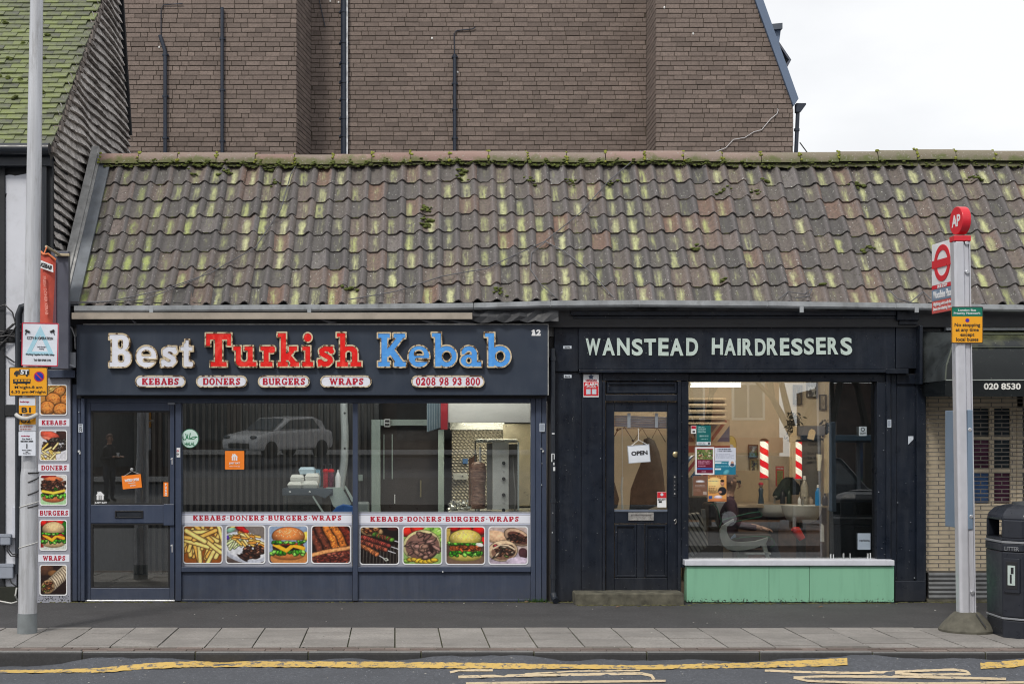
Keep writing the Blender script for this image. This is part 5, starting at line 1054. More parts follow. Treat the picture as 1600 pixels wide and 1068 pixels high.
x0, x1, z0, z1 = at(700, 832, 631, 660, .8); box_part('hood_front', M('dull stainless', (.46, .45, .43), .5, .25, .05, 2), hd, x0, x1, .78, .82, z0, 2.5, .004); box_part('hood_end', M('deep red board', (.22, .01, .018), .45), hd, X(688.5, .8), X(699.5, .8), .76, .84, Z(671, .8), 2.5, .003); box_part('hood_side', CHR, hd, x0, x0 + .02, .84, 2.1, z0 - .06, 2.5, 0); box_part('hood_top', CHR, hd, x0, x1, .84, 2.1, z0 + .1, z0 + .13, 0)
b = MB(); yb_ = 2.0; b.box(X(703, yb_), X(788, yb_), yb_ - .02, yb_, Z(671, yb_), Z(655, yb_)); b.build('hood_back', CHR, hd); box_part('hood_lamp', emit('warm white tube', (1, .93, .75), 14), hd, x0 + .15, x1 - .2, 1.55, 1.6, z0 + .05, z0 + .085, .01)
def dimple():
    n = NT('patterned splashback'); mp = n.co('Object', (1, 1, 1)); w = n.N('ShaderNodeTexWave'); w.wave_type = 'BANDS'; w.bands_direction = 'DIAGONAL'; w.inputs['Scale'].default_value = 14; n.L(mp, w.inputs[0]); w2 = n.N('ShaderNodeTexWave'); w2.bands_direction = 'Z'; w2.inputs['Scale'].default_value = 9; n.L(mp, w2.inputs[0])
    f = n.math('MULTIPLY', w.outputs['Fac'], w2.outputs['Fac']); n.col(n.mix(n.rng(f, .2, .6), (.16, .14, .11), (.66, .60, .48))); n.b.inputs['Metallic'].default_value = .6; n.rough(.3); n.bump(f, .8, .02); return n.m
t = tag(MB().box(X(706, 2), X(790, 2), 2.02, 2.06, .9, Z(671, 2.0)).build('splashback', dimple()), 'shiny dimpled steel splashback behind the doner meat', 'splashback')
t = tag(MB().prism_x([(1.0, .9), (2.02, .9), (2.02, Z(662, 1.4)), (1.0, Z(650, 1.0))], X(848), X(851)).build('side_panel', M('brassy steel sheet', (.42, .36, .24), .35, .6, .3, 3)), 'brassy steel side panel right of the doner grill', 'wall panel')
t = tag(MB().prism([(X(775, 1.95), .9), (X(846, 1.95), .9), (X(846, 1.95), Z(662, 1.95)), (X(786, 1.95), Z(662, 1.95)), (X(786, 1.95), Z(690, 1.95))], 1.96, 2.0).build('side_panel', M('brassy steel sheet 2', (.36, .32, .24), .35, .5, .3, 3)), 'dull brass-coloured sheet on the back wall right of the dimpled splashback', 'wall panel')
b = MB()
sc_ = thing('plastic_curtain', 'clear ribbed plastic strips hanging beside the red hood end', 'curtain', (X(677, 1.0), 1, 2))
for k in range(6): x0 = 667 + k * 3.8; b = MB(); b.box(X(x0, 1.0), X(x0 + 1.2, 1.0), 1.0, 1.01, Z(674 - k * 1.2, 1), 2.4); b.build('strip', M('clear plastic highlight', (.2, .24, .27), .12), sc_); MB().box(X(x0 + 1.25, 1.0), X(x0 + 3.7, 1.0), 1.003, 1.006, Z(674 - k * 1.2, 1), 2.4).build('strip', M('clear plastic', (.10, .14, .17), .1), sc_)
dg = thing('doner_grill', 'upright steel doner grill with three black knobs', 'grill', (X(785, 1.2), 1.2, .85))
x0, x1, z0, z1 = at(769.5, 795, 690.5, 800, 1.15); box_part('control_panel', M('brushed steel face', (.66, .66, .65), .4, .3, .06, 8), dg, x0, x1, 1.13, 1.2, .9, z1, .006); box_part('burner_box', M('dark steel', (.16, .155, .15), .5, .4), dg, x0 - .06, x0 - .003, 1.14, 1.35, .9, z1 - .01, .004); box_part('burner_box', M('dark steel', (.16, .155, .15), .5, .4), dg, x1 + .003, x1 + .12, 1.2, 1.45, .9, z1 - .02, .004)
a0, a1, b0, b1 = at(744, 809, 686, 691, 1.15); box_part('top_arm', CHR, dg, a0, a1, 1.14, 1.34, b0, b1, .006)
for py in (723, 747.5, 772.5, 796.5):
    b = MB(); b.tube([(X(787, 1.1), 1.13, Z(py, 1.1)), (X(787, 1.1), 1.095, Z(py, 1.1))], .02, 14); b.build('knob', BLACK, dg, bev=.003)
for py in (735.5, 784.5): MB().ball((X(787, 1.1), 1.125, Z(py, 1.1)), (.008, .006, .008), 8, 6).build('button', ALU, dg)
a0, a1, b0, b1 = at(778, 789, 704, 706, 1.1); box_part('maker_plate', ALU, dg, a0, a1, 1.125, 1.129, b0, b1, 0)
b = MB(); b.tube([(X(743, 1.2), 1.3, Z(688, 1.2)), (X(743, 1.2), 1.3, Z(800, 1.2))], .009, 6); b.build('rod', M('dark steel', (.16, .155, .15), .5, .4), dg)
b = MB(); b.tube([(X(802, 1.1), 1.2, Z(712, 1.1)), (X(803, 1.1), 1.15, Z(740, 1.1)), (X(806, 1.1), 1.15, Z(770, 1.1)), (X(805, 1.1), 1.2, Z(805, 1.1))], .008, 6); b.build('gas_hose', M('grey hose', (.2, .2, .2), .5), dg, smooth=40)
MB().box(X(808, 1.1), X(810.5, 1.1), 1.0, 1.02, .9, Z(690, 1.1)).build('glass_edge', M('pale glass edge', (.5, .55, .54), .2), dg)
mt_ = thing('doner_meat', 'brown cone of doner meat on its spit beside the steel grill', 'doner meat', (X(747, 1.2), 1.2, .9))
def meat_mat():
    n = NT('doner meat'); w = n.noise(1, 5, .7, n.co('Object', (10, 10, 55))); n.col(n.ramp(w, [(.33, (.06, .025, .018)), (.46, (.19, .085, .055)), (.58, (.33, .18, .12)), (.7, (.50, .34, .25))])); n.rough(.4); n.bump(w, .9, .02); return n.m
b = MB(); cx = X(747, 1.2); zt, zb = Z(721, 1.2), Z(794, 1.2); prof = [(.02, zb - .002)] + [(.077 + .016 * math.sin(i * .6) * .4 + .012 * (i / 18) + random.uniform(-.004, .004), zb + (zt - zb) * i / 18) for i in range(18)] + [(.06, zt - .01), (.03, zt)]
b.lathe(prof, cx, 1.2, 22); b.build('meat_cone', meat_mat(), mt_, smooth=True); b = MB(); b.tube([(X(750.5, 1.2), 1.2, zt - .05), (X(750.5, 1.2), 1.2, Z(698, 1.2))], .011, 8); b.build('spit', WHITE, mt_); b = MB(); b.tube([(cx, 1.2, zb), (cx, 1.2, .88)], .02, 8); b.build('spit_foot', CHR, mt_)
MB().prism([(X(732, 1.32), Z(792, 1.3)), (X(742, 1.32), Z(792, 1.3)), (X(745, 1.32), Z(722, 1.3)), (X(745, 1.32), Z(709, 1.3)), (X(741, 1.32), Z(710, 1.3)), (X(738, 1.32), Z(714, 1.3)), (X(732.5, 1.32), Z(716, 1.3))], 1.31, 1.33).build('meat_shield', M('greasy brown sheet', (.16, .075, .035), .4, 0, .25, 10), mt_)
wt = thing('worktop', 'steel worktop under the doner grill', 'counter', (X(760, 1.4), 1.4, 0)); box_part('top', CHR, wt, X(700, 1.2), X(848), 1.0, 2.0, .84, .88, .004); box_part('front', M('dark steel', (.16, .155, .15), .5, .4), wt, X(702, 1.2), X(848), 1.05, 1.95, .02, .838, 0)
b = MB()
for _ in range(26): b.ball((X(random.uniform(703, 735), 1.5), random.uniform(1.3, 1.6), .88 + random.uniform(.0, .09)), (random.uniform(.02, .05), .03, random.uniform(.012, .03)), 6, 4, 0, .4)
tag(b.build('crumpled_foil', M('crumpled foil', (.5, .5, .47), .25, .7, .3), kind='stuff'), 'crumpled foil on the steel worktop left of the doner meat', 'foil')
x0, x1, z0, z1 = at(708, 731, 739, 749, 1.98); t = tag(MB().box(x0, x1, 1.95, 2.02, z0, z1).build('wall_socket', M('grey socket', (.32, .32, .30), .5), bev=.006), 'grey double socket on the dimpled splashback', 'socket'); box_part('switch', BLACK, t, X(722, 1.9), X(724, 1.9), 1.94, 1.95, Z(744, 1.9), Z(742.5, 1.9), 0)
x0, x1, z0, z1 = at(723, 731, 716, 724, 1.98); tag(MB().box(x0, x1, 1.98, 2.02, z0, z1).build('wall_label', M('blue label', (.03, .09, .22), .5)), 'small dark blue label on the dimpled splashback', 'label')
# counter with display case
kc = thing('serving_counter', 'glass-fronted steel serving counter in the left kebab window', 'counter', (X(500, 1.3), 1.3, 0)); yc = 1.1
x0, x1, z0, z1 = at(441, 520, 762.5, 773.5, yc); DS = M('dark blue-grey counter edge', (.085, .105, .13), .35)
box_part('counter_top', DS, kc, x0, x1, yc, yc + .55, z0, z1, .005); box_part('counter_base', CHR, kc, x0 + .02, X(556, yc), yc + .05, yc + .5, .02, Z(803, yc), 0)
pane('case_glass', kc, X(443, yc), X(503, yc), Z(802, yc), z0, yc + .03, GLASS); box_part('case_back', M('dim food trays', (.12, .10, .085), .6, 0, .6, 14), kc, X(444, yc), X(512, yc), yc + .4, yc + .45, Z(802, yc), z0, 0)
for px in (453, 484): MB().ball((X(px, yc), yc - .004, Z(768, yc)), (.012, .008, .012), 8, 6).build('bolt_cap', WHITE, kc)
GLZ = M('pale green glass edge', (.40, .47, .44), .2, 0, .1, 5)
MB().prism([(X(509, yc), Z(761, yc)), (X(534, yc), Z(761, yc)), (X(549, yc), Z(787, yc)), (X(533, yc), Z(800, yc)), (X(520, yc), Z(790, yc))], yc + .02, yc + .04).build('sloping_panel', GLZ, kc, bev=.003); MB().prism([(X(494, yc), Z(772, yc)), (X(510, yc), Z(763, yc)), (X(520, yc), Z(768, yc)), (X(508, yc), Z(778, yc))], yc - .02, yc + .0).build('sloping_panel', DS, kc); MB().prism([(X(488, yc), Z(775, yc)), (X(490, yc), Z(774, yc)), (X(507, yc), Z(800, yc)), (X(504, yc), Z(801, yc))], yc - .02, yc - .01).build('case_rail', GLZ, kc); MB().prism([(X(538, yc), Z(760, yc)), (X(540, yc), Z(758, yc)), (X(553, yc), Z(780, yc)), (X(550, yc), Z(784, yc))], yc - .01, yc + .04).build('case_rail', GLZ, kc)
tag(MB().prism([(X(516, 1.0), Z(803, 1)), (X(553, 1.0), Z(803, 1)), (X(552, 1), Z(790, 1)), (X(536, 1), Z(787, 1)), (X(526, 1), Z(791, 1))], .98, 1.06).build('blue_cloth', M('blue plastic', (.03, .13, .42), .4, 0, .2, 8), bev=.01), 'bright blue cloth at the right end of the serving counter', 'cloth')
FOAM = M('white foam box', (.72, .72, .68), .6, 0, .05); FOAMB = M('pale blue box', (.52, .66, .76), .5, 0, .08)
def foam(px0, px1, py0, py1, y, lab, m=FOAM, split=.5, grp=None, mid=None):
    x0, x1, z0, z1 = at(px0, px1, py0, py1, y); zm = z0 + (z1 - z0) * split; i_ = (x1 - x0) * .12; w = x1 - x0
    def frus(b, za, zb, ia, ib):
        n = b.add([(x0 + ia, y + ia, za), (x1 - ia, y + ia, za), (x1 - ia, y + w - ia, za), (x0 + ia, y + w - ia, za), (x0 + ib, y + ib, zb), (x1 - ib, y + ib, zb), (x1 - ib, y + w - ib, zb), (x0 + ib, y + w - ib, zb)])
        for q in ((0, 3, 2, 1), (4, 5, 6, 7), (0, 1, 5, 4), (1, 2, 6, 5), (2, 3, 7, 6), (3, 0, 4, 7)): b.face(tuple(n + k for k in q))
    b = MB(); frus(b, z0, zm - .001, i_ * .8, 0); t = tag(b.build('foam_box', m, bev=.005), lab, 'food box'); b = MB(); frus(b, zm + .001, z1, 0, i_); b.build('lid', m, t, bev=.005); return t
foam(448.5, 472, 752.5, 762.3, 1.12, 'closed white foam box, front left of the pile on the counter'); foam(471.5, 497, 751, 762.3, 1.14, 'closed white foam box, front right of the pile on the counter')
foam(453, 475, 741, 762, 1.36, 'tall stack of cream foam boxes, rear left of the pile', FOAM, .72); foam(476, 499, 739, 762, 1.38, 'tall stack of cream foam boxes, rear right of the pile', FOAM, .74); foam(466, 492, 729.5, 740.5, 1.4, 'pale blue box lying on top of the foam box pile', FOAMB, .6)
x0, x1, z0, z1 = at(493, 500, 733, 762, 1.66); tag(MB().box(x0, x1, 1.66, 1.8, .02 + z0, z1).build('napkin_pack', M('blue pack', (.22, .38, .50), .5), bev=.004), 'upright blue pack behind the foam boxes', 'packet')
def jar(px, lab, red):
    y = 1.25; x = X(px, y); z0, z1 = Z(762, y), Z(737, y); t = thing('sauce_jar', lab, 'jar', (x, y, z0)); b = MB(); b.lathe([(.028, z0), (.03, z0 + .01), (.03, z1 - .02), (.025, z1)], x, y, 12); b.build('jar_body', red, t, smooth=40); b = MB(); b.lathe([(.036, z1), (.036, z1 + .02), (.02, z1 + .035)], x, y, 12); b.build('jar_lid', M('red lid', (.55, .015, .02), .4), t, smooth=40)
    b = MB(); b.tube([(x, y, z1 + .03), (x, y, z1 + .085), (x - .03, y - .02, z1 + .085)], .007, 6); b.build('pump', M('dark pump', (.08, .08, .09), .4), t)
jar(509, 'red sauce jar with pump, left of two behind the foam boxes', M('red sauce', (.35, .02, .03), .25, 0, .3, 30)); jar(517.5, 'dark red sauce jar with pump beside the white bottle', M('dark sauce', (.12, .02, .05), .25, 0, .5, 30))
b = MB(); x = X(528, 1.2); b.lathe([(.03, Z(761, 1.2)), (.032, Z(745, 1.2)), (.02, Z(740, 1.2)), (.012, Z(737, 1.2))], x, 1.2, 12); t = tag(b.build('squeeze_bottle', WHITE, smooth=40), 'white squeezy bottle at the right of the sauce jars', 'bottle'); b = MB(); b.lathe([(.012, Z(736.8, 1.2)), (.004, Z(733, 1.2))], x, 1.2, 10); b.build('nozzle', WHITE, t)
x0, x1, z0, z1 = at(531, 544, 628, 765, 1.7); b = MB(); b.tube([(X(537, 1.7), 1.7, Z(628, 1.7)), (X(539, 1.7), 1.7, Z(680, 1.7)), (X(538, 1.7), 1.7, Z(720, 1.7)), (X(532, 1.7), 1.7, Z(764, 1.7))], .045, 12); t = tag(b.build('duct_hose', M('grey duct', (.36, .39, .40), .35), smooth=40), 'pale grey curved pipe standing against the slats at the right of the left kebab window', 'pipe')
for py in (645, 700): b = MB(); b.ball((X(538.5, 1.64), 1.655, Z(py, 1.64)), .012, 8, 6); b.build('bolt', BLACK, t)
x0, x1, z0, z1 = at(560, 567, 741, 751, 2.6); tag(MB().box(x0, x1, 2.6, 2.62, z0, z1).build('light_switch', M('pale mint plate', (.42, .50, .46), .4), bev=.004), 'pale square switch plate on the slats left of the inner door frame', 'switch')
b = MB(); x0, x1, z0, z1 = at(556, 576, 784, 800, 1.4); b.box(x0, x1, 1.4, 1.6, z0 - .3, z1); tag(b.build('till', M('grey till', (.22, .25, .25), .4), bev=.02), 'grey till at the left edge of the right kebab window', 'till')
# downpipe between the two shops
t = thing('rainwater_pipe', 'blue-black rainwater pipe between the kebab shop and the barber', 'drainpipe', (X(866), -.1, 0)); YP = -.11
b = MB(); b.tube([(X(864, YP), YP, Z(544, YP)), (X(864.5, YP), YP, .08)], .026, 12); b.build('pipe', BLACKM, t, smooth=40)
b = MB(); b.tube([(X(864.5, YP), YP, .1), (X(866, YP), YP - .02, .05), (X(868, YP), YP - .07, .03)], .034, 12); b.build('shoe', BLACKM, t, smooth=40)
for py in (782, 900, 560): b = MB(); b.tube([(X(864.5, YP), YP, Z(py, YP) - .02), (X(864.5, YP), YP, Z(py, YP) + .02)], .033, 12); b.build('collar', BLACKM, t, smooth=40)
MB().box(X(857, YP), X(868, YP), -.1, -.01, Z(558, YP), Z(545, YP)).build('bracket', BLACKM, t, bev=.006)
b = MB()
for px, py, w, h in ((862, 676, 4, 2), (861, 709, 1.6, 12), (861, 708, 5, 1.2), (865, 709, 1.2, 8), (864, 729, 3, 6), (864, 722, 2, 4), (863, 800, 1, 1), (862, 830, 1, 2)): b.box(X(px, YP), X(px + w, YP), YP - .034, YP - .022, Z(py + h, YP), Z(py, YP))
b.build('paint_flake', M('bare chip', (.6, .62, .64), .5), t, kind='stuff')

for nm, loc, sz, en, cl in (('shop_fill', (X(560, .3), .3, 2.5), (4.2, .3), 32, (1, .96, .9)), ('hood_light', (X(765, 1.4), 1.45, Z(657, 1.0)), (.7, .25), 9, (1, .9, .7))):  # first lamp is an unseen fill behind the lintel, added to brighten the room
    ld = bpy.data.lights.new(nm, 'AREA'); ld.shape = 'RECTANGLE'; ld.size, ld.size_y = sz; ld.energy = en; ld.color = cl; lo = bpy.data.objects.new(nm, ld); COL.objects.link(lo); lo.location = loc; lo.rotation_euler = (R(48) if nm == 'shop_fill' else 0, 0, 0)
# ================================================================== BARBER SHOP FRONT
hf = thing('barber_shopfront', 'blue-black painted barber shopfront with cream raised lettering, door and big window', 'shopfront', (X(1150), 0, 0))
def hp(name, px0, px1, py0, py1, y0, y1, m=BLACKP, par=None, bev=.005): return box_part(name, m, par or hf, X(px0, y0), X(px1, y0), y0, y1, Z(py1, y0), Z(py0, y0), bev)
hp('fascia_panel', 904, 1399, 505, 577, -.075, .03); hp('fascia_panel', 866, 903.5, 492, 580, -.055, .03)
hp('cornice', 892, 1400, 486, 492.5, -.16, -.02); hp('cornice', 896, 1400, 493, 497.5, -.13, -.02); hp('cornice', 899, 1400, 498, 501, -.10, -.02); hp('cornice', 902, 1400, 501.3, 504.8, -.085, -.02)
hp('capital', 1402, 1437, 486, 500, -.17, -.02); hp('capital', 1405, 1434, 500.5, 507, -.14, -.02)
hp('ledge', 905, 1400, 577.3, 582, -.11, -.01); hp('ledge', 1385, 1420, 576, 583.5, -.125, -.01)
hp('pilaster', 1400, 1437, 507.5, 575.5, -.09, .03); hp('wall_panel', 866, 908, 580.5, 939, -.03, .06); hp('wall_panel', 908.5, 941, 582.3, 939, -.035, .06)
hp('door_jamb', 941.5, 946, 595, 926, -.05, .06); hp('door_jamb', 1059, 1064, 595, 926, -.05, .06); hp('transom_head', 941.5, 1076, 582.4, 594.6, -.04, .06); hp('transom_bar', 946.3, 1058.7, 616, 626.5, -.045, .06)
hp('transom_panel', 946.3, 1058.7, 595, 615.7, -.0, .05)
b = MB(); o_ = [(X(948), Z(614)), (X(1057), Z(614)), (X(1057), Z(597)), (X(948), Z(597))]; i_ = [(X(951.5), Z(611)), (X(1053.5), Z(611)), (X(1053.5), Z(600)), (X(951.5), Z(600))]; b.ring(o_, i_, -.025, -.001).build('moulding', BLACKP, hf, bev=.004)
hp('mullion', 1064.3, 1076, 594.9, 886, -.03, .07); hp('head_rail', 1076.3, 1384, 583.5, 596, -.02, .07); hp('window_jamb', 1370.5, 1384.5, 596.3, 939, -.03, .07)
hp('pilaster_strip', 1385, 1392, 584, 939, -.05, .05); hp('pilaster_strip', 1392.5, 1401, 584, 939, -.03, .05); hp('pilaster_panel', 1401.3, 1432, 600, 939, -.02, .05); hp('pilaster_strip', 1432.3, 1446, 560, 939, -.06, .06); hp('pilaster_strip', 1401.3, 1432, 584, 599.7, -.045, .05); hp('plinth', 1399, 1446, 907, 939, -.08, -.055)
pane('window_pane', hf, X(1076), X(1371), Z(875), Z(595), .05, GLASS2, R(1.0)); hp('sealant_strip', 1368.6, 1371, 597, 876, .028, .045, WHITE, None, 0)
hp('window_sill', 1070, 1398, 874.5, 883.5, -.16, .06, M('pale grey sill', (.55, .57, .63), .45, 0, .08, 6, 0, 60, .15), None, .008)
GREENP = None
def green():
    n = NT('mint green panel'); g = n.sep(n.co('Object'))[2]; k = n.mix(n.noise(2, 4), (.19, .42, .285), (.225, .465, .32)); sp_ = n.math('GREATER_THAN', n.math('ADD', n.noise(55, 4, .6), n.rng(g, .0, .09, .22, -.06)), .70); k = n.mix(sp_, k, (.03, .035, .03)); k = n.mix(n.math('MULTIPLY', n.rng(n.noise(1, 5, .6, n.co('Object', (14, 14, 1.2))), .5, .75), .25), k, (.09, .2, .13)); n.col(k); n.rough(.4); return n.m
GREENP = green()
for a_, b_ in ((1073, 1201.3), (1201.9, 1264.6), (1265.2, 1397)): hp('green_panel', a_, b_, 884, 940, -.13, .05, GREENP, None, .002)
# raised letters, a few slightly out of line
CRL = M('cream raised letters', (.50, .60, .56), .5, 0, .08, 8)
pos = [('W', 915, 938, 528.5, 555), ('A', 941, 960.5, 528, 555), ('N', 964, 983.5, 528, 555), ('S', 987, 1004, 529, 555.5), ('T', 1006.5, 1025, 529, 555), ('E', 1028.5, 1044.5, 528, 555.5), ('A', 1046.5, 1067.5, 528.5, 555.5), ('D', 1072, 1090.5, 528, 555.5), ('H', 1112, 1129.5, 528, 554), ('A', 1131.5, 1149.5, 529, 555), ('I', 1152, 1157, 528.5, 555), ('R', 1160, 1176, 529, 555), ('D', 1179.5, 1196, 529, 555.5), ('R', 1198, 1215, 528, 554.5), ('E', 1218.5, 1233, 528, 555), ('S', 1236, 1253.5, 528.5, 555), ('S', 1256, 1271.5, 528, 554), ('E', 1275, 1290, 527, 553.5), ('R', 1293, 1309.5, 527, 553.5), ('S', 1313, 1331, 527, 554.5)]
YH = -.075
for c_, a_, b_, t_, u_ in pos:
    o = text(c_, CRL, hf, X((a_ + b_) / 2, YH), YH - .0005, Z((t_ + u_) / 2, YH), X(b_, YH) - X(a_, YH), Z(t_, YH) - Z(u_, YH), .035 if c_ != 'I' else .02, .012, random.uniform(-.02, .02), 'letter'); o['label'] = f'raised cream letter {c_}'
sc2 = MB()
for c_, a_, b_, t_, u_ in pos: [sc2.box(X(x_, YH), X(x_ + 1, YH), YH - .0142, YH - .0126, Z(y_ + 1, YH), Z(y_, YH)) for x_, y_ in ((a_ + 2, t_ + 3), (a_ + 2.2, u_ - 4))]
sc2.build('screw', M('screw dot', (.25, .3, .28), .5), hf, kind='stuff')
b = MB()
for _ in range(34):
    px, py = random.choice(((random.uniform(868, 940), random.uniform(600, 935)), (random.uniform(1400, 1440), random.uniform(600, 930)), (random.uniform(1062, 1075), random.uniform(640, 870)), (random.uniform(1370, 1384), random.uniform(620, 920)))); s = random.choice((.4, .5, .9)); y_ = -.05; b.box(X(px, y_), X(px + s, y_), -.053, -.03, Z(py + s * random.uniform(.6, 2.2), y_), Z(py, y_))
b.build('paint_chip', M('grey chips', (.2, .22, .25), .6), hf, kind='stuff')
# labels and stickers on the front
for (x0, x1, y0, y1, lb) in ((880, 893, 540, 544.5, 'small pale label high on the black wall left of the barber lettering'), (881, 893, 585, 590, 'small pale label on the black wall left of the red alarm sign')): t = sticker(x0, x1, y0, y1, -.058 if y0 < 580 else -.033, lb, PALE); text('6D43' if y0 < 580 else '82A6', INK, t, X((x0 + x1) / 2, -.06), -.061 if y0 < 580 else -.036, Z((y0 + y1) / 2, -.06), .055, .018, .02, .0005)
t = sticker(1386.5, 1392.5, 655, 667.5, -.053, 'small pale printed sticker on the strip right of the barber window', PALE); Cv(14, 24, (.6, .64, .7)).build('print', PRINT, t, X(1387.2, -.06), X(1391.8, -.06), Z(666.5, -.06), Z(656, -.06), -.0555)
t = sticker(1419, 1427, 681, 694, -.022, 'small square half-peeled sticker on the black pilaster right of the barber window', PALE); MB().prism([(X(1419, -.02), Z(694, -.02)), (X(1427, -.02), Z(694, -.02)), (X(1427, -.02), Z(686, -.02))], -.0255, -.0242).build('dark_half', BLACKP, t)
al = sticker(911.5, 935.5, 584.5, 620, -.038, 'red and white ALARM sign on the black wall left of the barber door'); ya = -.0402
box_part('red_field', M('alarm red', (.55, .015, .025), .4), al, X(912, ya), X(935, ya), ya - .002, ya, Z(618, ya), Z(596.5, ya), 0); text('ALARM', WHITE, al, X(923.5, ya), ya - .0022, Z(600.3, ya), .135, .034, .03); text('24/7 monitored', WHITE, al, X(923.5, ya), ya - .0022, Z(604.4, ya), .10, .014, .02); text('VERISURE', RED, al, X(923.5, ya), ya, Z(594, ya), .12, .02, .03)
MB().prism([(X(923.5, ya) + .03 * math.sin(2 * math.pi * k / 10) * (1 if k % 2 == 0 else .62), Z(588.6, ya) + .03 * math.cos(2 * math.pi * k / 10) * (1 if k % 2 == 0 else .62)) for k in range(10)][::-1], ya - .002, ya).build('emblem', M('emblem blue', (.04, .06, .12), .5), al)
for px in (917.5, 926.5): box_part('panel', PALE, al, X(px - 1.6, ya), X(px + 5.2, ya), ya - .004, ya - .0025, Z(615.5, ya), Z(607.5, ya), 0)
# ---------------------------------------------------------------- door
hd_ = hp('door', 946.5, 960, 627, 925, -.01, .045)
hp('door_stile', 1043, 1058.5, 627, 925, -.01, .045, BLACKP, hd_); hp('door_rail', 960.3, 1042.7, 627, 643, -.01, .045, BLACKP, hd_); hp('door_rail', 960.3, 1042.7, 797, 817.5, -.01, .045, BLACKP, hd_); hp('door_rail', 960.3, 1042.7, 902.5, 925, -.01, .045, BLACKP, hd_); hp('door_muntin', 995.5, 1007.5, 818, 902, -.01, .045, BLACKP, hd_)
for a_, b_ in ((960.3, 995.2), (1007.8, 1042.7)):
    hp('door_panel', a_, b_, 818, 902, .02, .045, BLACKP, hd_); MB().ring([(X(a_ + .4), Z(901.6)), (X(b_ - .4), Z(901.6)), (X(b_ - .4), Z(818.4)), (X(a_ + .4), Z(818.4))], [(X(a_ + 4), Z(898)), (X(b_ - 4), Z(898)), (X(b_ - 4), Z(822)), (X(a_ + 4), Z(822))], -.004, .019).build('moulding', BLACKP, hd_, bev=.006)
pane('door_pane', hd_, X(960), X(1043), Z(797.5), Z(642.5), .02, GLASS, R(.5)); hp('weather_bar', 960, 1043, 795.5, 799.5, -.02, -.0105, M('worn grey edge', (.10, .12, .16), .4), hd_)
LP = M('polished letter plate', (.55, .54, .52), .3, .8, .15, 10)
MB().ring([(X(981.5), Z(812.5)), (X(1021), Z(812.5)), (X(1021), Z(800)), (X(981.5), Z(800))], [(X(985.5), Z(810)), (X(1017), Z(810)), (X(1017), Z(803.5)), (X(985.5), Z(803.5))], -.022, -.0105).build('letter_plate', LP, hd_, bev=.002); box_part('letter_flap', LP, hd_, X(986), X(1016.5), -.015, -.0108, Z(809.7), Z(803.8), .001)
b = MB(); b.lathe([(.0, 0), (.026, 0), (.03, .008), (.018, .014), (0.008, .016)], 0, 0, 16); v = [(p[0] + X(1055), -.011 - p[2], p[1] + Z(709.5)) for p in b.v]; b.v = v; b.build('lock_cylinder', M('brass', (.45, .38, .22), .35, .8), hd_, smooth=40)
MB().box(X(1051), X(1057), -.016, -.0105, Z(776), Z(741)).build('latch_plate', BLACKM, hd_, bev=.002)
for py in (745, 752, 758, 764, 771): b = MB(); b.ball((X(1054), -.017, Z(py)), .011 if py in (745, 771) else .006, 10, 6); b.build('latch_stud', LP, hd_)
b = MB(); b.tube([(X(1053), -.018, Z(813)), (X(1055.5), -.02, Z(810)), (X(1056.5), -.02, Z(815)), (X(1054), -.018, Z(818))], .006, 6); b.build('keyhole_cover', LP, hd_)
st = tag(MB().box(X(898, -.3), X(1069, -.3), -.3, .06, -.01, Z(926, -.3)).build('door_step', M('mossy concrete step', (.088, .083, .062), .95, 0, .55, 9, .7, 40), bev=.015), 'mossy worn concrete step under the barber door', 'step')
# sign hanging on the door glass, blind, chain, stickers
YO = -.0
os_ = thing('open_sign', 'white OPEN card hanging tilted on a cord inside the barber door', 'sign', (X(998), .012, Z(709))); ang = R(4.5); cx, cz = X(998.5), Z(708.5)
MB().prism(rot([(-.115, -.093), (.115, -.093), (.115, .093), (-.115, .093)], cx, cz, ang), .008, .013).build('card', M('white card', (.66, .70, .76), .5), os_); MB().ring(rot([(-.115, -.093), (.115, -.093), (.115, .093), (-.115, .093)], cx, cz, ang), rot([(-.109, -.087), (.109, -.087), (.109, .087), (-.109, .087)], cx, cz, ang), .005, .0078).build('card_frame', M('silver frame', (.35, .38, .42), .4), os_)
text('OPEN', INK, os_, cx + .005, .0078, cz + .008, .17, .045, .045, ang=ang); b = MB(); b.tube([(cx - .075, .01, cz + .087), (X(998), .012, Z(687)), (cx + .08, .01, cz + .1)], .003, 5); b.tube([(X(998), .012, Z(687)), (X(998), .012, Z(669))], .003, 5); b.build('cord', M('white cord', (.7, .7, .68), .6), os_)
bl = thing('rolled_blind', 'pale blue rolled-up blind across the top of the barber door glass', 'blind', (X(1001), .06, Z(654)))
for k in range(5): z0 = Z(667 - k * 3.6 + .4, .07); MB().prism(rot([(-.275, 0), (.285, 0), (.285, .021), (-.275, .021)], X(1001.5, .07), z0, R(-2.2)), .055 + .004 * (k % 2), .10).build('slat', M('pale blue slat', (.36, .43, .55), .4, 0, .1, 3), bl, bev=.004)
for px in (980, 1023): MB().box(X(px, .05), X(px + 5, .05), .035, .05, Z(668, .05), Z(645, .05)).build('strap', M('clear strap', (.5, .56, .64), .3), bl)
b = MB(); b.tube([(X(973), .05, Z(668)), (X(973.5), .05, Z(745))], .004, 5); b.tube([(X(973.5), .05, Z(745)), (X(972), .05, Z(762)), (X(973.5), .05, Z(795))], .011, 6); b.build('pull_cord', M('white cord', (.7, .7, .68), .6), bl)
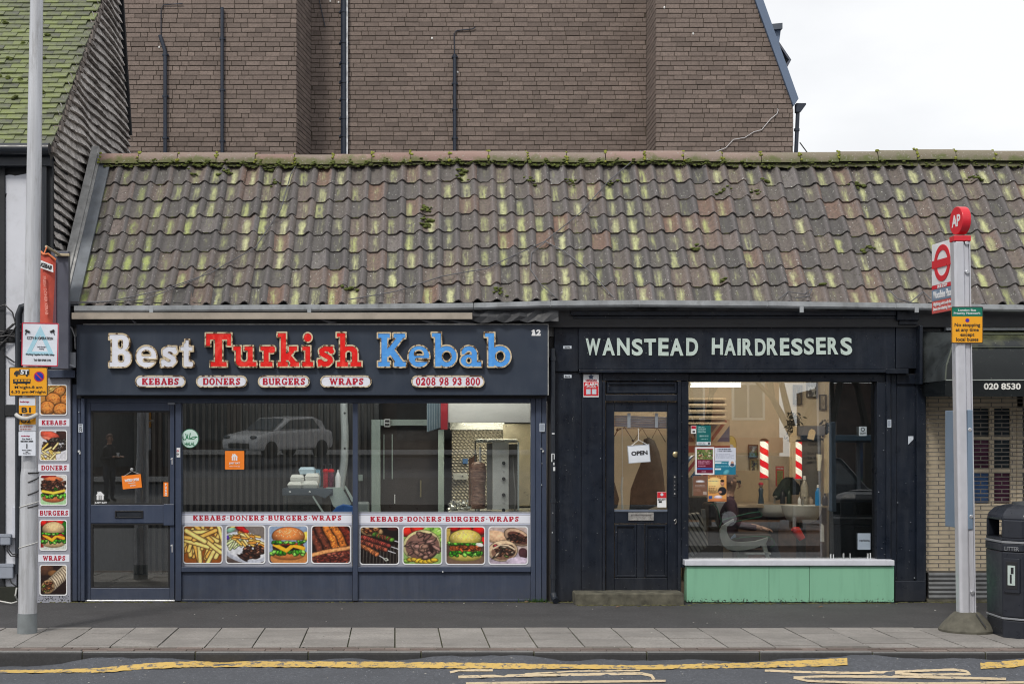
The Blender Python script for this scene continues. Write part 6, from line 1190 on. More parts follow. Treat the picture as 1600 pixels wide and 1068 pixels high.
t = sticker(1027, 1041, 768, 792, -.003 + .0, 'red and white camera warning sticker low on the barber door glass'); yt = -.0055; box_part('red_field', M('alarm red', (.55, .015, .025), .4), t, X(1027), X(1041), yt - .002, yt, Z(777.5), Z(768.3), 0); MB().prism(circ(X(1034), Z(772), .016, n=12), yt - .004, yt - .002).build('emblem', PALE, t); box_part('camera_mark', INK, t, X(1029), X(1034), yt - .001, yt, Z(785), Z(782), 0); text('SECURITY', INK, t, X(1034), yt, Z(780), .08, .014, .03)
# coats and hooks seen through the door
COAT = M('black coat', (.012, .011, .011), .8, 0, .4, 6, .5, 14); yk = .75
def coat(pts, lab, dep=.16):
    b = MB(); P = [(X(px, yk), Z(py, yk)) for px, py in pts]; k = len(P); cx = sum(p[0] for p in P) / k; cz = sum(p[1] for p in P) / k; rows = []
    for y_, s in ((yk + dep, .92), (yk + dep * .5, 1), (yk + .02, .9), (yk - .02, .55)): rows.append(b.add([(cx + (p[0] - cx) * s, y_ + .012 * math.sin(p[0] * 40), cz + (p[1] - cz) * (1 if s > .9 else (s + .04 if s > .6 else .75))) for p in P]))
    for a_, b_ in zip(rows, rows[1:]):
        for i in range(k): j = (i + 1) % k; b.face((b_ + i, b_ + j, a_ + j, a_ + i)[::-1])
    b.face(tuple(rows[-1] + i for i in range(k))); return tag(b.build('coat', COAT, smooth=True), lab, 'coat')
coat([(985, 796), (1012, 797), (1030, 790), (1041, 770), (1038, 735), (1032, 705), (1024, 688), (1016, 683), (1009, 686), (1006, 700), (1003, 725), (994, 745), (987, 765)], 'long black coat hanging behind the OPEN card in the barber doorway'); coat([(945, 796), (966, 794), (969, 780), (962, 755), (955, 735), (946, 730)], 'dark coat edge at the lower left of the barber door glass')
hk = thing('coat_rack', 'zigzag black wire coat rack behind the barber door glass', 'coat rack', (X(998, .9), .9, 1.8)); b = MB(); b.tube([(X(px, .9), .9, Z(py, .9)) for px, py in ((955, 690), (965, 672), (976, 667), (990, 689), (1003, 668), (1016, 690), (1027, 668), (1040, 690))], .006, 6); b.tube([(X(964, .9), .9, Z(669, .9)), (X(1036, .9), .9, Z(668, .9))], .006, 6); b.build('rack', BLACK, hk)
for px, py in ((965, 671), (989, 688), (1016, 689)): MB().ball((X(px, .88), .88, Z(py, .88)), .016, 8, 5).build('knob', BLACK, hk)

# ---------------------------------------------------------------- posters in the barber window
YW = .035
def poster(x0, x1, y0, y1, lab, cv, border=None, name='poster', ang=0):
    yy = YW + 0.0; t = tag(MB().box(X(x0, yy), X(x1, yy), yy - .002, yy + .001, Z(y1, yy), Z(y0, yy)).build(name, WHITE), lab, 'poster'); i = border or 0
    cv.build('print', PRINT, t, X(x0 + i, yy), X(x1 - i, yy), Z(y1 - i, yy), Z(y0 + i, yy), yy - .0028); return t
c = Cv(44, 66, (.05, .42, .42)); c.words(.08, .62, .7, .94, 4, (.9, .95, .95)); c.words(.2, .42, .9, .54, 1, (.95, .97, .97)); c.words(.3, .28, .8, .36, 1, (.8, .9, .9)); c.rect(0, 0.04, 1, .2, (.88, .90, .93)); c.words(.08, .06, .7, .18, 3, (.3, .35, .4)); c.rect(.8, .07, .93, .17, (.2, .25, .3)); poster(1088.5, 1110.5, 664, 696, 'teal green notice taped at the top left of the barber window', c)
c = Cv(52, 76, (.46, .08, .22)); c.rect(0, .55, 1, 1, (.45, .52, .28)); meat(c, 0, .58, 1, .95, 34, ((.30, .42, .18), (.66, .60, .45), (.55, .25, .2), (.75, .72, .6), (.22, .3, .2)), (.03, .07), .0); c.rect(0, .95, 1, 1, (.7, .3, .4)); c.words(.1, .36, .9, .52, 3, (.90, .72, .80)); c.words(.1, .26, .6, .33, 1, (.93, .80, .86)); c.rect(0, .15, 1, .22, (.20, .45, .75)); c.words(.3, .04, .7, .1, 1, (.92, .8, .86)); poster(1086.5, 1116, 698, 741, 'framed maroon poster with a picture above, left of the barber window posters', c, 2.2)
c = Cv(56, 76, (.86, .88, .94)); c.words(.15, .83, .85, .97, 2, (.12, .15, .22), .95); c.words(.08, .58, .92, .78, 4, (.62, .65, .74)); c.rect(0, 0, 1, .5, (.12, .50, .62)); c.rect(.0, .41, .32, .47, (.93, .95, .98)); c.rect(0, .18, .3, .24, (.93, .95, .98)); c.words(.35, .40, .6, .46, 1, (.9, .94, .97)); c.words(.05, .28, .7, .34, 1, (.7, .86, .9)); c.ell(.82, .42, .17, .13, (.90, .92, .96), 0, 0); c.ell(.83, .44, .07, .06, (.75, .58, .5)); c.ell(.83, .36, .1, .05, (.2, .25, .35)); c.ell(.55, .08, .16, .1, (.35, .65, .72), .4); poster(1116.8, 1149.5, 699, 741, 'white and teal poster headed think property think cole, right of the maroon one'.replace(' headed think property think cole', ' with a round portrait'), c)
c = Cv(40, 60, (.50, .36, .29)); c.ell(.5, .72, .3, .06, (.82, .82, .84)); c.words(.2, .66, .85, .78, 2, (.86, .86, .9)); c.words(.15, .44, .9, .56, 2, (.82, .78, .76)); c.words(.05, .2, .6, .36, 3, (.62, .5, .44)); c.rect(.7, .06, .95, .22, (.70, .64, .6)); c.grain(.06); poster(1083, 1105, 743, 774, 'brown poster at the lower left of the barber window', c)
c = Cv(48, 68, (.90, .64, .36)); c.words(.05, .86, .95, .98, 2, (.25, .16, .12), .95); c.ell(.35, .62, .5, .3, (.95, .78, .52)); c.words(.05, .76, .6, .8, 1, (.2, .4, .5)); c.words(.06, .3, .5, .6, 5, (.45, .3, .18)); c.ell(.77, .40, .22, .16, (.12, .12, .15)); c.ell(.77, .70, .10, .11, (.78, .56, .45)); c.ell(.77, .78, .10, .05, (.12, .08, .07)); c.ell(.66, .36, .1, .05, (.74, .54, .44)); c.rect(.05, .1, .24, .22, (.2, .35, .6)); c.ell(.55, .17, .22, .07, (.88, .84, .9)); c.ell(.5, .06, .5, .07, (.78, .48, .3)); poster(1106, 1135, 742, 783, 'orange poster with a man in black, lower right of the window posters', c)
t = sticker(1080, 1087.5, 664.5, 677, YW, 'tiny red and white warning sticker beside the teal notice in the barber window'); box_part('red_field', RED, t, X(1080.3, YW), X(1087.2, YW), YW - .004, YW - .002, Z(669.5, YW), Z(665, YW), 0); box_part('mark', INK, t, X(1082, YW), X(1086, YW), YW - .004, YW - .002, Z(675, YW), Z(672.5, YW), 0)
t = sticker(1342, 1354, 666, 680.5, YW, 'grey sticker with a circle emblem at the upper right of the barber window', M('grey sticker', (.30, .35, .38), .5)); MB().ring(circ(X(1348, YW), Z(670.5, YW), .022, n=16), circ(X(1348, YW), Z(670.5, YW), .014, n=16), YW - .004, YW - .002).build('emblem', INK, t); text('CCTV', INK, t, X(1348, YW), YW - .0022, Z(676.5, YW), .06, .02, .02)
t = sticker(1340, 1360, 832.5, 858, YW, 'plain grey card standing at the lower right of the barber window', M('grey card', (.26, .31, .37), .5)); text('verbena', INK, t, X(1350.5, YW), YW - .0022, Z(843.5, YW), .11, .022, .0)
# ---------------------------------------------------------------- inside the barber shop
box_part('partition', M('blue-black partition', (.008, .012, .018), .5), sp, X(1297, .3), X(1372, .3), .30, .34, .02, 2.6, 0)
LAMPY = 1.3
lt_ = thing('ceiling_light', 'long warm strip light near the ceiling inside the barber window', 'light', (X(1115, LAMPY), LAMPY, 2.4)); x0, x1, z0, z1 = at(1079, 1158, 602.4, 604.2, LAMPY); box_part('tube', emit('warm tube', (1, .84, .62), 4), lt_, x0, x1, LAMPY, LAMPY + .03, z0, z1, .005); box_part('batten', WHITE, lt_, x0, x1, LAMPY, LAMPY + .06, z1 + .003, z1 + .04, .003)
ld = bpy.data.lights.new('barber_fill', 'AREA'); ld.shape = 'RECTANGLE'; ld.size = 2.2; ld.size_y = .5; ld.energy = 33; ld.color = (1, .87, .69); lo = bpy.data.objects.new('barber_fill', ld); COL.objects.link(lo); lo.location = (X(1170, .6), .55, 2.6); lo.rotation_euler = (R(42), 0, 0)  # unseen fill added near the window, aimed inward to brighten the barber room
for k, (py, c_) in enumerate(((617, (.42, .30, .18)), (632, (.10, .09, .08)), (640, (.55, .42, .28)), (648, (.12, .10, .09)), (655, (.5, .4, .28)))):
    pass
sh = thing('wall_shelving', 'striped cream and dark shelves on the left wall inside the barber window', 'shelves', (X(1100, 1.6), 1.6, 1.8))
for k in range(5): x0, x1, z0, z1 = at(1070, 1135, 621 + k * 9.6, 624 + k * 9.6, 1.5); box_part('shelf', M('cream shelf', (.36, .28, .19), .6), sh, x0, x1, 1.5, 1.75, z0, z1, .003)
for k in range(4): x0, x1, z0, z1 = at(1070, 1133, 626 + k * 9.6, 630 + k * 9.6, 1.7); box_part('shelf_gap', M('dark shelf stock', (.07, .06, .05), .8, 0, .5, 20), sh, x0, x1, 1.72, 1.78, z0, z1, 0)  # dark mottled bars set between the shelves
# painted wall hanging: red, blue and cream crossed bands
fl = thing('crossed_banner', 'dark red, cream and blue crossed-band banner behind the posters', 'banner', (X(1105, 1.9), 1.9, 1.5)); yf = 1.9; CR_ = M('banner cream', (.42, .32, .22), .8); RD_ = M('banner red', (.20, .02, .02), .8); BL_ = M('banner blue', (.02, .06, .14), .8)
x0, x1, z0, z1 = at(1066, 1140, 655, 745, yf); MB().box(x0, x1, yf, yf + .02, z0, z1).build('cloth', BL_, fl)
P = lambda l, y_: [(X(a_, y_), Z(b_, y_)) for a_, b_ in l]
for k, (pts, m) in enumerate((([(1066, 745), (1078, 745), (1140, 664), (1140, 655), (1128, 655), (1066, 735)], CR_), ([(1128, 745), (1140, 745), (1140, 736), (1078, 655), (1066, 655), (1066, 664)], CR_), ([(1066, 743), (1070, 745), (1136, 658), (1132, 655)], RD_), ([(1136, 745), (1140, 742), (1074, 655), (1070, 658)], RD_), ([(1066, 712), (1140, 712), (1140, 690), (1066, 690)], CR_), ([(1095, 745), (1111, 745), (1111, 655), (1095, 655)], CR_), ([(1066, 706), (1140, 706), (1140, 696), (1066, 696)], RD_), ([(1098, 745), (1107, 745), (1107, 655), (1098, 655)], RD_))): MB().prism(P(pts, yf), yf - .004 * (k + 1), yf - .004 * k - .001).build('band', m, fl)
# yellow wall drawing of two rings
for cx_, cy_, rx_, ry_, m, lb in ((1129, 690, 8, 15, M('olive paint', (.28, .30, .04), .6), 'left olive oval painted on the barber wall'), (1142, 695, 9, 15, M('mustard paint', (.48, .38, .10), .6), 'right mustard oval painted on the barber wall')):
    t = thing('painted_oval', lb, 'wall painting', (X(cx_, 2.1), 2.1, Z(cy_, 2.1))); MB().prism(circ(X(cx_, 2.1), Z(cy_, 2.1), rx_ / 131, ry_ / 131), 2.10, 2.12).build('outline', INK if cx_ < 1135 else M('ochre', (.3, .22, .05), .6), t); MB().prism(circ(X(cx_, 2.1), Z(cy_, 2.1), rx_ / 131 - .012, ry_ / 131 - .012), 2.09, 2.098).build('fill', m, t); MB().prism(circ(X(cx_, 2.1), Z(cy_ + 4, 2.1), .03, .04), 2.08, 2.088).build('ring', PALE, t)
def picture(x0, x1, y0, y1, y, lab, cols, fm, seed, tilt=0):
    t = thing('framed_picture', lab, 'picture', (X((x0 + x1) / 2, y), y, Z(y1, y))); X0, X1, Z0, Z1 = at(x0, x1, y0, y1, y); f = .012 if x1 - x0 < 20 else .018
    MB().ring([(X0, Z0), (X1, Z0), (X1, Z1), (X0, Z1)], [(X0 + f, Z0 + f), (X1 - f, Z0 + f), (X1 - f, Z1 - f), (X0 + f, Z1 - f)], y - .02, y + .01).build('frame', fm, t); c = Cv(22, 30, cols[0])
    for k in range(14): c.ell(random.random(), random.random() * .8, random.uniform(.06, .2), random.uniform(.05, .2), random.choice(cols[1:]), random.uniform(-1, 1), .4)
    c.build('print', PRINT, t, X0 + f, X1 - f, Z0 + f, Z1 - f, y); return t
DKF = M('dark wood frame', (.035, .022, .015), .4); GLD = M('gilt frame', (.30, .22, .10), .4)
YBK = 2.55
picture(1169, 1184, 694, 715, YBK, 'small black-framed blue and green picture left of the front barber pole, the upper one', [(.45, .62, .70), (.3, .45, .3), (.6, .7, .75), (.2, .3, .4)], DKF, 1); picture(1171, 1185, 717, 738, YBK, 'small gilt-framed picture of a dark figure, under the blue and green one', [(.62, .60, .45), (.15, .2, .3), (.35, .3, .25), (.75, .7, .6)], GLD, 2)
picture(1239, 1253, 601, 632, YBK, 'tall dark portrait high on the barber wall, leftmost of the three at the top', [(.34, .27, .14), (.1, .08, .06), (.45, .38, .25), (.2, .15, .08)], DKF, 3); picture(1260, 1277, 592, 621, YBK, 'black-framed print high on the barber wall, between the portrait and the small certificate', [(.66, .66, .66), (.3, .3, .33), (.85, .85, .85), (.15, .15, .16)], DKF, 4); picture(1280, 1291, 616, 640, YBK, 'small framed certificate high on the barber wall near the dark partition', [(.62, .55, .45), (.5, .42, .32), (.7, .64, .55)], DKF, 5)
# mirror cabinet, shelf clutter and cut-out shapes
x0, x1, z0, z1 = at(1252, 1283, 680, 800, 2.0); mc = tag(MB().box(x0, x1, 2.0, 2.06, z0, z1).build('notice_mirror', M('grey mirror glass', (.17, .165, .16), .15, .2), bev=.006), 'grey mirror panel with reversed black notice lettering', 'mirror')
for k, w in enumerate(('ONLY', 'CARD', '', 'PLEASE', 'PAY AT', 'THE DESK')):
    if w: o = text(w, INK, mc, X(1271.5, 2), 1.998, Z(687 + k * 7, 2), -.10 - .01 * len(w), .032, .02)
tag(MB().box(X(1246, 1.9), X(1288, 1.9), 1.85, 2.08, Z(680, 1.9), Z(665, 1.9)).build('shelf_box', M('dim grey box', (.10, .095, .11), .6, 0, .3), bev=.01), 'dim grey box on top of the notice mirror', 'box')
WOODB = M('pale wooden paddle', (.56, .42, .26), .6, 0, .1)
t = tag(MB().prism([(X(px, 1.95), Z(py, 1.95)) for px, py in ((1233, 745), (1250, 745), (1250, 682), (1249, 677), (1246.5, 675), (1246, 667), (1243.5, 664.5), (1240.5, 665), (1239, 668), (1239, 675), (1235, 679), (1233, 684))], 1.93, 1.96).build('bottle_board', WOODB, bev=.004), 'pale bottle-shaped wooden board beside the rear barber pole', 'board'); 
tag(MB().prism(rot([(-.03, -.06), (.045, -.06), (.045, .035), (.02, .06), (-.01, .06), (-.03, .035)], X(1267.5, 1.7), Z(678, 1.7), R(-14)), 1.7, 1.72).build('wooden_tag', WOODB), 'tilted pale wooden tag hanging over the grey notice mirror', 'tag')
tag(MB().prism([(X(px, 1.9), Z(py, 1.9)) for px, py in ((1288, 770), (1297, 770), (1297, 675), (1291, 679), (1287, 676), (1288, 690))], 1.9, 1.93).build('paper_roll', M('kraft paper', (.55, .44, .28), .7), bev=.003), 'torn upright strip of brown paper next to the dark partition', 'paper')
tag(MB().prism([(X(px, 1.8), Z(py, 1.8)) for px, py in ((1278, 735), (1282, 735), (1284.5, 710), (1277, 709))], 1.8, 1.84).build('comb_holder', M('ivory plastic', (.6, .56, .45), .5)), 'ivory tapered comb holder in front of the notice mirror', 'holder')
# plants and curls of hair pieces on the shelf: dark foliage
FOL = M('dark dry foliage', (.045, .035, .02), .9, 0, .5, 20)
for (x0, x1, y0, y1, lb) in ((1226, 1252, 638, 690, 'mass of dark dried foliage above the rear barber pole'), (1280, 1296, 650, 700, 'dark dried foliage hanging beside the paper strip')):
    b = MB()
    for _ in range(150):
        px, py = random.gauss((x0 + x1) / 2, (x1 - x0) / 5), random.gauss((y0 + y1) / 2, (y1 - y0) / 5); c_ = Vector((X(px, 2.1), 2.05 + random.uniform(-.08, .08), Z(py, 2.1))); d = Vector((random.uniform(-1, 1), random.uniform(-1, 1), random.uniform(-1, 1))).normalized() * .035; e_ = d.orthogonal().normalized() * .014; n0 = b.add([c_ - d, c_ + e_, c_ + d, c_ - e_]); b.face((n0, n0 + 1, n0 + 2, n0 + 3))
    tag(b.build('dried_plant', FOL), lb, 'plant')
# barber poles
def pole_mat():
    n = NT('barber pole stripes'); g = n.sep(n.co('Object')); ang_ = n.math('ARCTAN2', g[1], g[0]); f = n.math('FRACT', n.math('ADD', n.math('MULTIPLY', g[2], 6.6), n.math('MULTIPLY', ang_, 1 / (2 * math.pi)))); k = n.mix(n.math('GREATER_THAN', f, .5), (.92, .87, .76), (.66, .012, .02)); n.col(k); n.set(n.b.inputs['Emission Color'], k); n.b.inputs['Emission Strength'].default_value = .62; n.rough(.2); return n.m
PM = pole_mat()
for px, py0, py1, y, r, lb in ((1194, 689, 746, 1.7, .049, 'lit red and white barber pole, the front one near the small pictures'), (1247.5, 690, 747, 1.95, .042, 'lit red and white barber pole beside the grey notice mirror')):
    z0, z1 = Z(py1, y), Z(py0, y); t = thing('barber_pole', lb, 'barber pole', (X(px, y), y, z0)); b = MB(); b.lathe([(r, 0), (r, z1 - z0)], 0, 0, 24); o = b.build('striped_tube', PM, t, smooth=40, local=True)
    for zc, m in ((z1 - z0, DKF), (-.02, CHR)): b = MB(); b.lathe([(r * 1.05, zc), (r * 1.1, zc + .01), (r * .7, zc + .028), (.008, zc + .035)], 0, 0, 18); b.build('cap', m, t, smooth=40, local=True)
x0, x1, z0, z1 = at(1212.5, 1225, 728, 759, 2.3); t = tag(MB().box(x0, x1, 2.3, 2.32, z0, z1).build('price_list', M('red card', (.50, .05, .04), .5)), 'red-edged price list between the two barber poles', 'price list'); c = Cv(20, 44, (.62, .62, .36)); c.words(.05, .05, .95, .95, 8, (.3, .3, .2)); c.build('print', PRINT, t, x0 + .012, x1 - .012, z0 + .01, z1 - .05, 2.297); text('PRICES', WHITE, t, (x0 + x1) / 2, 2.298, z1 - .025, .08, .02, .02)
# basins and counter
WPOR = M('white porcelain', (.74, .74, .73), .12, 0, .03); yb2 = 1.55
wc = thing('back_counter', 'cream counter top with basins along the barber wall', 'counter', (X(1230, 2), 2, 0)); x0, x1, z0, z1 = at(1150, 1297, 788, 793, 1.8); box_part('top', M('stained cream counter', (.40, .31, .22), .5, 0, .3, 8), wc, x0, x1, 1.8, 2.55, z0, z1, .006)
box_part('front', M('mottled brown panel', (.13, .075, .055), .7, 0, .6, 9), wc, x0, x1, 1.95, 2.0, .02, z0 - .002, 0)
def basin(px, py, w, h, y, lb):
    t = thing('wash_basin', lb, 'basin', (X(px, y), y, Z(py + h, y))); b = MB(); s = 1 / sc_at(y); prof = [(.10, -h * s), (w * .36 * s, -h * s * .88), (w * .46 * s, -h * s * .5), (w * .5 * s, -.02), (w * .52 * s, 0), (w * .46 * s, -.004), (w * .40 * s, -h * s * .45), (.03, -h * s * .7)]
    b.lathe([(r, z_) for r, z_ in prof], 0, 0, 24); b.v = [(v[0], v[1] * .7, v[2] + .0) for v in b.v]; b.v = [(v[0] + X(px, y), v[1] + y + .15, v[2] + Z(py, y)) for v in b.v]; b.build('bowl', WPOR, t, smooth=45)
    bb_ = MB(); bb_.lathe([(.07, .02), (.055, .3), (.06, Z(py + h, y) - .01)], X(px, y), y + .18, 14); bb_.build('pedestal', M('dark pedestal', (.02, .018, .018), .5), t, smooth=40); q = MB(); q.tube([(X(px + w * .1, y), y + .3, Z(py, y)), (X(px + w * .1, y), y + .3, Z(py, y) + .08), (X(px + w * .1, y), y + .2, Z(py, y) + .085)], .012, 8); q.build('tap', CHR, t, smooth=40); return t
basin(1258, 790, 64, 27, 1.35, 'white wash basin in front of the grey mirror, the nearer one'); basin(1214, 788, 54, 20, 1.75, 'farther white wash basin behind the barber, left of the nearer one')
def bottle(px, py0, py1, r, y, lb, m, cap=None, name='bottle'):
    z0, z1 = Z(py1, y), Z(py0, y); h = z1 - z0; t = thing(name, lb, 'bottle', (X(px, y), y, z0)); b = MB(); b.lathe([(r, z0), (r * 1.02, z0 + h * .1), (r, z0 + h * .62), (r * .55, z0 + h * .78), (r * .3, z0 + h * .86)], X(px, y), y, 14); b.build('body', m, t, smooth=50); b = MB(); b.lathe([(r * .42, z0 + h * .865), (r * .4, z1 - .004), (r * .2, z1)], X(px, y), y, 10); b.build('cap', cap or m, t, smooth=40)
CLR = M('dusty clear plastic', (.36, .33, .28), .2, 0, .25, 20)
bottle(1257, 743, 788, .045, 1.75, 'tall clear plastic bottle between the basins', CLR, WHITE); bottle(1278, 757, 789, .032, 1.55, 'bright blue spray bottle at the right of the basins', M('blue lotion', (.02, .22, .55), .2), WHITE); bottle(1266, 775, 789, .035, 1.8, 'small pale pot right of the clear bottle', M('pale pot', (.5, .42, .36), .4)); bottle(1249, 775, 788, .02, 1.7, 'little white tub behind the nearer basin', WHITE); bottle(1223, 764, 787, .03, 2.0, 'dark bottle on the counter behind the farther basin', BLACK); bottle(1233, 762, 787, .03, 2.05, 'black bottle left of the clear plastic bottle', M('dark green', (.02, .035, .02), .3)); bottle(1289, 770, 789, .03, 1.7, 'dark tin beside the blue spray bottle', M('dark tin', (.06, .05, .06), .4))
b = MB()
for k in range(20): b.ball((X(1214 + k * 1.6, 2.1), 2.1, Z(773 - 14 * math.sin(k / 19 * 2.4), 2.1)), (.05, .05, .06 + .05 * math.sin(k / 19 * 3)), 8, 6, 0, .2)
tag(b.build('dryer_hood', M('dark green cloth', (.018, .028, .016), .8, 0, .4, 9), smooth=True), 'dark green humped bag on the counter under the barber poles', 'bag')
t = thing('figurine', 'little red-capped figurine on the counter left of the front barber pole', 'figurine', (X(1190, 1.6), 1.6, .9)); b = MB(); z0 = Z(786, 1.6); b.lathe([(.035, z0), (.03, z0 + .06), (.022, z0 + .09), (.03, z0 + .16), (.014, z0 + .185)], X(1189, 1.6), 1.6, 12); b.build('body', M('dark blue jar', (.03, .05, .07), .4), t, smooth=40); b = MB(); b.ball((X(1189, 1.6), 1.6, z0 + .21), .027, 10, 8); b.build('head', M('skin paint', (.45, .26, .2), .5), t, smooth=True); b = MB(); b.lathe([(.03, z0 + .215), (.026, z0 + .235), (.005, z0 + .245)], X(1189, 1.6), 1.6, 10); b.build('cap', RED, t)
b = MB(); b.tube([(X(1238, 1.3), 1.3, Z(825, 1.3)), (X(1244, 1.3), 1.3, Z(828, 1.3)), (X(1253, 1.3), 1.28, Z(842, 1.3))], [.03, .055, .04], 10); t = tag(b.build('hair_dryer', M('red plastic', (.55, .02, .012), .3), smooth=40), 'red hair dryer hanging below the basins', 'hair dryer'); b = MB(); b.tube([(X(1241, 1.3), 1.3, Z(826, 1.3)), (X(1241, 1.3), 1.3, Z(808, 1.3))], .02, 8); b.build('handle', M('grey plastic', (.3, .3, .32), .4), t)
t = tag(MB().prism([(X(1282, 1.4), Z(845, 1.4)), (X(1288, 1.4), Z(846, 1.4)), (X(1287, 1.4), Z(820, 1.4)), (X(1283, 1.4), Z(817, 1.4))], 1.4, 1.42).build('towel', WHITE), 'narrow white towel hanging right of the basins', 'towel')
# barber chair
CHG = M('grey enamelled chair arm', (.52, .55, .56), .35, .1, .08, 9); GRE = M('green glass edge', (.03, .14, .08), .3); yk2 = .62
bc = thing('barber_chair', 'vintage barber chair with a curved grey metal arm and green edging', 'barber chair', (X(1165, yk2), yk2, .1)); Pc = lambda l: [(X(a_, yk2), Z(b_, yk2)) for a_, b_ in l]
outer = [(1147, 810), (1136, 816), (1127, 822), (1124, 832), (1126, 845), (1131, 855), (1140, 859.5), (1158, 860), (1178, 857), (1194, 850), (1203, 843), (1201, 839)]; inner = [(1194, 841), (1180, 845), (1160, 846.5), (1148, 846), (1141, 841), (1136, 832), (1135, 824), (1139, 818), (1147, 814)]
def strip_solid(name, A, B_, y0, y1, m, par):
    b = MB(); k = 14
    def res(l):
        l = [Vector((p[0], 0, p[1])) for p in l]; d = [0]
        for a_, c_ in zip(l, l[1:]): d.append(d[-1] + (c_ - a_).length)
        return [Vector((np.interp(t * d[-1], d, [p.x for p in l]), 0, np.interp(t * d[-1], d, [p.z for p in l]))) for t in np.linspace(0, 1, k)]
    A, B_ = res(A), res(B_); r = [b.add([(p.x, y_, p.z) for p in L_]) for y_ in (y0, y1) for L_ in (A, B_)]
    for i in range(k - 1): b.face((r[0] + i, r[0] + i + 1, r[1] + i + 1, r[1] + i)); b.face((r[3] + i, r[3] + i + 1, r[2] + i + 1, r[2] + i)); b.face((r[0] + i + 1, r[0] + i, r[2] + i, r[2] + i + 1)); b.face((r[1] + i, r[1] + i + 1, r[3] + i + 1, r[3] + i))
    for i in (0, k - 1): b.face((r[0] + i, r[1] + i, r[3] + i, r[2] + i))
    return b.build(name, m, par, bev=.004)
strip_solid('arm', Pc(outer), Pc(inner[::-1]), yk2, yk2 + .05, CHG, bc); strip_solid('arm', [(p[0] + .02, p[1]) for p in Pc(outer)], [(p[0] + .02, p[1]) for p in Pc(inner[::-1])], yk2 + .52, yk2 + .57, CHG, bc)
b = MB(); b.tube([(p[0], yk2 - .003, p[1]) for p in Pc([(1124, 823), (1128, 812), (1150, 806), (1172, 801), (1187, 799), (1191, 803), (1188, 807), (1165, 811), (1147, 815)])], .006, 6); b.tube([(p[0], yk2 - .003, p[1]) for p in Pc([(1110, 790), (1115, 786), (1120, 792), (1126, 812)])], .006, 6); b.tube([(p[0], yk2 - .003, p[1]) for p in Pc([(1145, 842), (1160, 839), (1180, 837), (1200, 838), (1209, 843), (1210, 850), (1204, 855)])], .006, 6); b.build('edging', GRE, bc, smooth=40)
box_part('seat', M('dark brown hide', (.035, .025, .022), .5, 0, .3), bc, X(1140, .7), X(1205, .7), yk2 + .06, yk2 + .5, Z(846, .7), Z(834, .7), .02)
MB().prism(Pc([(1108, 850), (1128, 850), (1124, 800), (1116, 785), (1110, 788)]), yk2 + .06, yk2 + .5).build('backrest', M('dark brown hide', (.035, .025, .022), .5), bc, bev=.02); MB().prism(Pc([(1190, 851), (1197, 848), (1204, 875), (1200, 877)]), yk2, yk2 + .05).build('leg_brace', CHG, bc); box_part('foot_column', CHR, bc, X(1150, .9), X(1168, .9), .85, 1.05, .015, Z(860, .9), .01); box_part('footplate', CHG, bc, X(1165, yk2), X(1205, yk2), yk2, yk2 + .5, Z(866, yk2), Z(863, yk2), .004)
tag(strip_solid('comb_wrap', Pc([(1141, 842), (1143, 838)]), Pc([(1150, 838), (1148, 833)]), yk2 - .02, yk2, M('pale blue paper', (.28, .40, .60), .6), None), 'scrap of pale blue paper tucked in the chair arm', 'paper')
def stripe_mat():
    n = NT('striped ticking'); g = n.sep(n.co('Object')); f = n.math('FRACT', n.math('MULTIPLY', n.math('ADD', g[0], n.math('MULTIPLY', g[2], .62)), 21)); n.col(n.mix(n.math('GREATER_THAN', f, .62), (.34, .32, .30), (.015, .014, .016))); n.rough(.85); return n.m
tag(MB().prism([(X(px, .42), Z(py, .42)) for px, py in ((1076, 870), (1083, 868), (1107, 852), (1095, 800), (1078, 802), (1076, 803))], .40, .52).build('cushion', stripe_mat(), bev=.03), 'black and grey striped cushion in the corner of the barber window', 'cushion')
b = MB()
for x0, x1, y0, y1 in ((1098, 1102, 795, 828),): b.prism([(X(x0, .6), Z(y1, .6)), (X(x0 + 6, .6), Z(y1, .6)), (X(x1, .6), Z(y0, .6)), (X(x0 - 2, .6), Z(y0, .6))], .6, .64)
tag(b.build('walking_stick', M('grey bar', (.26, .25, .25), .4)), 'slanting grey bar between the striped cushion and the chair', 'bar')
x0, x1, z0, z1 = at(1119, 1134, 783, 804, .9); tag(MB().box(x0, x1, .9, 1.05, z0, z1).build('paper_bin', M('grey plastic', (.22, .215, .22), .5), bev=.01), 'grey box below the orange poster inside the barber window', 'box')
x0, x1, z0, z1 = at(1072, 1130, 778, 880, 1.9); box_part('dark_cabinet', M('dark cabinet', (.022, .018, .016), .6), sp, x0, x1, 1.9, 2.2, .02, z1, 0)
x0, x1, z0, z1 = at(1146, 1200, 700, 790, YBK); wp = box_part('matchboard_panel', M('honey panelling', (.52, .40, .26), .5, 0, .06), sp, x0, x1, YBK - .03, YBK + .03, z0 - .3, z0 + (z1 - z0) * .62, .004)
b = MB()
for k in range(10): px = random.choice((1299, 1303, 1317, 1322, 1327, 1340, 1354, 1358, 1364)) + random.uniform(-2, 2); s = random.uniform(.6, 1.4); b.box(X(px, .04), X(px + s, .04), .036, .045, Z(872, .04), Z(867 + random.uniform(-4, 3), .04))
b.build('scratch', M('bare scratches', (.55, .57, .58), .5), hf, kind='stuff')
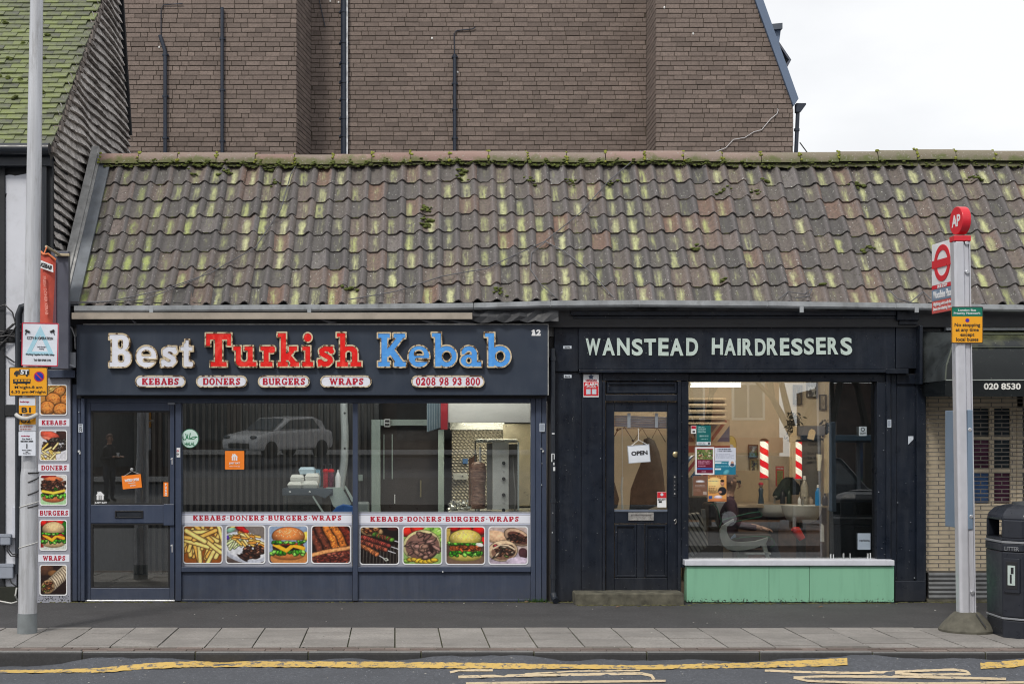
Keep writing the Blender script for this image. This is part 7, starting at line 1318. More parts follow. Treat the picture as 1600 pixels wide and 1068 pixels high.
# ---------------------------------------------------------------- people
def skin_body(name, joints, edges, mats, pick, parent, sub=2):
    me = bpy.data.meshes.new('body_cage'); me.from_pydata([j[:3] for j in joints], edges, []); o = bpy.data.objects.new('body_cage', me); COL.objects.link(o)
    s = o.modifiers.new('skin', 'SKIN'); s.use_smooth_shade = True; u = o.modifiers.new('sub', 'SUBSURF'); u.levels = sub; u.render_levels = sub
    lay = me.skin_vertices[0].data if me.skin_vertices else None
    if lay is None:
        import bmesh
        bm = bmesh.new(); bm.from_mesh(me); bm.verts.layers.skin.verify(); bm.to_mesh(me); bm.free(); lay = me.skin_vertices[0].data
    for k, j in enumerate(joints):
        r = j[3]; lay[k].radius = r if hasattr(r, '__len__') else (r, r); lay[k].use_root = (k == 0)
    dg_ = bpy.context.evaluated_depsgraph_get(); dg_.update(); out = bpy.data.meshes.new_from_object(o.evaluated_get(dg_)); bpy.data.objects.remove(o); out.name = name; out.materials.clear()
    for m in mats: out.materials.append(m)
    J = [Vector(j[:3]) for j in joints]
    for p in out.polygons: p.material_index = pick(p.center, min(range(len(J)), key=lambda k: (J[k] - p.center).length)); p.use_smooth = True
    return link(name, out, parent)
SKIN = M('skin', (.42, .24, .17), .5, 0, .08, 20); HAIRD = M('dark hair', (.02, .014, .01), .6, 0, .3, 40)
def person(lab, base, joints, edges, mats, pick, head, facing, hair=None, hairkind='short', glasses=False, extra=None):
    """joints in metres relative to base; head = index of the skull joint; facing = unit vector of the face"""
    t = thing('person', lab, 'person', base); J = [(j[0] + base[0], j[1] + base[1], j[2] + base[2], j[3]) for j in joints]; skin_body('body', J, edges, mats, pick, t)
    h = Vector(J[head][:3]); f = Vector(facing).normalized(); s = Vector((0, 0, 1)).cross(f).normalized(); u = Vector((0, 0, 1))
    b = MB(); c = h + f * .088 - u * .02; b.tube([c + u * .035 - f * .005, c + f * .018 - u * .012, c - u * .02], [.008, .016, .012], 8); b.build('nose', mats[0], t, smooth=True)
    for sg_ in (-1, 1):
        b = MB(); e_ = h + f * .078 + s * sg_ * .032 + u * .015; b.ball(e_, .011, 8, 6); b.build('eye', M('eye', (.03, .02, .02), .2), t, smooth=True); b = MB(); b.ball(h + s * sg_ * .083 - u * .012 - f * .01, (.014, .018, .032), 8, 6); b.build('ear', mats[0], t, smooth=True)
    b = MB(); m_ = h + f * .08 - u * .058; b.tube([m_ - s * .022, m_ + f * .006, m_ + s * .022], .006, 6); b.build('mouth', M('lip', (.30, .12, .10), .5), t, smooth=True)
    if hair:
        b = MB(); rows = []
        for i in range(8):
            ph_ = math.pi * .55 * i / 7; row = []
            for k in range(16):
                th = 2 * math.pi * k / 16; fx_ = math.cos(th); lim = 1.0 if fx_ < .35 else (.62 if hairkind != 'long' else .7); p_ = ph_ * lim; d = f * (math.sin(p_) * fx_ * .108) + s * (math.sin(p_) * math.sin(th) * .095) + u * (math.cos(p_) * .125); row.append(h + d - f * .008 + u * .008)
            rows.append(b.add(row))
        for a_, c_ in zip(rows, rows[1:]):
            for k in range(16): q = (k + 1) % 16; b.face((a_ + k, c_ + k, c_ + q, a_ + q))
        if hairkind == 'long':
            for sg_ in (-1, 1): b.tube([h + s * sg_ * .08 + u * .06, h + s * sg_ * .1 - u * .06 - f * .01, h + s * sg_ * .1 - u * .2 + f * .02], [.03, .04, .02], 8)
        b.build('hair', hair, t, smooth=True)
    if glasses:
        b = MB()
        for sg_ in (-1, 1):
            c = h + f * .098 + s * sg_ * .034 + u * .014; b.tube([c + (s * math.cos(q) * .026 + u * math.sin(q) * .02) for q in np.linspace(0, 2 * math.pi, 13)], .004, 5, caps=False); b.tube([c + s * sg_ * .026, h + s * sg_ * .088 + u * .01], .004, 5)
        b.build('glasses', INK, t)
    return t
def hand(J, E, w, wrist, d, up, side, r=.0105, curl=.35):
    """a palm and five bent fingers of unequal length at joint w"""
    d = Vector(d).normalized(); n = Vector(up).normalized(); s = d.cross(n).normalized() * side; P = Vector(wrist) + d * .055; J.append((*P, (.034, .018))); pi_ = len(J) - 1; E.append((w, pi_))
    for k, (o, L_) in enumerate(((-.030, .062), (-.011, .074), (.010, .078), (.030, .066))):
        a_ = P + s * o + d * .03; b_ = a_ + d * L_ * .55 - n * L_ * curl * .3; c_ = b_ + d * L_ * .35 - n * L_ * curl * .9; i = len(J); J.extend([(*a_, r), (*b_, r * .92), (*c_, r * .75)]); E.extend([(pi_, i), (i, i + 1), (i + 1, i + 2)])
    a_ = P - s * .035 - d * .015; b_ = a_ - s * .025 + d * .035 - n * .01; c_ = b_ + d * .03 - n * .012; i = len(J); J.extend([(*a_, r * 1.1), (*b_, r), (*c_, r * .8)]); E.extend([(pi_, i), (i, i + 1), (i + 1, i + 2)])
# seated customer in profile
PUR = M('plum jumper', (.055, .018, .035), .85, 0, .25, 9, .4, 60); DEN = M('grey-blue cape cloth', (.045, .055, .085), .8, 0, .3, 5, .4, 20); SHOE = M('dark shoe', (.015, .014, .016), .5)
yp_ = 1.05; bx = X(1135, yp_); J = [(0, 0, .52, (.14, .16)), (-.02, 0, .72, (.13, .16)), (.0, 0, .92, (.13, .18)), (.01, 0, 1.02, (.08, .10)), (.03, 0, 1.08, .055), (.045, 0, 1.13, (.062, .06)), (.05, 0, 1.20, (.095, .078)), (.045, 0, 1.275, (.07, .06))]; E = [(i, i + 1) for i in range(7)]
for sg_ in (-1, 1):
    i = len(J); J += [(.0, .17 * sg_, .98, .06), (.05, .21 * sg_, .74, .05), (.26, .15 * sg_, .70, .04), (.33, .13 * sg_, .70, .03)]; E += [(2, i), (i, i + 1), (i + 1, i + 2), (i + 2, i + 3)]; hand(J, E, i + 3, (.33, .13 * sg_, .70), (.9, -.1, -.1), (0, 0, 1), sg_)
    i = len(J); J += [(.06, .1 * sg_, .52, .10), (.46, .11 * sg_, .56, .075), (.54, .11 * sg_, .32, .06), (.60, .11 * sg_, .08, .05), (.74, .11 * sg_, .05, .04)]; E += [(0, i), (i, i + 1), (i + 1, i + 2), (i + 2, i + 3), (i + 3, i + 4)]
J = [(j[0], j[1], j[2] + .0, j[3]) for j in J]
def pick_seat(c, k):
    z = c.z; x = c.x - bx
    if z > 1.06 or (x > .30 and z > .62 and z < .80): return 0
    if z < .12: return 3
    return 1 if (z > .63 and x < .36) else 2
person('grey-haired seated customer in glasses and plum jumper under a grey-blue cape', (bx, yp_, .012), J, E, [SKIN, PUR, DEN, SHOE], pick_seat, 6, (1, 0, -.15), M('grey-pink hair', (.16, .10, .09), .8), 'short', True)
# ================================================================== RIGHT-HAND SHOP: awning, grille
aw = thing('awning', 'weathered dark green-black dutch canopy awning with a white phone number', 'awning', (X(1650), -.4, 2.4))
def awn_mat():
    n = NT('mossy awning vinyl'); g = n.N('ShaderNodeNewGeometry'); up = n.sep(g.outputs['Normal'])[2]; k = n.mix(n.noise(6, 5), (.006, .008, .009), (.014, .017, .018)); f = n.math('ADD', n.math('MULTIPLY', n.noise(1, 5, .65, n.co('Object', (5, 5, 1.0))), .8), n.math('MULTIPLY', up, .62)); k = n.mix(n.rng(f, .80, 1.12, 0, .7), k, (.13, .14, .07)); k = n.mix(n.math('GREATER_THAN', n.noise(60, 3), .74), k, (.4, .42, .38)); n.col(k); n.rough(.27); n.b.inputs['Specular IOR Level'].default_value = .3; n.bump(n.noise(20, 4), .15, .004); return n.m
AWN = awn_mat(); AXL, AXR = X(1441, -.1), 9.8; zt, zb = Z(516, -.1), Z(594, -.8); PR = .78
cont = [(0.0, zt)] + [(-PR * math.sin(R(a_)), zb + (zt - zb) * math.cos(R(a_))) for a_ in (28, 52, 74, 90)]
b = MB(); i0 = [b.add([(AXL + (PR - 0) * (1 if False else 0) + min(.62, .62 * (1 + p[0] / PR) if k else .62) if False else AXL + .60 * (1 - 1.0 * min(1, -p[0] / PR)) ** 1 , p[0], p[1]), (AXR, p[0], p[1])]) for k, p in enumerate(cont)]
for a_, c_ in zip(i0, i0[1:]): b.face((c_, c_ + 1, a_ + 1, a_))
b.build('front_cover', AWN, aw, smooth=25)
# left end of the canopy: gores that fan from the hinge
hx, hz = AXL - .0, zb + .02; b = MB(); e0 = b.add([(AXL + .60 * (1 - min(1, -p[0] / PR)), p[0], p[1]) for p in cont]); w0 = b.add([(AXL - .0, -.0, zt - .0), (AXL - .0, -.02, zt - .18), (AXL - .01, -.03, zb + .10), (AXL - .012, -.03, zb)])
for q in ((e0, w0, e0 + 1), (w0, w0 + 1, e0 + 1), (e0 + 1, w0 + 1, e0 + 2), (w0 + 1, w0 + 2, e0 + 2), (e0 + 2, w0 + 2, e0 + 3), (w0 + 2, w0 + 3, e0 + 3), (e0 + 3, w0 + 3, e0 + 4)): b.face(q[::-1])
b.build('end_cover', M('faded grey awning vinyl', (.045, .052, .055), .32, 0, .5, 3, .15, 15), aw, smooth=60)
PIPG = M('pale piping', (.30, .33, .31), .5)
for k in (1, 2, 4):
    p = cont[k]; x0 = AXL + .60 * (1 - min(1, -p[0] / PR)); b = MB(); b.tube([(x0, p[0] - .004, p[1] + .004), (AXR, p[0] - .004, p[1] + .004)], .006, 6); b.build('seam', PIPG if k == 4 else M('dark seam', (.05, .06, .045), .5), aw)
b = MB(); b.tube([(AXL + .60 * (1 - min(1, -p[0] / PR)), p[0] - .002, p[1] + .004) for p in cont], .009, 6); b.build('rib', M('dark seam', (.05, .06, .045), .5), aw)
b = MB(); zv = Z(619, -.8); n0 = b.add([(AXL, -.0, zb), (AXL, -PR, zb), (AXR, -PR, zb), (AXL + .02, -.0, zv + .02), (AXL, -PR, zv), (AXR, -PR, zv)]); b.face((n0 + 1, n0 + 4, n0 + 5, n0 + 2)); b.face((n0, n0 + 3, n0 + 4, n0 + 1)); b.build('valance', AWN, aw)
box_part('head_bar', GUT, aw, AXL + .25, AXR, -.10, .02, zt, zt + .055, .004)
text('020 8530 1', M('cream digits', (.66, .66, .62), .5), aw, (X(1537, -PR) + X(1604, -PR)) / 2, -PR - .002, Z(603.3, -PR), X(1604, -PR) - X(1537, -PR), .063, .03, .002)
hp('awning_box', 1437, 1442, 508, 600, -.20, .02, BLACKP, aw, .006)
rs = thing('shuttered_shopfront', 'cream shopfront behind a brick-bond roller grille under the dark awning', 'shopfront', (X(1700), 0, 0))
CRW = M('dirty cream paint', (.74, .63, .46), .6, 0, .12, 4, .05, 40, .25); gx0 = X(1447); yg = .12
box_part('fascia', BLACKP, rs, X(1437), 9.8, -.02, .08, Z(616), Z(500), 0); box_part('cream_wall', CRW, rs, gx0, X(1527), yg, yg + .06, Z(893), Z(606), .004); box_part('cream_wall', CRW, rs, X(1596), X(1606), yg, yg + .06, Z(893), Z(606), .004)
box_part('cream_head', CRW, rs, X(1527.3), 9.8, yg, yg + .06, Z(637), Z(606), .004); box_part('cream_apron', CRW, rs, X(1527.3), 9.8, yg, yg + .06, Z(893), Z(787), .004)
PB = M('dark window with blue poster', (.05, .10, .22), .15, 0, .5, 5); PMN = M('dark window with maroon poster', (.09, .03, .06), .15, 0, .5, 6); PDK = M('dark window glass', (.035, .045, .05), .1, 0, .5, 5)
for k, (a_, b_) in enumerate(((1529, 1553), (1561, 1586), (1607, 1632), (1640, 1665))):
    for j, (c_, d_) in enumerate(((638, 682), (687.5, 731), (739, 786))): box_part('window_glass', (PDK, PMN, PB)[(j + (k % 2) * (j > 0) * 2) % 3] if k < 2 else PDK, rs, X(a_), X(b_), yg + .03, yg + .05, Z(d_), Z(c_), 0)
for a_, b_ in ((1553.3, 1560.7), (1586.3, 1595.7), (1632.3, 1639.7)): box_part('mullion', CRW, rs, X(a_), X(b_), yg + .005, yg + .055, Z(787), Z(637), .003)
for c_, d_ in ((682.2, 687.3), (731.2, 738.8)):
    for a_, b_ in ((1527.3, 1553.2), (1560.8, 1586.2), (1606, 1632)): box_part('glazing_bar', CRW, rs, X(a_), X(b_), yg + .01, yg + .05, Z(d_), Z(c_), .002)
gr = thing('roller_grille', 'brick-pattern steel roller grille drawn down over the cream shopfront', 'security grille', (X(1700), .03, 0)); GRM = M('grimy steel rod', (.17, .155, .135), .5, .4, .3, 12); yr = .03
zrow = Z(893); k = 0; lk = MB()
while zrow < Z(612):
    MB().box(gx0, 9.8, yr - .004, yr + .004, zrow - .0048, zrow + .0048).build('rod', GRM, gr)
    x = gx0 + .03 + (.11 if k % 2 else 0)
    while x < 9.8: lk.box(x - .004, x + .004, yr - .004, yr + .004, zrow + .005, zrow + .038); x += .22
    zrow += .043; k += 1
lk.build('links', GRM, gr, kind='stuff'); SLT = M('grey shutter slat', (.13, .135, .14), .5, .2, .2, 6, .1, 40, .5)
for k in range(6): z0 = .03 + k * .046; MB().prism_x([(-.02, z0), (-.03, z0 + .02), (-.015, z0 + .044), (.01, z0 + .044), (.01, z0)], X(1450), 9.8).build('bottom_slat', SLT, gr)
hp('guide_channel', 1444, 1447, 612, 935, -.03, .06, BLACKM, gr, 0); t = tag(MB().tube([(X(1571), -.03, Z(933)), (X(1571), -.05, Z(933))], .02, 10).build('shutter_lock', ALU), 'round steel lock low on the roller grille beside the bus stop post', 'lock')
tag(MB().box(X(1447), 9.8, -.04, .1, -.02, .028).build('sill_stone', M('mossy concrete step', (.10, .095, .055), .95), bev=.006), 'mossy sill stone under the roller grille', 'sill')
# ================================================================== LAMP POST
def galv(name, c=(.52, .535, .57)):
    n = NT(name); v = n.noise(1, 4, .6, n.co('Object', (26, 26, 1.2))); k = n.mix(n.rng(v, .3, .7), tuple(np.array(c) * .78), tuple(np.array(c) * 1.15)); k = n.mix(n.math('MULTIPLY', n.rng(n.noise(1, 6, .7, n.co('Object', (16, 16, 2.5))), .52, .68), .55), k, (.24, .235, .23)); n.col(k); n.b.inputs['Metallic'].default_value = .25; n.rough(.4); n.bump(n.noise(80, 3), .08, .002); return n.m
GV = galv('galvanised steel'); YLP = -2.36; sL = sc_at(YLP)
lp = thing('lamp_post', 'tall silver lamp post at the left edge of the pavement', 'lamp post', (X(43, YLP), YLP, 0))
LX = lambda py: X(np.interp(py, [0, 985], [57.3, 42.6]), YLP)
b = MB(); b.tube([(LX(py), YLP, Z(py, YLP)) for py in (740, 500, 250, 0, -250, -900)], [12.6 / sL, 12.2 / sL, 11.3 / sL, 9.9 / sL, 9.2 / sL, 6 / sL], 24); b.build('shaft', GV, lp, smooth=40)
b = MB(); b.tube([(LX(py), YLP, Z(py, YLP) if py < 985 else -.02) for py in (732, 738, 746, 850, 990)], [12.7 / sL, 13.4 / sL, 14 / sL, 14.2 / sL, 14.6 / sL], 24); b.build('base_section', GV, lp, smooth=40)
b = MB(); zz = -.02; b.tube([(LX(985), YLP, -.02), (LX(960), YLP, Z(957, YLP))], [15.3 / sL, 14.8 / sL], 24); b.build('painted_foot', M('grey paint band', (.17, .19, .20), .7, 0, .2, 9), lp, smooth=40)
b = MB()
dpts = [(52, 788), (50.5, 800), (50, 840), (50.5, 872), (52.5, 884), (57, 888)]; b.tube([(X(px, YLP), YLP - .045 + .02 * (px - 50) / 7, Z(py, YLP)) for px, py in dpts], .0035, 5); b.build('access_door_edge', M('dark gap', (.06, .06, .06), .7), lp)
b = MB()
for py, rr in ((738, .0), (749, .3), (769, .25), (790, .15)):
    c = LX(py); r = 14.6 / sL; b.tube([(c + r * math.sin(t), YLP - r * math.cos(t), Z(py, YLP) + rr * .1 * (t - .8)) for t in np.linspace(.1, 1.5, 7)], .006, 5)
tag(b.build('cable_ties', M('black cable tie', (.02, .02, .022), .5), smooth=40), 'black cable ties round the lower lamp post', 'cable ties')
b = MB()
for py in (788, 851): b.tube([(LX(py) + 14.8 / sL * math.sin(t), YLP - 14.8 / sL * math.cos(t), Z(py, YLP) + .03 * math.sin(t * .8)) for t in np.linspace(-1.5, 1.6, 9)], .004, 5)
b.tube([(X(0, -.2), -.2, .03), (X(18, -.3), -.3, .02), (X(28, -.4), -.4, .05), (X(24, -.5), -.5, .12), (X(26, -.5), -.5, .2)], .008, 6)
tag(b.build('strings', M('white string', (.55, .55, .53), .7), smooth=40, kind='stuff'), 'pale string tied round the lamp post base', 'string')
YS2 = YLP - .12
def flat(x0, x1, y0, y1, yw, m, name, label=None, cat='sign', rad=.012, th=.008, par=None):
    o = MB().prism(rrect(X(x0, yw), Z(y1, yw), X(x1, yw), Z(y0, yw), rad), yw, yw + th).build(name, m, par); return tag(o, label, cat) if label else o
# CCTV board, slightly askew
t = thing('camera_sign', 'white CCTV sign with a pale blue triangle and red edge on the lamp post', 'sign', (X(62, YS2), YS2, Z(540, YS2))); A = R(-1.2); cx, cz = X(62.5, YS2), Z(538, YS2); hw, hh = 28.5 / sL, 33.5 / sL
MB().prism(rot(rrect(-hw, -hh, hw, hh, .01), cx, cz, A), YS2, YS2 + .008).build('panel', M('sign white', (.66, .70, .78), .4), t); MB().ring(rot(rrect(-hw, -hh, hw, hh, .01), cx, cz, A), rot(rrect(-hw + .009, -hh + .009, hw - .009, hh - .009, .006), cx, cz, A), YS2 - .002, YS2 - .0002).build('edge', M('sign red', (.50, .03, .06), .4), t)
tri = [(-.125, -.09), (.125, -.09), (0, .165)]; tri2 = [(-.072, -.062), (.072, -.062), (0, .085)]; MB().ring(rot(tri, cx, cz, A), rot(tri2, cx, cz, A), YS2 - .0015, YS2 - .0003).build('triangle', M('pale sky blue', (.36, .60, .72), .4), t)
text('CCTV IN OPERATION', INK, t, cx + .0, YS2 - .0016, cz + .055, .225, .024, .012, ang=A); text('Working Together for Public Safety', INK, t, cx, YS2 - .0016, cz - .088, .25, .02, .006, ang=A); text('Tel: 020 8708 5196', INK, t, cx + .02, YS2 - .0003, cz - .135, .15, .018, .02, ang=A); text('London Borough of\nRedbridge', M('grey print', (.25, .26, .3), .5), t, cx + .015, YS2 - .0003, cz - .03, .08, .035, .01, ang=A)
for sg_ in (-1, 1): b = MB(); b.tube([(cx + sg_ * .125, YS2 - .004, cz + .125), (cx + sg_ * .09, YS2 - .004, cz + .108)], .010, 6); b.tube([(cx + sg_ * .12, YS2 - .004, cz + .11), (cx + sg_ * .125, YS2 - .004, cz + .085)], .004, 5); b.build('camera_drawing', INK, t)
flat(59, 66, 569, 574, YS2 + .02, ALU, 'bracket', par=t)
# yellow restriction plate
SGY = M('sign amber', (.80, .36, .012), .4, 0, .03); t = flat(14, 74.5, 573, 618.5, YS2 - .01, SGY, 'parking_sign', 'amber no waiting sign for lorries and buses on the lamp post', 'sign', .012); yq_ = YS2 - .0102
MB().ring(rrect(X(14, yq_), Z(618.5, yq_), X(74.5, yq_), Z(573, yq_), .012), rrect(X(15.4, yq_), Z(617.1, yq_), X(73.1, yq_), Z(574.4, yq_), .008), yq_ - .001, yq_).build('border', INK, t)
text("M'night-8 am", INK, t, X(44.5, yq_), yq_, Z(605, yq_), X(66, yq_) - X(23, yq_), .030, .008); text("6.30 pm-M'night", INK, t, X(44.5, yq_), yq_, Z(612.2, yq_), X(71.3, yq_) - X(17.3, yq_), .030, .008)
MB().prism(circ(X(61, yq_), Z(588, yq_), .046), yq_ - .001, yq_).build('roundel', M('sign red', (.50, .03, .06), .4), t); MB().prism(circ(X(61, yq_), Z(588, yq_), .037), yq_ - .002, yq_ - .0012).build('roundel_field', M('sign blue', (.02, .03, .35), .4), t); MB().prism(rot([(-.037, -.005), (.037, -.005), (.037, .005), (-.037, .005)], X(61, yq_), Z(588, yq_), R(-45)), yq_ - .003, yq_ - .0022).build('roundel_bar', M('sign red', (.50, .03, .06), .4), t)
b = MB(); Q = lambda l: [(X(a_, yq_), Z(b_, yq_)) for a_, b_ in l]; b.prism(Q([(30, 585.5), (46, 585.5), (46, 576.5), (30, 576.5)]), yq_ - .001, yq_); b.prism(Q([(22, 585.5), (29.6, 585.5), (29.6, 579), (25, 579), (22, 582)]), yq_ - .001, yq_)
for px in (26, 42): b.prism(circ(X(px, yq_), Z(586.5, yq_), .0095, n=12), yq_ - .0022, yq_ - .0012)
b.build('lorry_drawing', INK, t); text('5T', WHITE, t, X(38.5, yq_), yq_ - .0012, Z(581, yq_), .07, .04, .04)
b = MB(); b.prism(Q([(20.5, 599), (47.5, 599), (48, 592), (20.5, 592)]), yq_ - .001, yq_)
for px in (26, 41): b.prism(circ(X(px, yq_), Z(599.3, yq_), .008, n=12), yq_ - .0022, yq_ - .0012)
b.build('bus_drawing', INK, t); b = MB(); [b.box(X(23 + k * 5, yq_), X(26.6 + k * 5, yq_), yq_ - .002, yq_ - .0012, Z(595.6, yq_), Z(593.3, yq_)) for k in range(5)]; b.build('bus_windows', SGY, t)
t = flat(29.5, 55.5, 620, 646, YS2 + .01, M('sign amber', (.80, .36, .012), .4), 'bay_plate', 'small amber B1 plate with white top under the amber parking sign', 'sign', .004); yw = YS2 + .0098; flat(29.8, 55.2, 620.3, 633, yw - .001, M('sign white', (.66, .70, .78), .4), 'white_top', rad=.002, th=.0008, par=t); text('Redbridge', M('sign pink', (.45, .06, .12), .4), t, X(38.5, yw), yw - .0012, Z(627.5, yw), .08, .016, .02); text('B1', INK, t, X(41, yw), yw - .0002, Z(640, yw), .08, .045, .03)
t = flat(30.5, 55.5, 650, 662.5, YS2 + .01, M('sign amber', (.80, .36, .012), .4), 'bay_plate', 'small amber O2 plate half hidden by the grey band on the lamp post', 'sign', .004); text('O2', INK, t, X(40, yw), yw - .0002, Z(656.5, yw), .085, .045, .03)
b = MB(); c = LX(650); b.tube([(c + .088 * math.sin(q), YLP - .12 - .03 * math.cos(q), Z(651 + 6 * math.cos(q) ** 2 - 3, YLP)) for q in np.linspace(-1.7, 1.7, 13)], .018, 8); tag(b.build('tape_band', M('grey foam tape', (.48, .48, .47), .7, 0, .15, 12), smooth=True), 'grey band of tape wrapped across the small amber plates on the lamp post', 'tape')
t = flat(29.5, 55.5, 663.5, 673, YS2 + .01, M('sign white', (.66, .70, .78), .4), 'bay_plate', 'narrow white plate with red lines between the small plates on the lamp post', 'sign', .003); c_ = Cv(40, 14, (.82, .84, .88)); c_.words(.05, .05, .95, .95, 2, (.6, .25, .2)); c_.build('print', PRINT, t, X(30, yw), X(55, yw), Z(672.5, yw), Z(664, yw), yw - .0005)
t = flat(29, 55.5, 674, 711.5, YS2 + .01, M('sign white', (.66, .70, .78), .4), 'bay_plate', 'white permit plate with a large figure 1 low on the lamp post', 'sign', .004); text('1', INK, t, X(42, yw), yw - .0002, Z(696.5, yw), None, .04, .03); text('Car Park 1', INK, t, X(42, yw), yw - .0002, Z(685.2, yw), .085, .013, .01); text('Redbridge', M('sign pink', (.45, .06, .12), .4), t, X(40, yw), yw - .0002, Z(680.8, yw), .075, .013, .02); text('020 8554 5000', INK, t, X(42, yw), yw - .0002, Z(689, yw), .11, .012, .03); text('Permit holders\nonly\nAt any time', INK, t, X(42, yw), yw - .0002, Z(705.5, yw), .08, .04, .0)
# hanging kebab banner and projecting sign box
pj = thing('projecting_sign', 'flat grey projecting sign box mounted beside the left end of the kebab sign', 'sign box', (X(95, -.5), -.4, 2.5)); o = MB().box(X(80, -.35), X(107, -.35), -.35, -.27, Z(576, -.35), Z(392, -.35)).build('sign_box', M('grey-blue sign face', (.085, .09, .12), .4, 0, .1, 2), pj, bev=.005)
box_part('bracket', M('worn tan metal', (.38, .32, .22), .5, .3, .2), pj, X(86, -.4), X(108, -.4), -.4, -.355, Z(400, -.4), Z(396, -.4), .003); b = MB(); b.tube([(X(72, -.75), -.75, Z(385, -.75)), (X(94, -.4), -.4, Z(399, -.4))], .014, 6); b.build('bracket_arm', M('worn tan metal', (.38, .32, .22), .5, .3, .2), pj)
MB().box(X(83, -.36), X(88, -.36), -.365, -.352, Z(536, -.35), Z(410, -.35)).build('maroon_strip', M('dim maroon print', (.12, .05, .07), .5), pj)  # narrow maroon strip down the face of the sign box
kb = thing('hanging_banner', 'faded red KEBAB banner hanging behind the lamp post', 'banner', (X(73, -.8), -.8, 2.6)); b = MB(); yv = -.8
rows = []
for k in range(9): t = k / 8; rows.append(b.add([(X(62 - 1 * t, yv), yv + .02, Z(393 + 112 * t, yv)), (X(70 - 1 * t, yv), yv - .012 - .01 * math.sin(k), Z(396 + 110 * t, yv)), (X(79 - 2.5 * t, yv), yv - .008, Z(400 + 106 * t, yv)), (X(86 - 5 * t, yv), yv + .03, Z(405 + 101 * t, yv))]))
for a_, c_ in zip(rows, rows[1:]):
    for i in range(3): b.face((c_ + i, c_ + i + 1, a_ + i + 1, a_ + i))
b.build('cloth', M('faded red banner', (.52, .075, .045), .6, 0, .15, 6), kb, smooth=True); A = R(-24); cx, cz = X(74.5, yv), Z(414, yv)
MB().prism([(cx - .068, cz + .048), (cx - .062, cz - .032), (cx + .068, cz - .078), (cx + .062, cz - .004)], yv - .045, yv - .04).build('white_patch', WHITE, kb); text('KEBAB', INK, kb, cx, yv - .0452, cz - .016, .112, .042, .05, ang=R(-19)); text('FRESH DONER KEBAB', M('pale red print', (.66, .25, .2), .5), kb, X(73, yv), yv - .04, Z(462, yv), .38, .03, .03, ang=R(-86))
b = MB(); b.tube([(X(62, yv), yv, Z(392, yv)), (X(70, yv), yv - .03, Z(398, yv)), (X(76, yv), yv - .02, Z(397, yv)), (X(87, yv), yv, Z(406, yv))], .012, 6); b.tube([(X(70, yv), yv - .03, Z(397, yv)), (X(73, -.75), -.75, Z(386, -.75))], .006, 5); b.build('cord', M('orange cord', (.62, .16, .05), .6), kb, smooth=40)
b = MB(); b.tube([(X(98, -.3), -.3, Z(566, -.3)), (X(104, -.3), -.33, Z(568, -.3)), (X(114, -.25), -.25, Z(572, -.25))], .012, 6); b.box(X(107, -.2), X(118, -.2), -.2, -.05, Z(574, -.2), Z(550, -.2)); tag(b.build('junction_bracket', M('silver bracket', (.36, .38, .42), .4, .4)), 'silver bracket and small box between the grey sign box and the kebab sign', 'bracket')
b = MB(); b.tube([(X(px, -.15), -.15, Z(py, -.15)) for px, py in ((106, 509), (112, 512), (117, 525), (118, 545))], .008, 6); tag(b.build('loose_cable', M('grey cable', (.3, .3, .31), .6), smooth=40), 'loose grey cable looping down beside the left end of the kebab sign', 'cable')
box_part('recess_panel', BLACKM, sp, X(104, -.02), X(113, -.02), -.02, .05, 0, 3.0, 0); box_part('recess_ledge', NAVY, sp, X(76, -.1), X(119, -.1), -.14, 0, Z(590, -.1), Z(578, -.1), .004); box_part('recess_panel', BLACK, sp, X(56), X(104), -.015, .05, 0, 2.6, 0)
# ================================================================== BUS STOP
YB_ = -2.24; sB = sc_at(YB_); bs = thing('bus_stop', 'silver bus stop post with angled white and red flag and AP disc', 'bus stop', (X(1510, YB_), YB_, 0))
BX = lambda py: X(np.interp(py, [370, 985], [1500.5, 1510.5]), YB_); AL2 = M('anodised aluminium', (.56, .57, .62), .36, .3, .06, 4)
def lean(mb): mb.v = [(v[0] + (BX(HY - (v[2] - CAM_H) * sB) - BX(985)), v[1], v[2]) for v in mb.v]; return mb
ztop = Z(378, YB_); cx = BX(985); b = MB(); prof = rrect(-.088, -.05, .088, .05, .045, 5); n_ = 10
for (x0, x1, nm) in ((-.076, .014, 'post'), (.017, .056, 'post_rail'), (.058, .068, 'post_rail')):
    q = MB(); pts = [(cx + x0, YB_ - .045), (cx + x0 + .02, YB_ - .062), (cx + x1 - .012, YB_ - .062), (cx + x1, YB_ - .05), (cx + x1, YB_ + .05), (cx + x0, YB_ + .05)] if nm == 'post' else [(cx + x0, YB_ - (.042 if x0 < .03 else .055)), (cx + x1, YB_ - (.042 if x0 < .03 else .055)), (cx + x1, YB_ + .05), (cx + x0, YB_ + .05)]
    for a_ in range(n_): pass
    k = len(pts); r0 = q.add([(p[0], p[1], -.01) for p in pts]); r1 = q.add([(p[0], p[1], ztop) for p in pts]); q.face(tuple(r1 + i for i in range(k)))
    for i in range(k): j = (i + 1) % k; q.face((r0 + i, r0 + j, r1 + j, r1 + i))
    lean(q).build(nm, AL2, bs, bev=.008 if nm == 'post' else .002)
TR = M('bus red', (.62, .02, .035), .35, 0, .03); TRB = M('faded bus red', (.60, .10, .09), .4); TB = M('sign slate blue', (.19, .26, .36), .4); SW_ = M('flag white', (.74, .75, .78), .35)
q = MB().box(cx - .079, cx + .071, YB_ - .066, YB_ + .055, ztop + .001, Z(369.5, YB_)); lean(q).build('red_collar', TR, bs, bev=.004)
for py in (381, 426, 671, 806, 924, 958):
    q = MB(); q.tube([(cx + .036, YB_ - .04, Z(py, YB_)), (cx + .036, YB_ - .062, Z(py, YB_))], .018, 12); lean(q).build('bolt', ALU, bs, bev=.004)
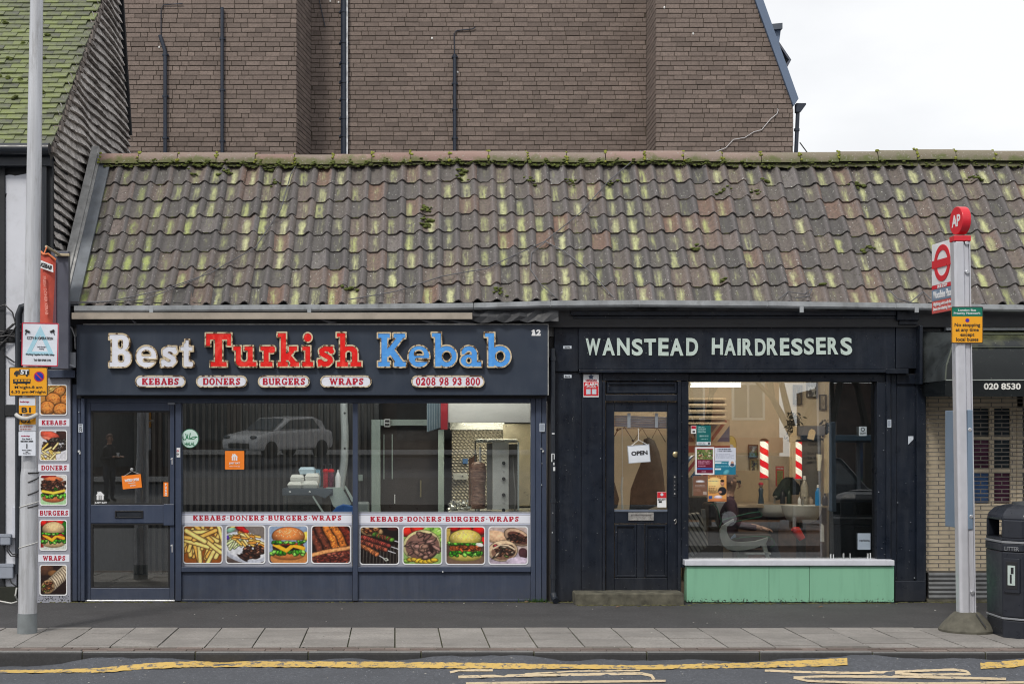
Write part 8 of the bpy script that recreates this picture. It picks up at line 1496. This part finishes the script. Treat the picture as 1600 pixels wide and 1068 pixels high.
q = MB(); prof = [(.255, -.02), (.262, .02), (.235, .055), (.15, .14), (.12, .165), (.10, .17)]; q.lathe([(r * .92, z_) for r, z_ in prof], cx + .0, YB_, 22); q.build('concrete_foot', M('mossy concrete foot', (.10, .095, .075), .95, 0, .35, 12, .5, 50), bs, smooth=30)
q = MB(); q.tube([(cx + .04, YB_ - .12, .163), (cx + .085, YB_ - .225, .06)], .006, 5); q.build('foot_joint', INK, bs)
fa = math.atan2(-.448, .04); fo = Vector((BX(430) - .066, YB_ - .0, 0))
def flag(name, m, u0, u1, z0, z1, o0, o1, bev=0, shape=None):     # u runs along the flag from its outer edge (0) to the post (.45); o is proud of its face
    q = MB()
    if shape: q.prism(shape, o0, o1)
    else: q.box(u0, u1, o0, o1, z0, z1)
    ca, sa = math.cos(fa), math.sin(fa); q.v = [(fo.x + (v[0] - .45) * ca - v[1] * sa, fo.y + (v[0] - .45) * sa + v[1] * ca, v[2]) for v in q.v]; return q.build(name, m, bs, bev)
D0 = CAM_D + YB_ + .2; fz_ = lambda py: CAM_H + (HY - py) / (FPX / D0)
FW = .45; zt_, z1_, z2_, zb_ = fz_(377), fz_(442.5), fz_(462), fz_(487)
flag('flag_panel', SW_, 0, FW, z1_ + .0, zt_, 0, .02, .003); flag('flag_panel', TR, 0, FW, fz_(448.5), z1_ - .001, 0, .02); flag('flag_panel', TB, 0, FW, fz_(467), fz_(449), 0, .02); flag('flag_panel', TRB, 0, FW, zb_, fz_(467.6), 0, .02, .003)
rc = (FW * .5, (fz_(383) + fz_(437)) / 2); RR = .165
q = MB(); q.ring(circ(*rc, RR, n=36), circ(*rc, RR * .70, n=36), -.006, -.0005)
ca, sa = math.cos(fa), math.sin(fa); TF = lambda v: (fo.x + (v[0] - .45) * ca - v[1] * sa, fo.y + (v[0] - .45) * sa + v[1] * ca, v[2])
q.v = [TF(v) for v in q.v]; q.build('roundel', TR, bs); flag('roundel_bar', TR, rc[0] - .205, rc[0] + .205, rc[1] - .036, rc[1] + .036, -.0085, -.0065)
def ftext(body, m, u, z, w, h, bold=.02, y=-.0008, line=1.0):
    o = text(body, m, None, u, y, z, w, h, bold, .002, line=line); n = len(o.data.vertices); co = np.empty(n * 3); o.data.vertices.foreach_get('co', co); co = np.array([TF(v) for v in co.reshape(-1, 3)]); o.data.vertices.foreach_set('co', co.ravel()); o.parent = bs; o.matrix_parent_inverse = Matrix.Translation(-abs_loc(bs))
ftext('BUS STOP', WHITE, FW * .5, fz_(445.6), .2, .03, .03); ftext('Woodbine Place', WHITE, FW * .5, fz_(458), .38, .07, .03); ftext('Alighting point only for\nbuses terminating here', WHITE, FW * .5, fz_(477), .38, .085, .02)
dc = Vector((BX(345), YB_, Z(345, YB_))); q = MB(); q.prism(circ(0, 0, .124, n=40), -.04, .04); fa2 = fa + R(2); ca2, sa2 = math.cos(fa2), math.sin(fa2); DT = lambda v: (dc.x + v[0] * ca2 - v[1] * sa2, dc.y + v[0] * sa2 + v[1] * ca2, dc.z + v[2]); q.v = [DT(v) for v in q.v]; dk = q.build('stop_disc', TR, bs, bev=.005)
o = text('AP', WHITE, None, -.0, -.0402, 0, .155, .105, .03, .002); n = len(o.data.vertices); co = np.empty(n * 3); o.data.vertices.foreach_get('co', co); o.data.vertices.foreach_set('co', np.array([DT(v) for v in co.reshape(-1, 3)]).ravel()); o.parent = dk
tc_ = Vector((BX(730), YB_ + .06, 0)); zq0, zq1 = Z(826, YB_), Z(640, YB_); q = MB(); q.box(-.34, .12, 0, .05, zq0, zq1); fa3 = fa; q.v = [(tc_.x + v[0] * math.cos(fa3) - v[1] * math.sin(fa3), tc_.y + v[0] * math.sin(fa3) + v[1] * math.cos(fa3), v[2]) for v in q.v]; t = tag(q.build('timetable_case', M('slate blue case', (.16, .22, .30), .4, 0, .05), bev=.006), 'slate blue timetable case clamped behind the bus stop post', 'timetable case')
yn = YB_ - .075; ns = flat(1486.5, 1536, 479, 536, yn, SGY, 'restriction_sign', 'amber and green no stopping sign on the bus stop post', 'sign', .012, .006); flat(1487.3, 1535.2, 479.8, 494, yn - .0012, M('sign green', (.0, .16, .10), .4), 'green_header', rad=.006, th=.001, par=ns)
MB().ring(rrect(X(1486.5, yn), Z(536, yn), X(1536, yn), Z(479, yn), .012), rrect(X(1487.6, yn), Z(534.9, yn), X(1534.9, yn), Z(480.1, yn), .009), yn - .0035, yn - .0014).build('border', INK, ns)
text('London Bus\nPriority Network', WHITE, ns, X(1511, yn), yn - .0014, Z(487.3, yn), .235, .052, .01); text('No stopping\nat any time\nexcept\nlocal buses', INK, ns, X(1511.5, yn), yn - .0002, Z(518.5, yn), X(1531.5, yn) - X(1491.5, yn), .158, .012)
MB().prism(circ(X(1511.5, yn), Z(500.3, yn), .019, n=18), yn - .001, yn).build('roundel', M('sign red', (.50, .03, .06), .4), ns); MB().prism(circ(X(1511.5, yn), Z(500.3, yn), .0145, n=18), yn - .002, yn - .0012).build('roundel_field', M('sign blue', (.02, .03, .35), .4), ns)
# ================================================================== LITTER BIN
YBN = -2.45; BXC = X(1540, -2.27) + .315; lb = thing('litter_bin', 'large black plastic litter bin with white label at the right edge of the pavement', 'litter bin', (BXC, YBN, 0)); BINM = M('blue-black moulded plastic', (.016, .019, .028), .34, 0, .15, 5, .05, 90)
def oct_(w, ch=.20): return [(BXC + a_ * w, YBN + b_ * w) for a_, b_ in ((-1, -1 + ch * 2), (-1 + ch * 2, -1), (1 - ch * 2, -1), (1, -1 + ch * 2), (1, 1 - ch * 2), (1 - ch * 2, 1), (-1 + ch * 2, 1), (-1, 1 - ch * 2))]
def octs(prof, name, m, bev=.012, ch=.2):
    q = MB(); r = [q.add([(p[0], p[1], z_) for p in oct_(w, ch)]) for w, z_ in prof]; q.face(tuple(r[0] + i for i in reversed(range(8)))); q.face(tuple(r[-1] + i for i in range(8)))
    for a_, c_ in zip(r, r[1:]):
        for i in range(8): j = (i + 1) % 8; q.face((a_ + i, a_ + j, c_ + j, c_ + i))
    return q.build(name, m, lb, bev)
zf = lambda py: Z(py, -2.72); W0 = .315
octs([(W0 * .955, -.01), (W0 * .96, zf(969))], 'base', BINM); octs([(W0 * .985, zf(968.5)), (W0 * .985, zf(965.5))], 'band', M('grey band', (.22, .23, .25), .4), .003); octs([(W0 * .962, zf(965)), (W0 * .99, zf(862))], 'body', BINM); octs([(W0 * 1.0, zf(861.5)), (W0 * 1.0, zf(849.5))], 'shoulder', BINM, .006); octs([(W0 * 1.005, zf(849)), (W0 * 1.005, zf(845.5))], 'band', M('grey band', (.22, .23, .25), .4), .003)
octs([(W0 * .98, zf(845)), (W0 * .985, zf(841))], 'hood_sill', BINM, .004); octs([(W0 * .6, zf(841)), (W0 * .6, zf(815))], 'liner', M('dark liner', (.01, .01, .012), .6), .0)
for sx in (-1, 1):
    for sy in (-1, 1):
        q = MB(); x0, y0 = BXC + sx * W0 * .60, YBN + sy * W0 * .60; q.prism_z([(x0 + sx * .0 - .0, y0), (BXC + sx * W0 * .97, YBN + sy * W0 * .5), (BXC + sx * W0 * .97, YBN + sy * W0 * .60), (BXC + sx * W0 * .60, YBN + sy * W0 * .97), (BXC + sx * W0 * .50, YBN + sy * W0 * .97)] if sx * sy > 0 else [(x0, y0), (BXC + sx * W0 * .50, YBN + sy * W0 * .97), (BXC + sx * W0 * .60, YBN + sy * W0 * .97), (BXC + sx * W0 * .97, YBN + sy * W0 * .60), (BXC + sx * W0 * .97, YBN + sy * W0 * .5)], zf(841), zf(812)); q.build('hood_post', BINM, lb, bev=.01)
octs([(W0 * .985, zf(814)), (W0 * .97, zf(806)), (W0 * .80, zf(795)), (W0 * .55, zf(790))], 'hood', BINM, .02, .22); q = MB(); q.lathe([(.145, zf(791)), (.14, zf(786.5)), (.05, zf(784.5)), (.012, zf(784))], BXC, YBN, 22); q.build('hood_cap', M('worn grey-black plastic', (.05, .055, .06), .4), lb, smooth=30)
yf_ = YBN - W0 * .985
for k in range(22):
    x0 = BXC - .17 + k * .0165; q = MB(); q.box(x0, x0 + .008, yf_ - .001, yf_ + .02, zf(960), zf(870)); q.build('rib', BINM, lb)
# labels on the chamfered front-left face
P0, P1 = Vector((BXC - W0, YBN - W0 * .6)), Vector((BXC - W0 * .6, YBN - W0)); dv = (P1 - P0); dv /= dv.length; nv = Vector((-dv.y, dv.x)) * -1; ml = (P0 + P1) / 2
if nv.y > 0: nv = -nv
def cham(name, m, u0, u1, z0, z1, o0, o1, bev=0):
    q = MB(); q.box(u0, u1, -o1, -o0, z0, z1); q.v = [(ml.x + dv.x * v[0] - nv.x * v[1], ml.y + dv.y * v[0] - nv.y * v[1], v[2]) for v in q.v]; return q.build(name, m, lb, bev)
cham('label_frame', BINM, -.068, .068, zf(926), zf(872), -.01, .010, .005); cham('label_recess', BLACK, -.05, .05, zf(920), zf(877), .0095, .013, .003); lbp = cham('label', M('pale bin label', (.42, .50, .48), .4), -.032, .032, zf(914), zf(883), .0135, .016); cham('label_mark', BLACK, -.012, .004, zf(911), zf(897), .0162, .0175); cham('label_mark', BLACK, -.004, .02, zf(896), zf(886), .0162, .0175)
o = text('LITTER', M('grey moulded letters', (.20, .21, .23), .4), None, 0, -.004, zf(857), .125, .034, .01, .004); n = len(o.data.vertices); co = np.empty(n * 3); o.data.vertices.foreach_get('co', co); o.data.vertices.foreach_set('co', np.array([(ml.x + dv.x * v[0] - nv.x * v[1], ml.y + dv.y * v[0] - nv.y * v[1], v[2]) for v in co.reshape(-1, 3)]).ravel()); o.parent = lb; o.matrix_parent_inverse = Matrix.Translation(-abs_loc(lb))
q = MB(); q.ring([(BXC - .12, zf(860)), (BXC + .12, zf(860)), (BXC + .12, zf(851)), (BXC - .12, zf(851))], [(BXC - .115, zf(859)), (BXC + .115, zf(859)), (BXC + .115, zf(852)), (BXC - .115, zf(852))], yf_ - .006, yf_ + .004); q.build('name_panel', M('grey moulded letters', (.20, .21, .23), .4), lb)
# ================================================================== SMALL THINGS ON THE GROUND
LEAF = M('dead leaf', (.14, .085, .05), .8, 0, .4, 40)
for px, py, lab in ((728, 935, 'small dead brown leaf by the kebab shop riser'), (822, 941, 'dead brown leaf near the rainwater pipe foot'), (965, 949, 'pale dead leaf on the tarmac below the barber step'), (1282, 949, 'pale dry leaf on the tarmac under the mint panels')):
    D_ = FPX * CAM_H / (py - HY); y_ = D_ - CAM_D; x_ = X(px, y_); b = MB(); n0 = b.add([(x_ - .03, y_, .006), (x_ - .01, y_ - .02, .012), (x_ + .03, y_, .018), (x_ + .005, y_ + .02, .006), (x_, y_, .022)]); [b.face((n0 + i, n0 + (i + 1) % 4, n0 + 4)) for i in range(4)]; tag(b.build('dead_leaf', LEAF), lab, 'leaf')
b = MB()
for _ in range(110): x_, y_ = random.uniform(-4.5, 7), random.choice((random.uniform(-3.3, 0), random.uniform(-4.4, -3.5))); z_ = .003 if y_ > KY else road_z(x_, y_) + .003; b.ball((x_, y_, z_), (random.uniform(.004, .012), .006, .003), 5, 4, 0, .3)
b.build('litter_specks', M('pale grit', (.36, .35, .33), .8, 0, .5, 50), kind='stuff')
b = MB()
for _ in range(900):
    x_ = random.uniform(-4.4, 7); k = random.random(); y_ = -.01 - abs(random.gauss(0, .03)); 
    if -3.55 < x_ < 1.1 and k < .6: continue
    b.ball((x_, y_ - (.3 if 1.37 < x_ < 2.55 else (.13 if 2.55 < x_ < 4.7 else .03)), .002), (random.uniform(.01, .03), .012, random.uniform(.003, .009)), 6, 4, 0, .4)
b.build('wall_foot_moss', M('dull wall-foot moss', (.075, .072, .03), .95, 0, .5, 20), kind='stuff')
b = MB()
for _ in range(60): x_ = X(random.gauss(838, 9)); d = random.uniform(-.03, .03); b.tube([(x_, -.03, 0), (x_ + d, -.06, random.uniform(.02, .05))], [.004, .001], 4)
b.build('weeds', M('small weeds', (.06, .14, .03), .8), kind='stuff')
# ================================================================== ACROSS THE ROAD (behind the camera, met only in the window reflections)
ob = thing('flats_opposite', 'brick flats across the road mirrored in the barber window', 'building', (9, -33, 0)); OB = M('orange-brown brick', (.55, .31, .19), .9, 0, .25, 3, .4, 30); OW = M('white window frame', (.8, .8, .78), .5); OG = M('dark pane', (.10, .12, .14), .1)
box_part('wall', OB, ob, 5.2, 11.3, -40, -33, 0, 8.2, 0); MB().prism_x([(-40, 8.2), (-33, 8.2), (-36.5, 10.4)], 5.2, 11.3).build('roof', M('dark roof', (.06, .05, .045), .9), ob)
for x in (5.8, 7.7, 9.7):
    for z in (3.4, 6.1): w = box_part('window', OW, ob, x, x + 1.1, -32.97, -32.9, z, z + 1.25, 0); box_part('pane', OG, w, x + .08, x + .5, -32.895, -32.88, z + .08, z + 1.17, 0); box_part('pane', OG, w, x + .58, x + 1.02, -32.895, -32.88, z + .08, z + 1.17, 0)
box_part('shop_band', M('orange fascia', (.50, .17, .07), .6), ob, 5.2, 11.3, -32.9, -32.5, 2.3, 2.8, 0)
od = thing('dark_shops_opposite', 'dark brick shop row across the road mirrored in the kebab window', 'building', (-8, -46, 0)); box_part('wall', M('sooty brick', (.06, .045, .04), .9, 0, .4, 3), od, -36, 5.1, -50, -46, 0, 13, 0)
for k in range(9): box_part('shopfront', M('dim shop window', (.03, .035, .04), .2, 0, .4, 1), od, -25 + k * 3.3, -22.3 + k * 3.3, -45.98, -45.9, .4, 2.6, 0)
for k, (x, h) in enumerate(((10.1, 9), (11.3, 10), (12.6, 9.5), (7.9, 8.5))):
    t = thing('bare_tree', f"bare winter tree across the road, {('just right of the flats', 'in the middle of the row', 'last of the row', 'in front of the flats')[k]}", 'tree', (x, -26 - k * .7, 0)); tr = MB(); br = MB(); rr = random.Random(k + 4)
    def grow(p, d, L_, r, depth, b_):
        q = p + d * L_; b_.tube([p, q], [r, r * .7], 5)
        if depth:
            for _ in range(3): nd = (d + Vector((rr.uniform(-.8, .8), rr.uniform(-.8, .8), rr.uniform(-.15, .5)))).normalized(); grow(q, nd, L_ * rr.uniform(.55, .8), r * .6, depth - 1, br)
    grow(Vector((x, -26 - k * .7, 0)), Vector((0, 0, 1)), h * .28, .2, 5, tr); BARK = M('dark bark', (.05, .045, .04), .9); tr.build('trunk', BARK, t); br.build('crown', BARK, t, kind='stuff')
# parked white car
cw = thing('parked_car', 'white hatchback parked across the road, mirrored in the left kebab window', 'car', (-3.4, -24, 0)); CW = M('white car paint', (.72, .73, .75), .2); y0, y1 = -24.9, -23.1; side = [(-1.95, .3), (2.0, .3), (2.05, .62), (1.9, .85), (.95, 1.0), (-1.6, 1.05), (-1.98, .95), (-2.02, .5)]; cab_ = [(-1.75, 1.0), (1.0, 1.0), (.25, 1.45), (-1.0, 1.5), (-1.5, 1.35)]
MB().prism([(x - 3.4, z) for x, z in side], y0, y1).build('body', CW, cw, bev=.1); MB().prism([(x - 3.4, z) for x, z in cab_], y0 + .12, y1 - .12).build('cabin', CW, cw, bev=.06); MB().prism([(x - 3.4, z) for x, z in ((-1.35, 1.06), (.72, 1.06), (.2, 1.38), (-.95, 1.42))], y1 - .15, y1 - .115).build('side_window', OG, cw)
for x in (-4.75, -2.1): b = MB(); b.tube([(x, y1 - .2, .32), (x, y1 + .01, .32)], .32, 18); w = b.build('wheel', BLACK, cw); b = MB(); b.tube([(x, y1 + .011, .32), (x, y1 + .02, .32)], .2, 14); b.build('rim', ALU, w)
for z in (.72,): b = MB(); b.ball((-1.5, y1 - .1, z), (.1, .08, .08), 8, 6); b.build('headlight', ALU, cw)
# blue hoarding and shelter seen behind the dark partition
t = thing('mural_hoarding', 'blue painted hoarding across the road mirrored in the right of the barber window', 'hoarding', (16, -30, 0)); c = Cv(60, 20, (.03, .16, .34))
for k in range(26): c.ell(random.random(), random.random(), random.uniform(.02, .07), random.uniform(.05, .2), random.choice(((.05, .3, .5), (.4, .12, .2), (.1, .4, .2), (.5, .5, .6), (.02, .08, .2))), random.uniform(-1, 1), .2)
tag(MB().box(14.6, 40, -44, -38, 0, 5.0).build('terrace_opposite', M('sooty brick', (.06, .045, .04), .9)), 'dark low terrace behind the trees across the road', 'building'); c.build('painting', PRINT, t, 13, 22, .2, 2.6, -29.95); box_part('board', BLACK, t, 13, 22, -30.1, -30, 0, 2.62, 0)
o = bpy.data.objects['painting']; o.data.flip_normals()
bsr = thing('bus_shelter', 'dark blue bus shelter roof across the road mirrored in the barber window', 'bus shelter', (13, -22, 0)); box_part('roof', M('shelter blue', (.03, .07, .11), .4), bsr, 9.2, 14.4, -23, -21.6, 2.35, 2.5, .02)
for x in (9.3, 11.0, 12.7, 14.3): box_part('post', M('shelter grey', (.12, .14, .17), .4), bsr, x - .04, x + .04, -22.9, -22.82, 0, 2.35, 0)
# two people over there
BLC = M('black clothes', (.018, .018, .022), .8, 0, .3, 8)
def stander(lab, base, f, hair, hk, armbend):
    s = Vector((0, 0, 1)).cross(Vector(f)); J = [(0, 0, .95, (.16, .12)), (0, 0, 1.15, (.15, .11)), (0, 0, 1.36, (.17, .12)), (0, 0, 1.46, (.09, .08)), (f[0] * .01, f[1] * .01, 1.53, .055), (f[0] * .02, f[1] * .02, 1.58, (.065, .065)), (f[0] * .03, f[1] * .03, 1.65, (.08, .09)), (f[0] * .02, f[1] * .02, 1.735, (.065, .065))]; E = [(i, i + 1) for i in range(7)]
    for sg_ in (-1, 1):
        v = s * sg_; el = Vector((v.x * .25 - f[0] * .04, v.y * .25 - f[1] * .04, 1.12)); wr = Vector((v.x * .13 + f[0] * .27, v.y * .13 + f[1] * .27, 1.16 + armbend)); i = len(J); J += [(v.x * .18, v.y * .18, 1.39, .065), (*el, .05), (*wr, .034)]; E += [(2, i), (i, i + 1), (i + 1, i + 2)]; hand(J, E, i + 2, wr, (f[0] - v.x * .3, f[1] - v.y * .3, .1), (0, 0, 1), -sg_)
        i = len(J); J += [(v.x * .1, v.y * .1, .88, .105), (v.x * .11 + f[0] * .02, v.y * .11 + f[1] * .02, .5, .07), (v.x * .11, v.y * .11, .1, .05), (v.x * .12 + f[0] * .14, v.y * .12 + f[1] * .14, .05, (.045, .035))]; E += [(0, i), (i, i + 1), (i + 1, i + 2), (i + 2, i + 3)]
    bz = base[2]
    def pick(c, k): z = c.z - bz; return 0 if z > 1.5 or (z > 1.05 and Vector((c.x - base[0], c.y - base[1])).dot(Vector(f[:2])) > .27) else (1 if z > .92 else (3 if z < .1 else 2))
    return person(lab, base, J, E, [SKIN, BLC, M('dark jeans', (.03, .035, .05), .8), SHOE], pick, 6, f, hair, hk)
stander('bald man in a black jacket holding a cup, mirrored in the kebab door', (-8.6, -22.2, 0), (.85, .52, 0), M('cropped hair', (.16, .10, .08), .7), 'short', .02)
t = thing('paper_cup', 'white paper cup held by the man in the black jacket', 'cup', (-8.35, -21.95, 1.2)); b = MB(); b.lathe([(.03, 1.17), (.042, 1.29)], -8.32, -21.98, 12); b.build('cup', WHITE, t, smooth=40)
stander('dark-haired woman in black looking at a phone, mirrored in the right of the barber window', (12.3, -21.2, 0), (-.15, .99, 0), HAIRD, 'long', .03)

MB().prism([(x - 3.4, z) for x, z in ((-1.35, 1.06), (.72, 1.06), (.2, 1.38), (-.95, 1.42))], y0 + .085, y0 + .118).build('side_window', OG, cw); b = MB(); n0 = b.add([(-2.35, y0 + .2, 1.03), (-2.35, y1 - .2, 1.03), (-3.05, y1 - .3, 1.44), (-3.05, y0 + .3, 1.44)]); b.face((n0, n0 + 1, n0 + 2, n0 + 3)); b.build('windscreen', OG, cw)
MB().box(-1.40, -1.33, y0 + .4, y1 - .4, .38, .56).build('grille', BLACK, cw); MB().box(-1.36, -1.31, y0 + .65, y1 - .65, .58, .68).build('number_plate', WHITE, cw)
for x in (-4.75, -2.1): b = MB(); b.tube([(x, y0 + .2, .32), (x, y0 - .01, .32)], .32, 18); w = b.build('wheel', BLACK, cw)
for y_ in (y0 + .22, y1 - .22): b = MB(); b.ball((-1.43, y_, .78), (.1, .16, .07), 8, 6); b.build('headlight', OG, cw)
cw.location = (-6.0, -38, 0); cw.rotation_euler = (0, 0, R(128))

vn = thing('reflection_van', 'dark blue van added across the road to darken the low barber window reflection', 'van', (9.2, -24, 0)); VB = M('dark blue van paint', (.012, .018, .03), .3)  # van added to darken the lower reflection in the barber glass
MB().prism([(6.6, .3), (11.7, .3), (11.8, .95), (11.3, 1.15), (10.6, 1.95), (6.7, 2.05), (6.5, 1.9)], -24.9, -23.0).build('body', VB, vn, bev=.08); MB().prism([(10.1, 1.25), (11.05, 1.25), (10.55, 1.8), (10.1, 1.8)], -22.998, -22.98).build('side_window', OG, vn)
for x in (7.6, 10.8): b = MB(); b.tube([(x, -23.2, .34), (x, -22.97, .34)], .34, 18); w = b.build('wheel', BLACK, vn); b = MB(); b.tube([(x, -22.969, .34), (x, -22.96, .34)], .2, 14); b.build('rim', ALU, w)
# phrases that repeats share
for pre, ph_ in (('foam_box', 'foam boxes piled on the kebab counter'), ('sauce_jar', 'sauce jars on the kebab counter'), ('roof_wire', 'loose wires on the pantile roof'), ('barber_pole', 'lit barber poles'), ('wash_basin', 'basins in the barber shop'), ('poster', 'posters taped inside the barber window'), ('framed_picture', 'framed pictures on the barber wall'), ('coat.', 'coats behind the barber door'), ('bay_plate', 'small parking plates on the lamp post'), ('dead_leaf', 'dead leaves on the tarmac'), ('bare_tree', 'bare trees across the road'), ('bottle', 'bottles and pots by the basins'), ('meter_box', 'grey boxes on the white wall'), ('painted_oval', 'ovals painted on the barber wall'), ('dried_plant', 'dried plants in the barber shop'), ('side_panel', 'brassy panels by the doner grill'), ('menu_vinyl', 'menu stickers along the kebab windows')):
    for o in [q for q in SC.objects if 'category' in q and (q.name + '.').startswith(pre)]: o['group'] = ph_
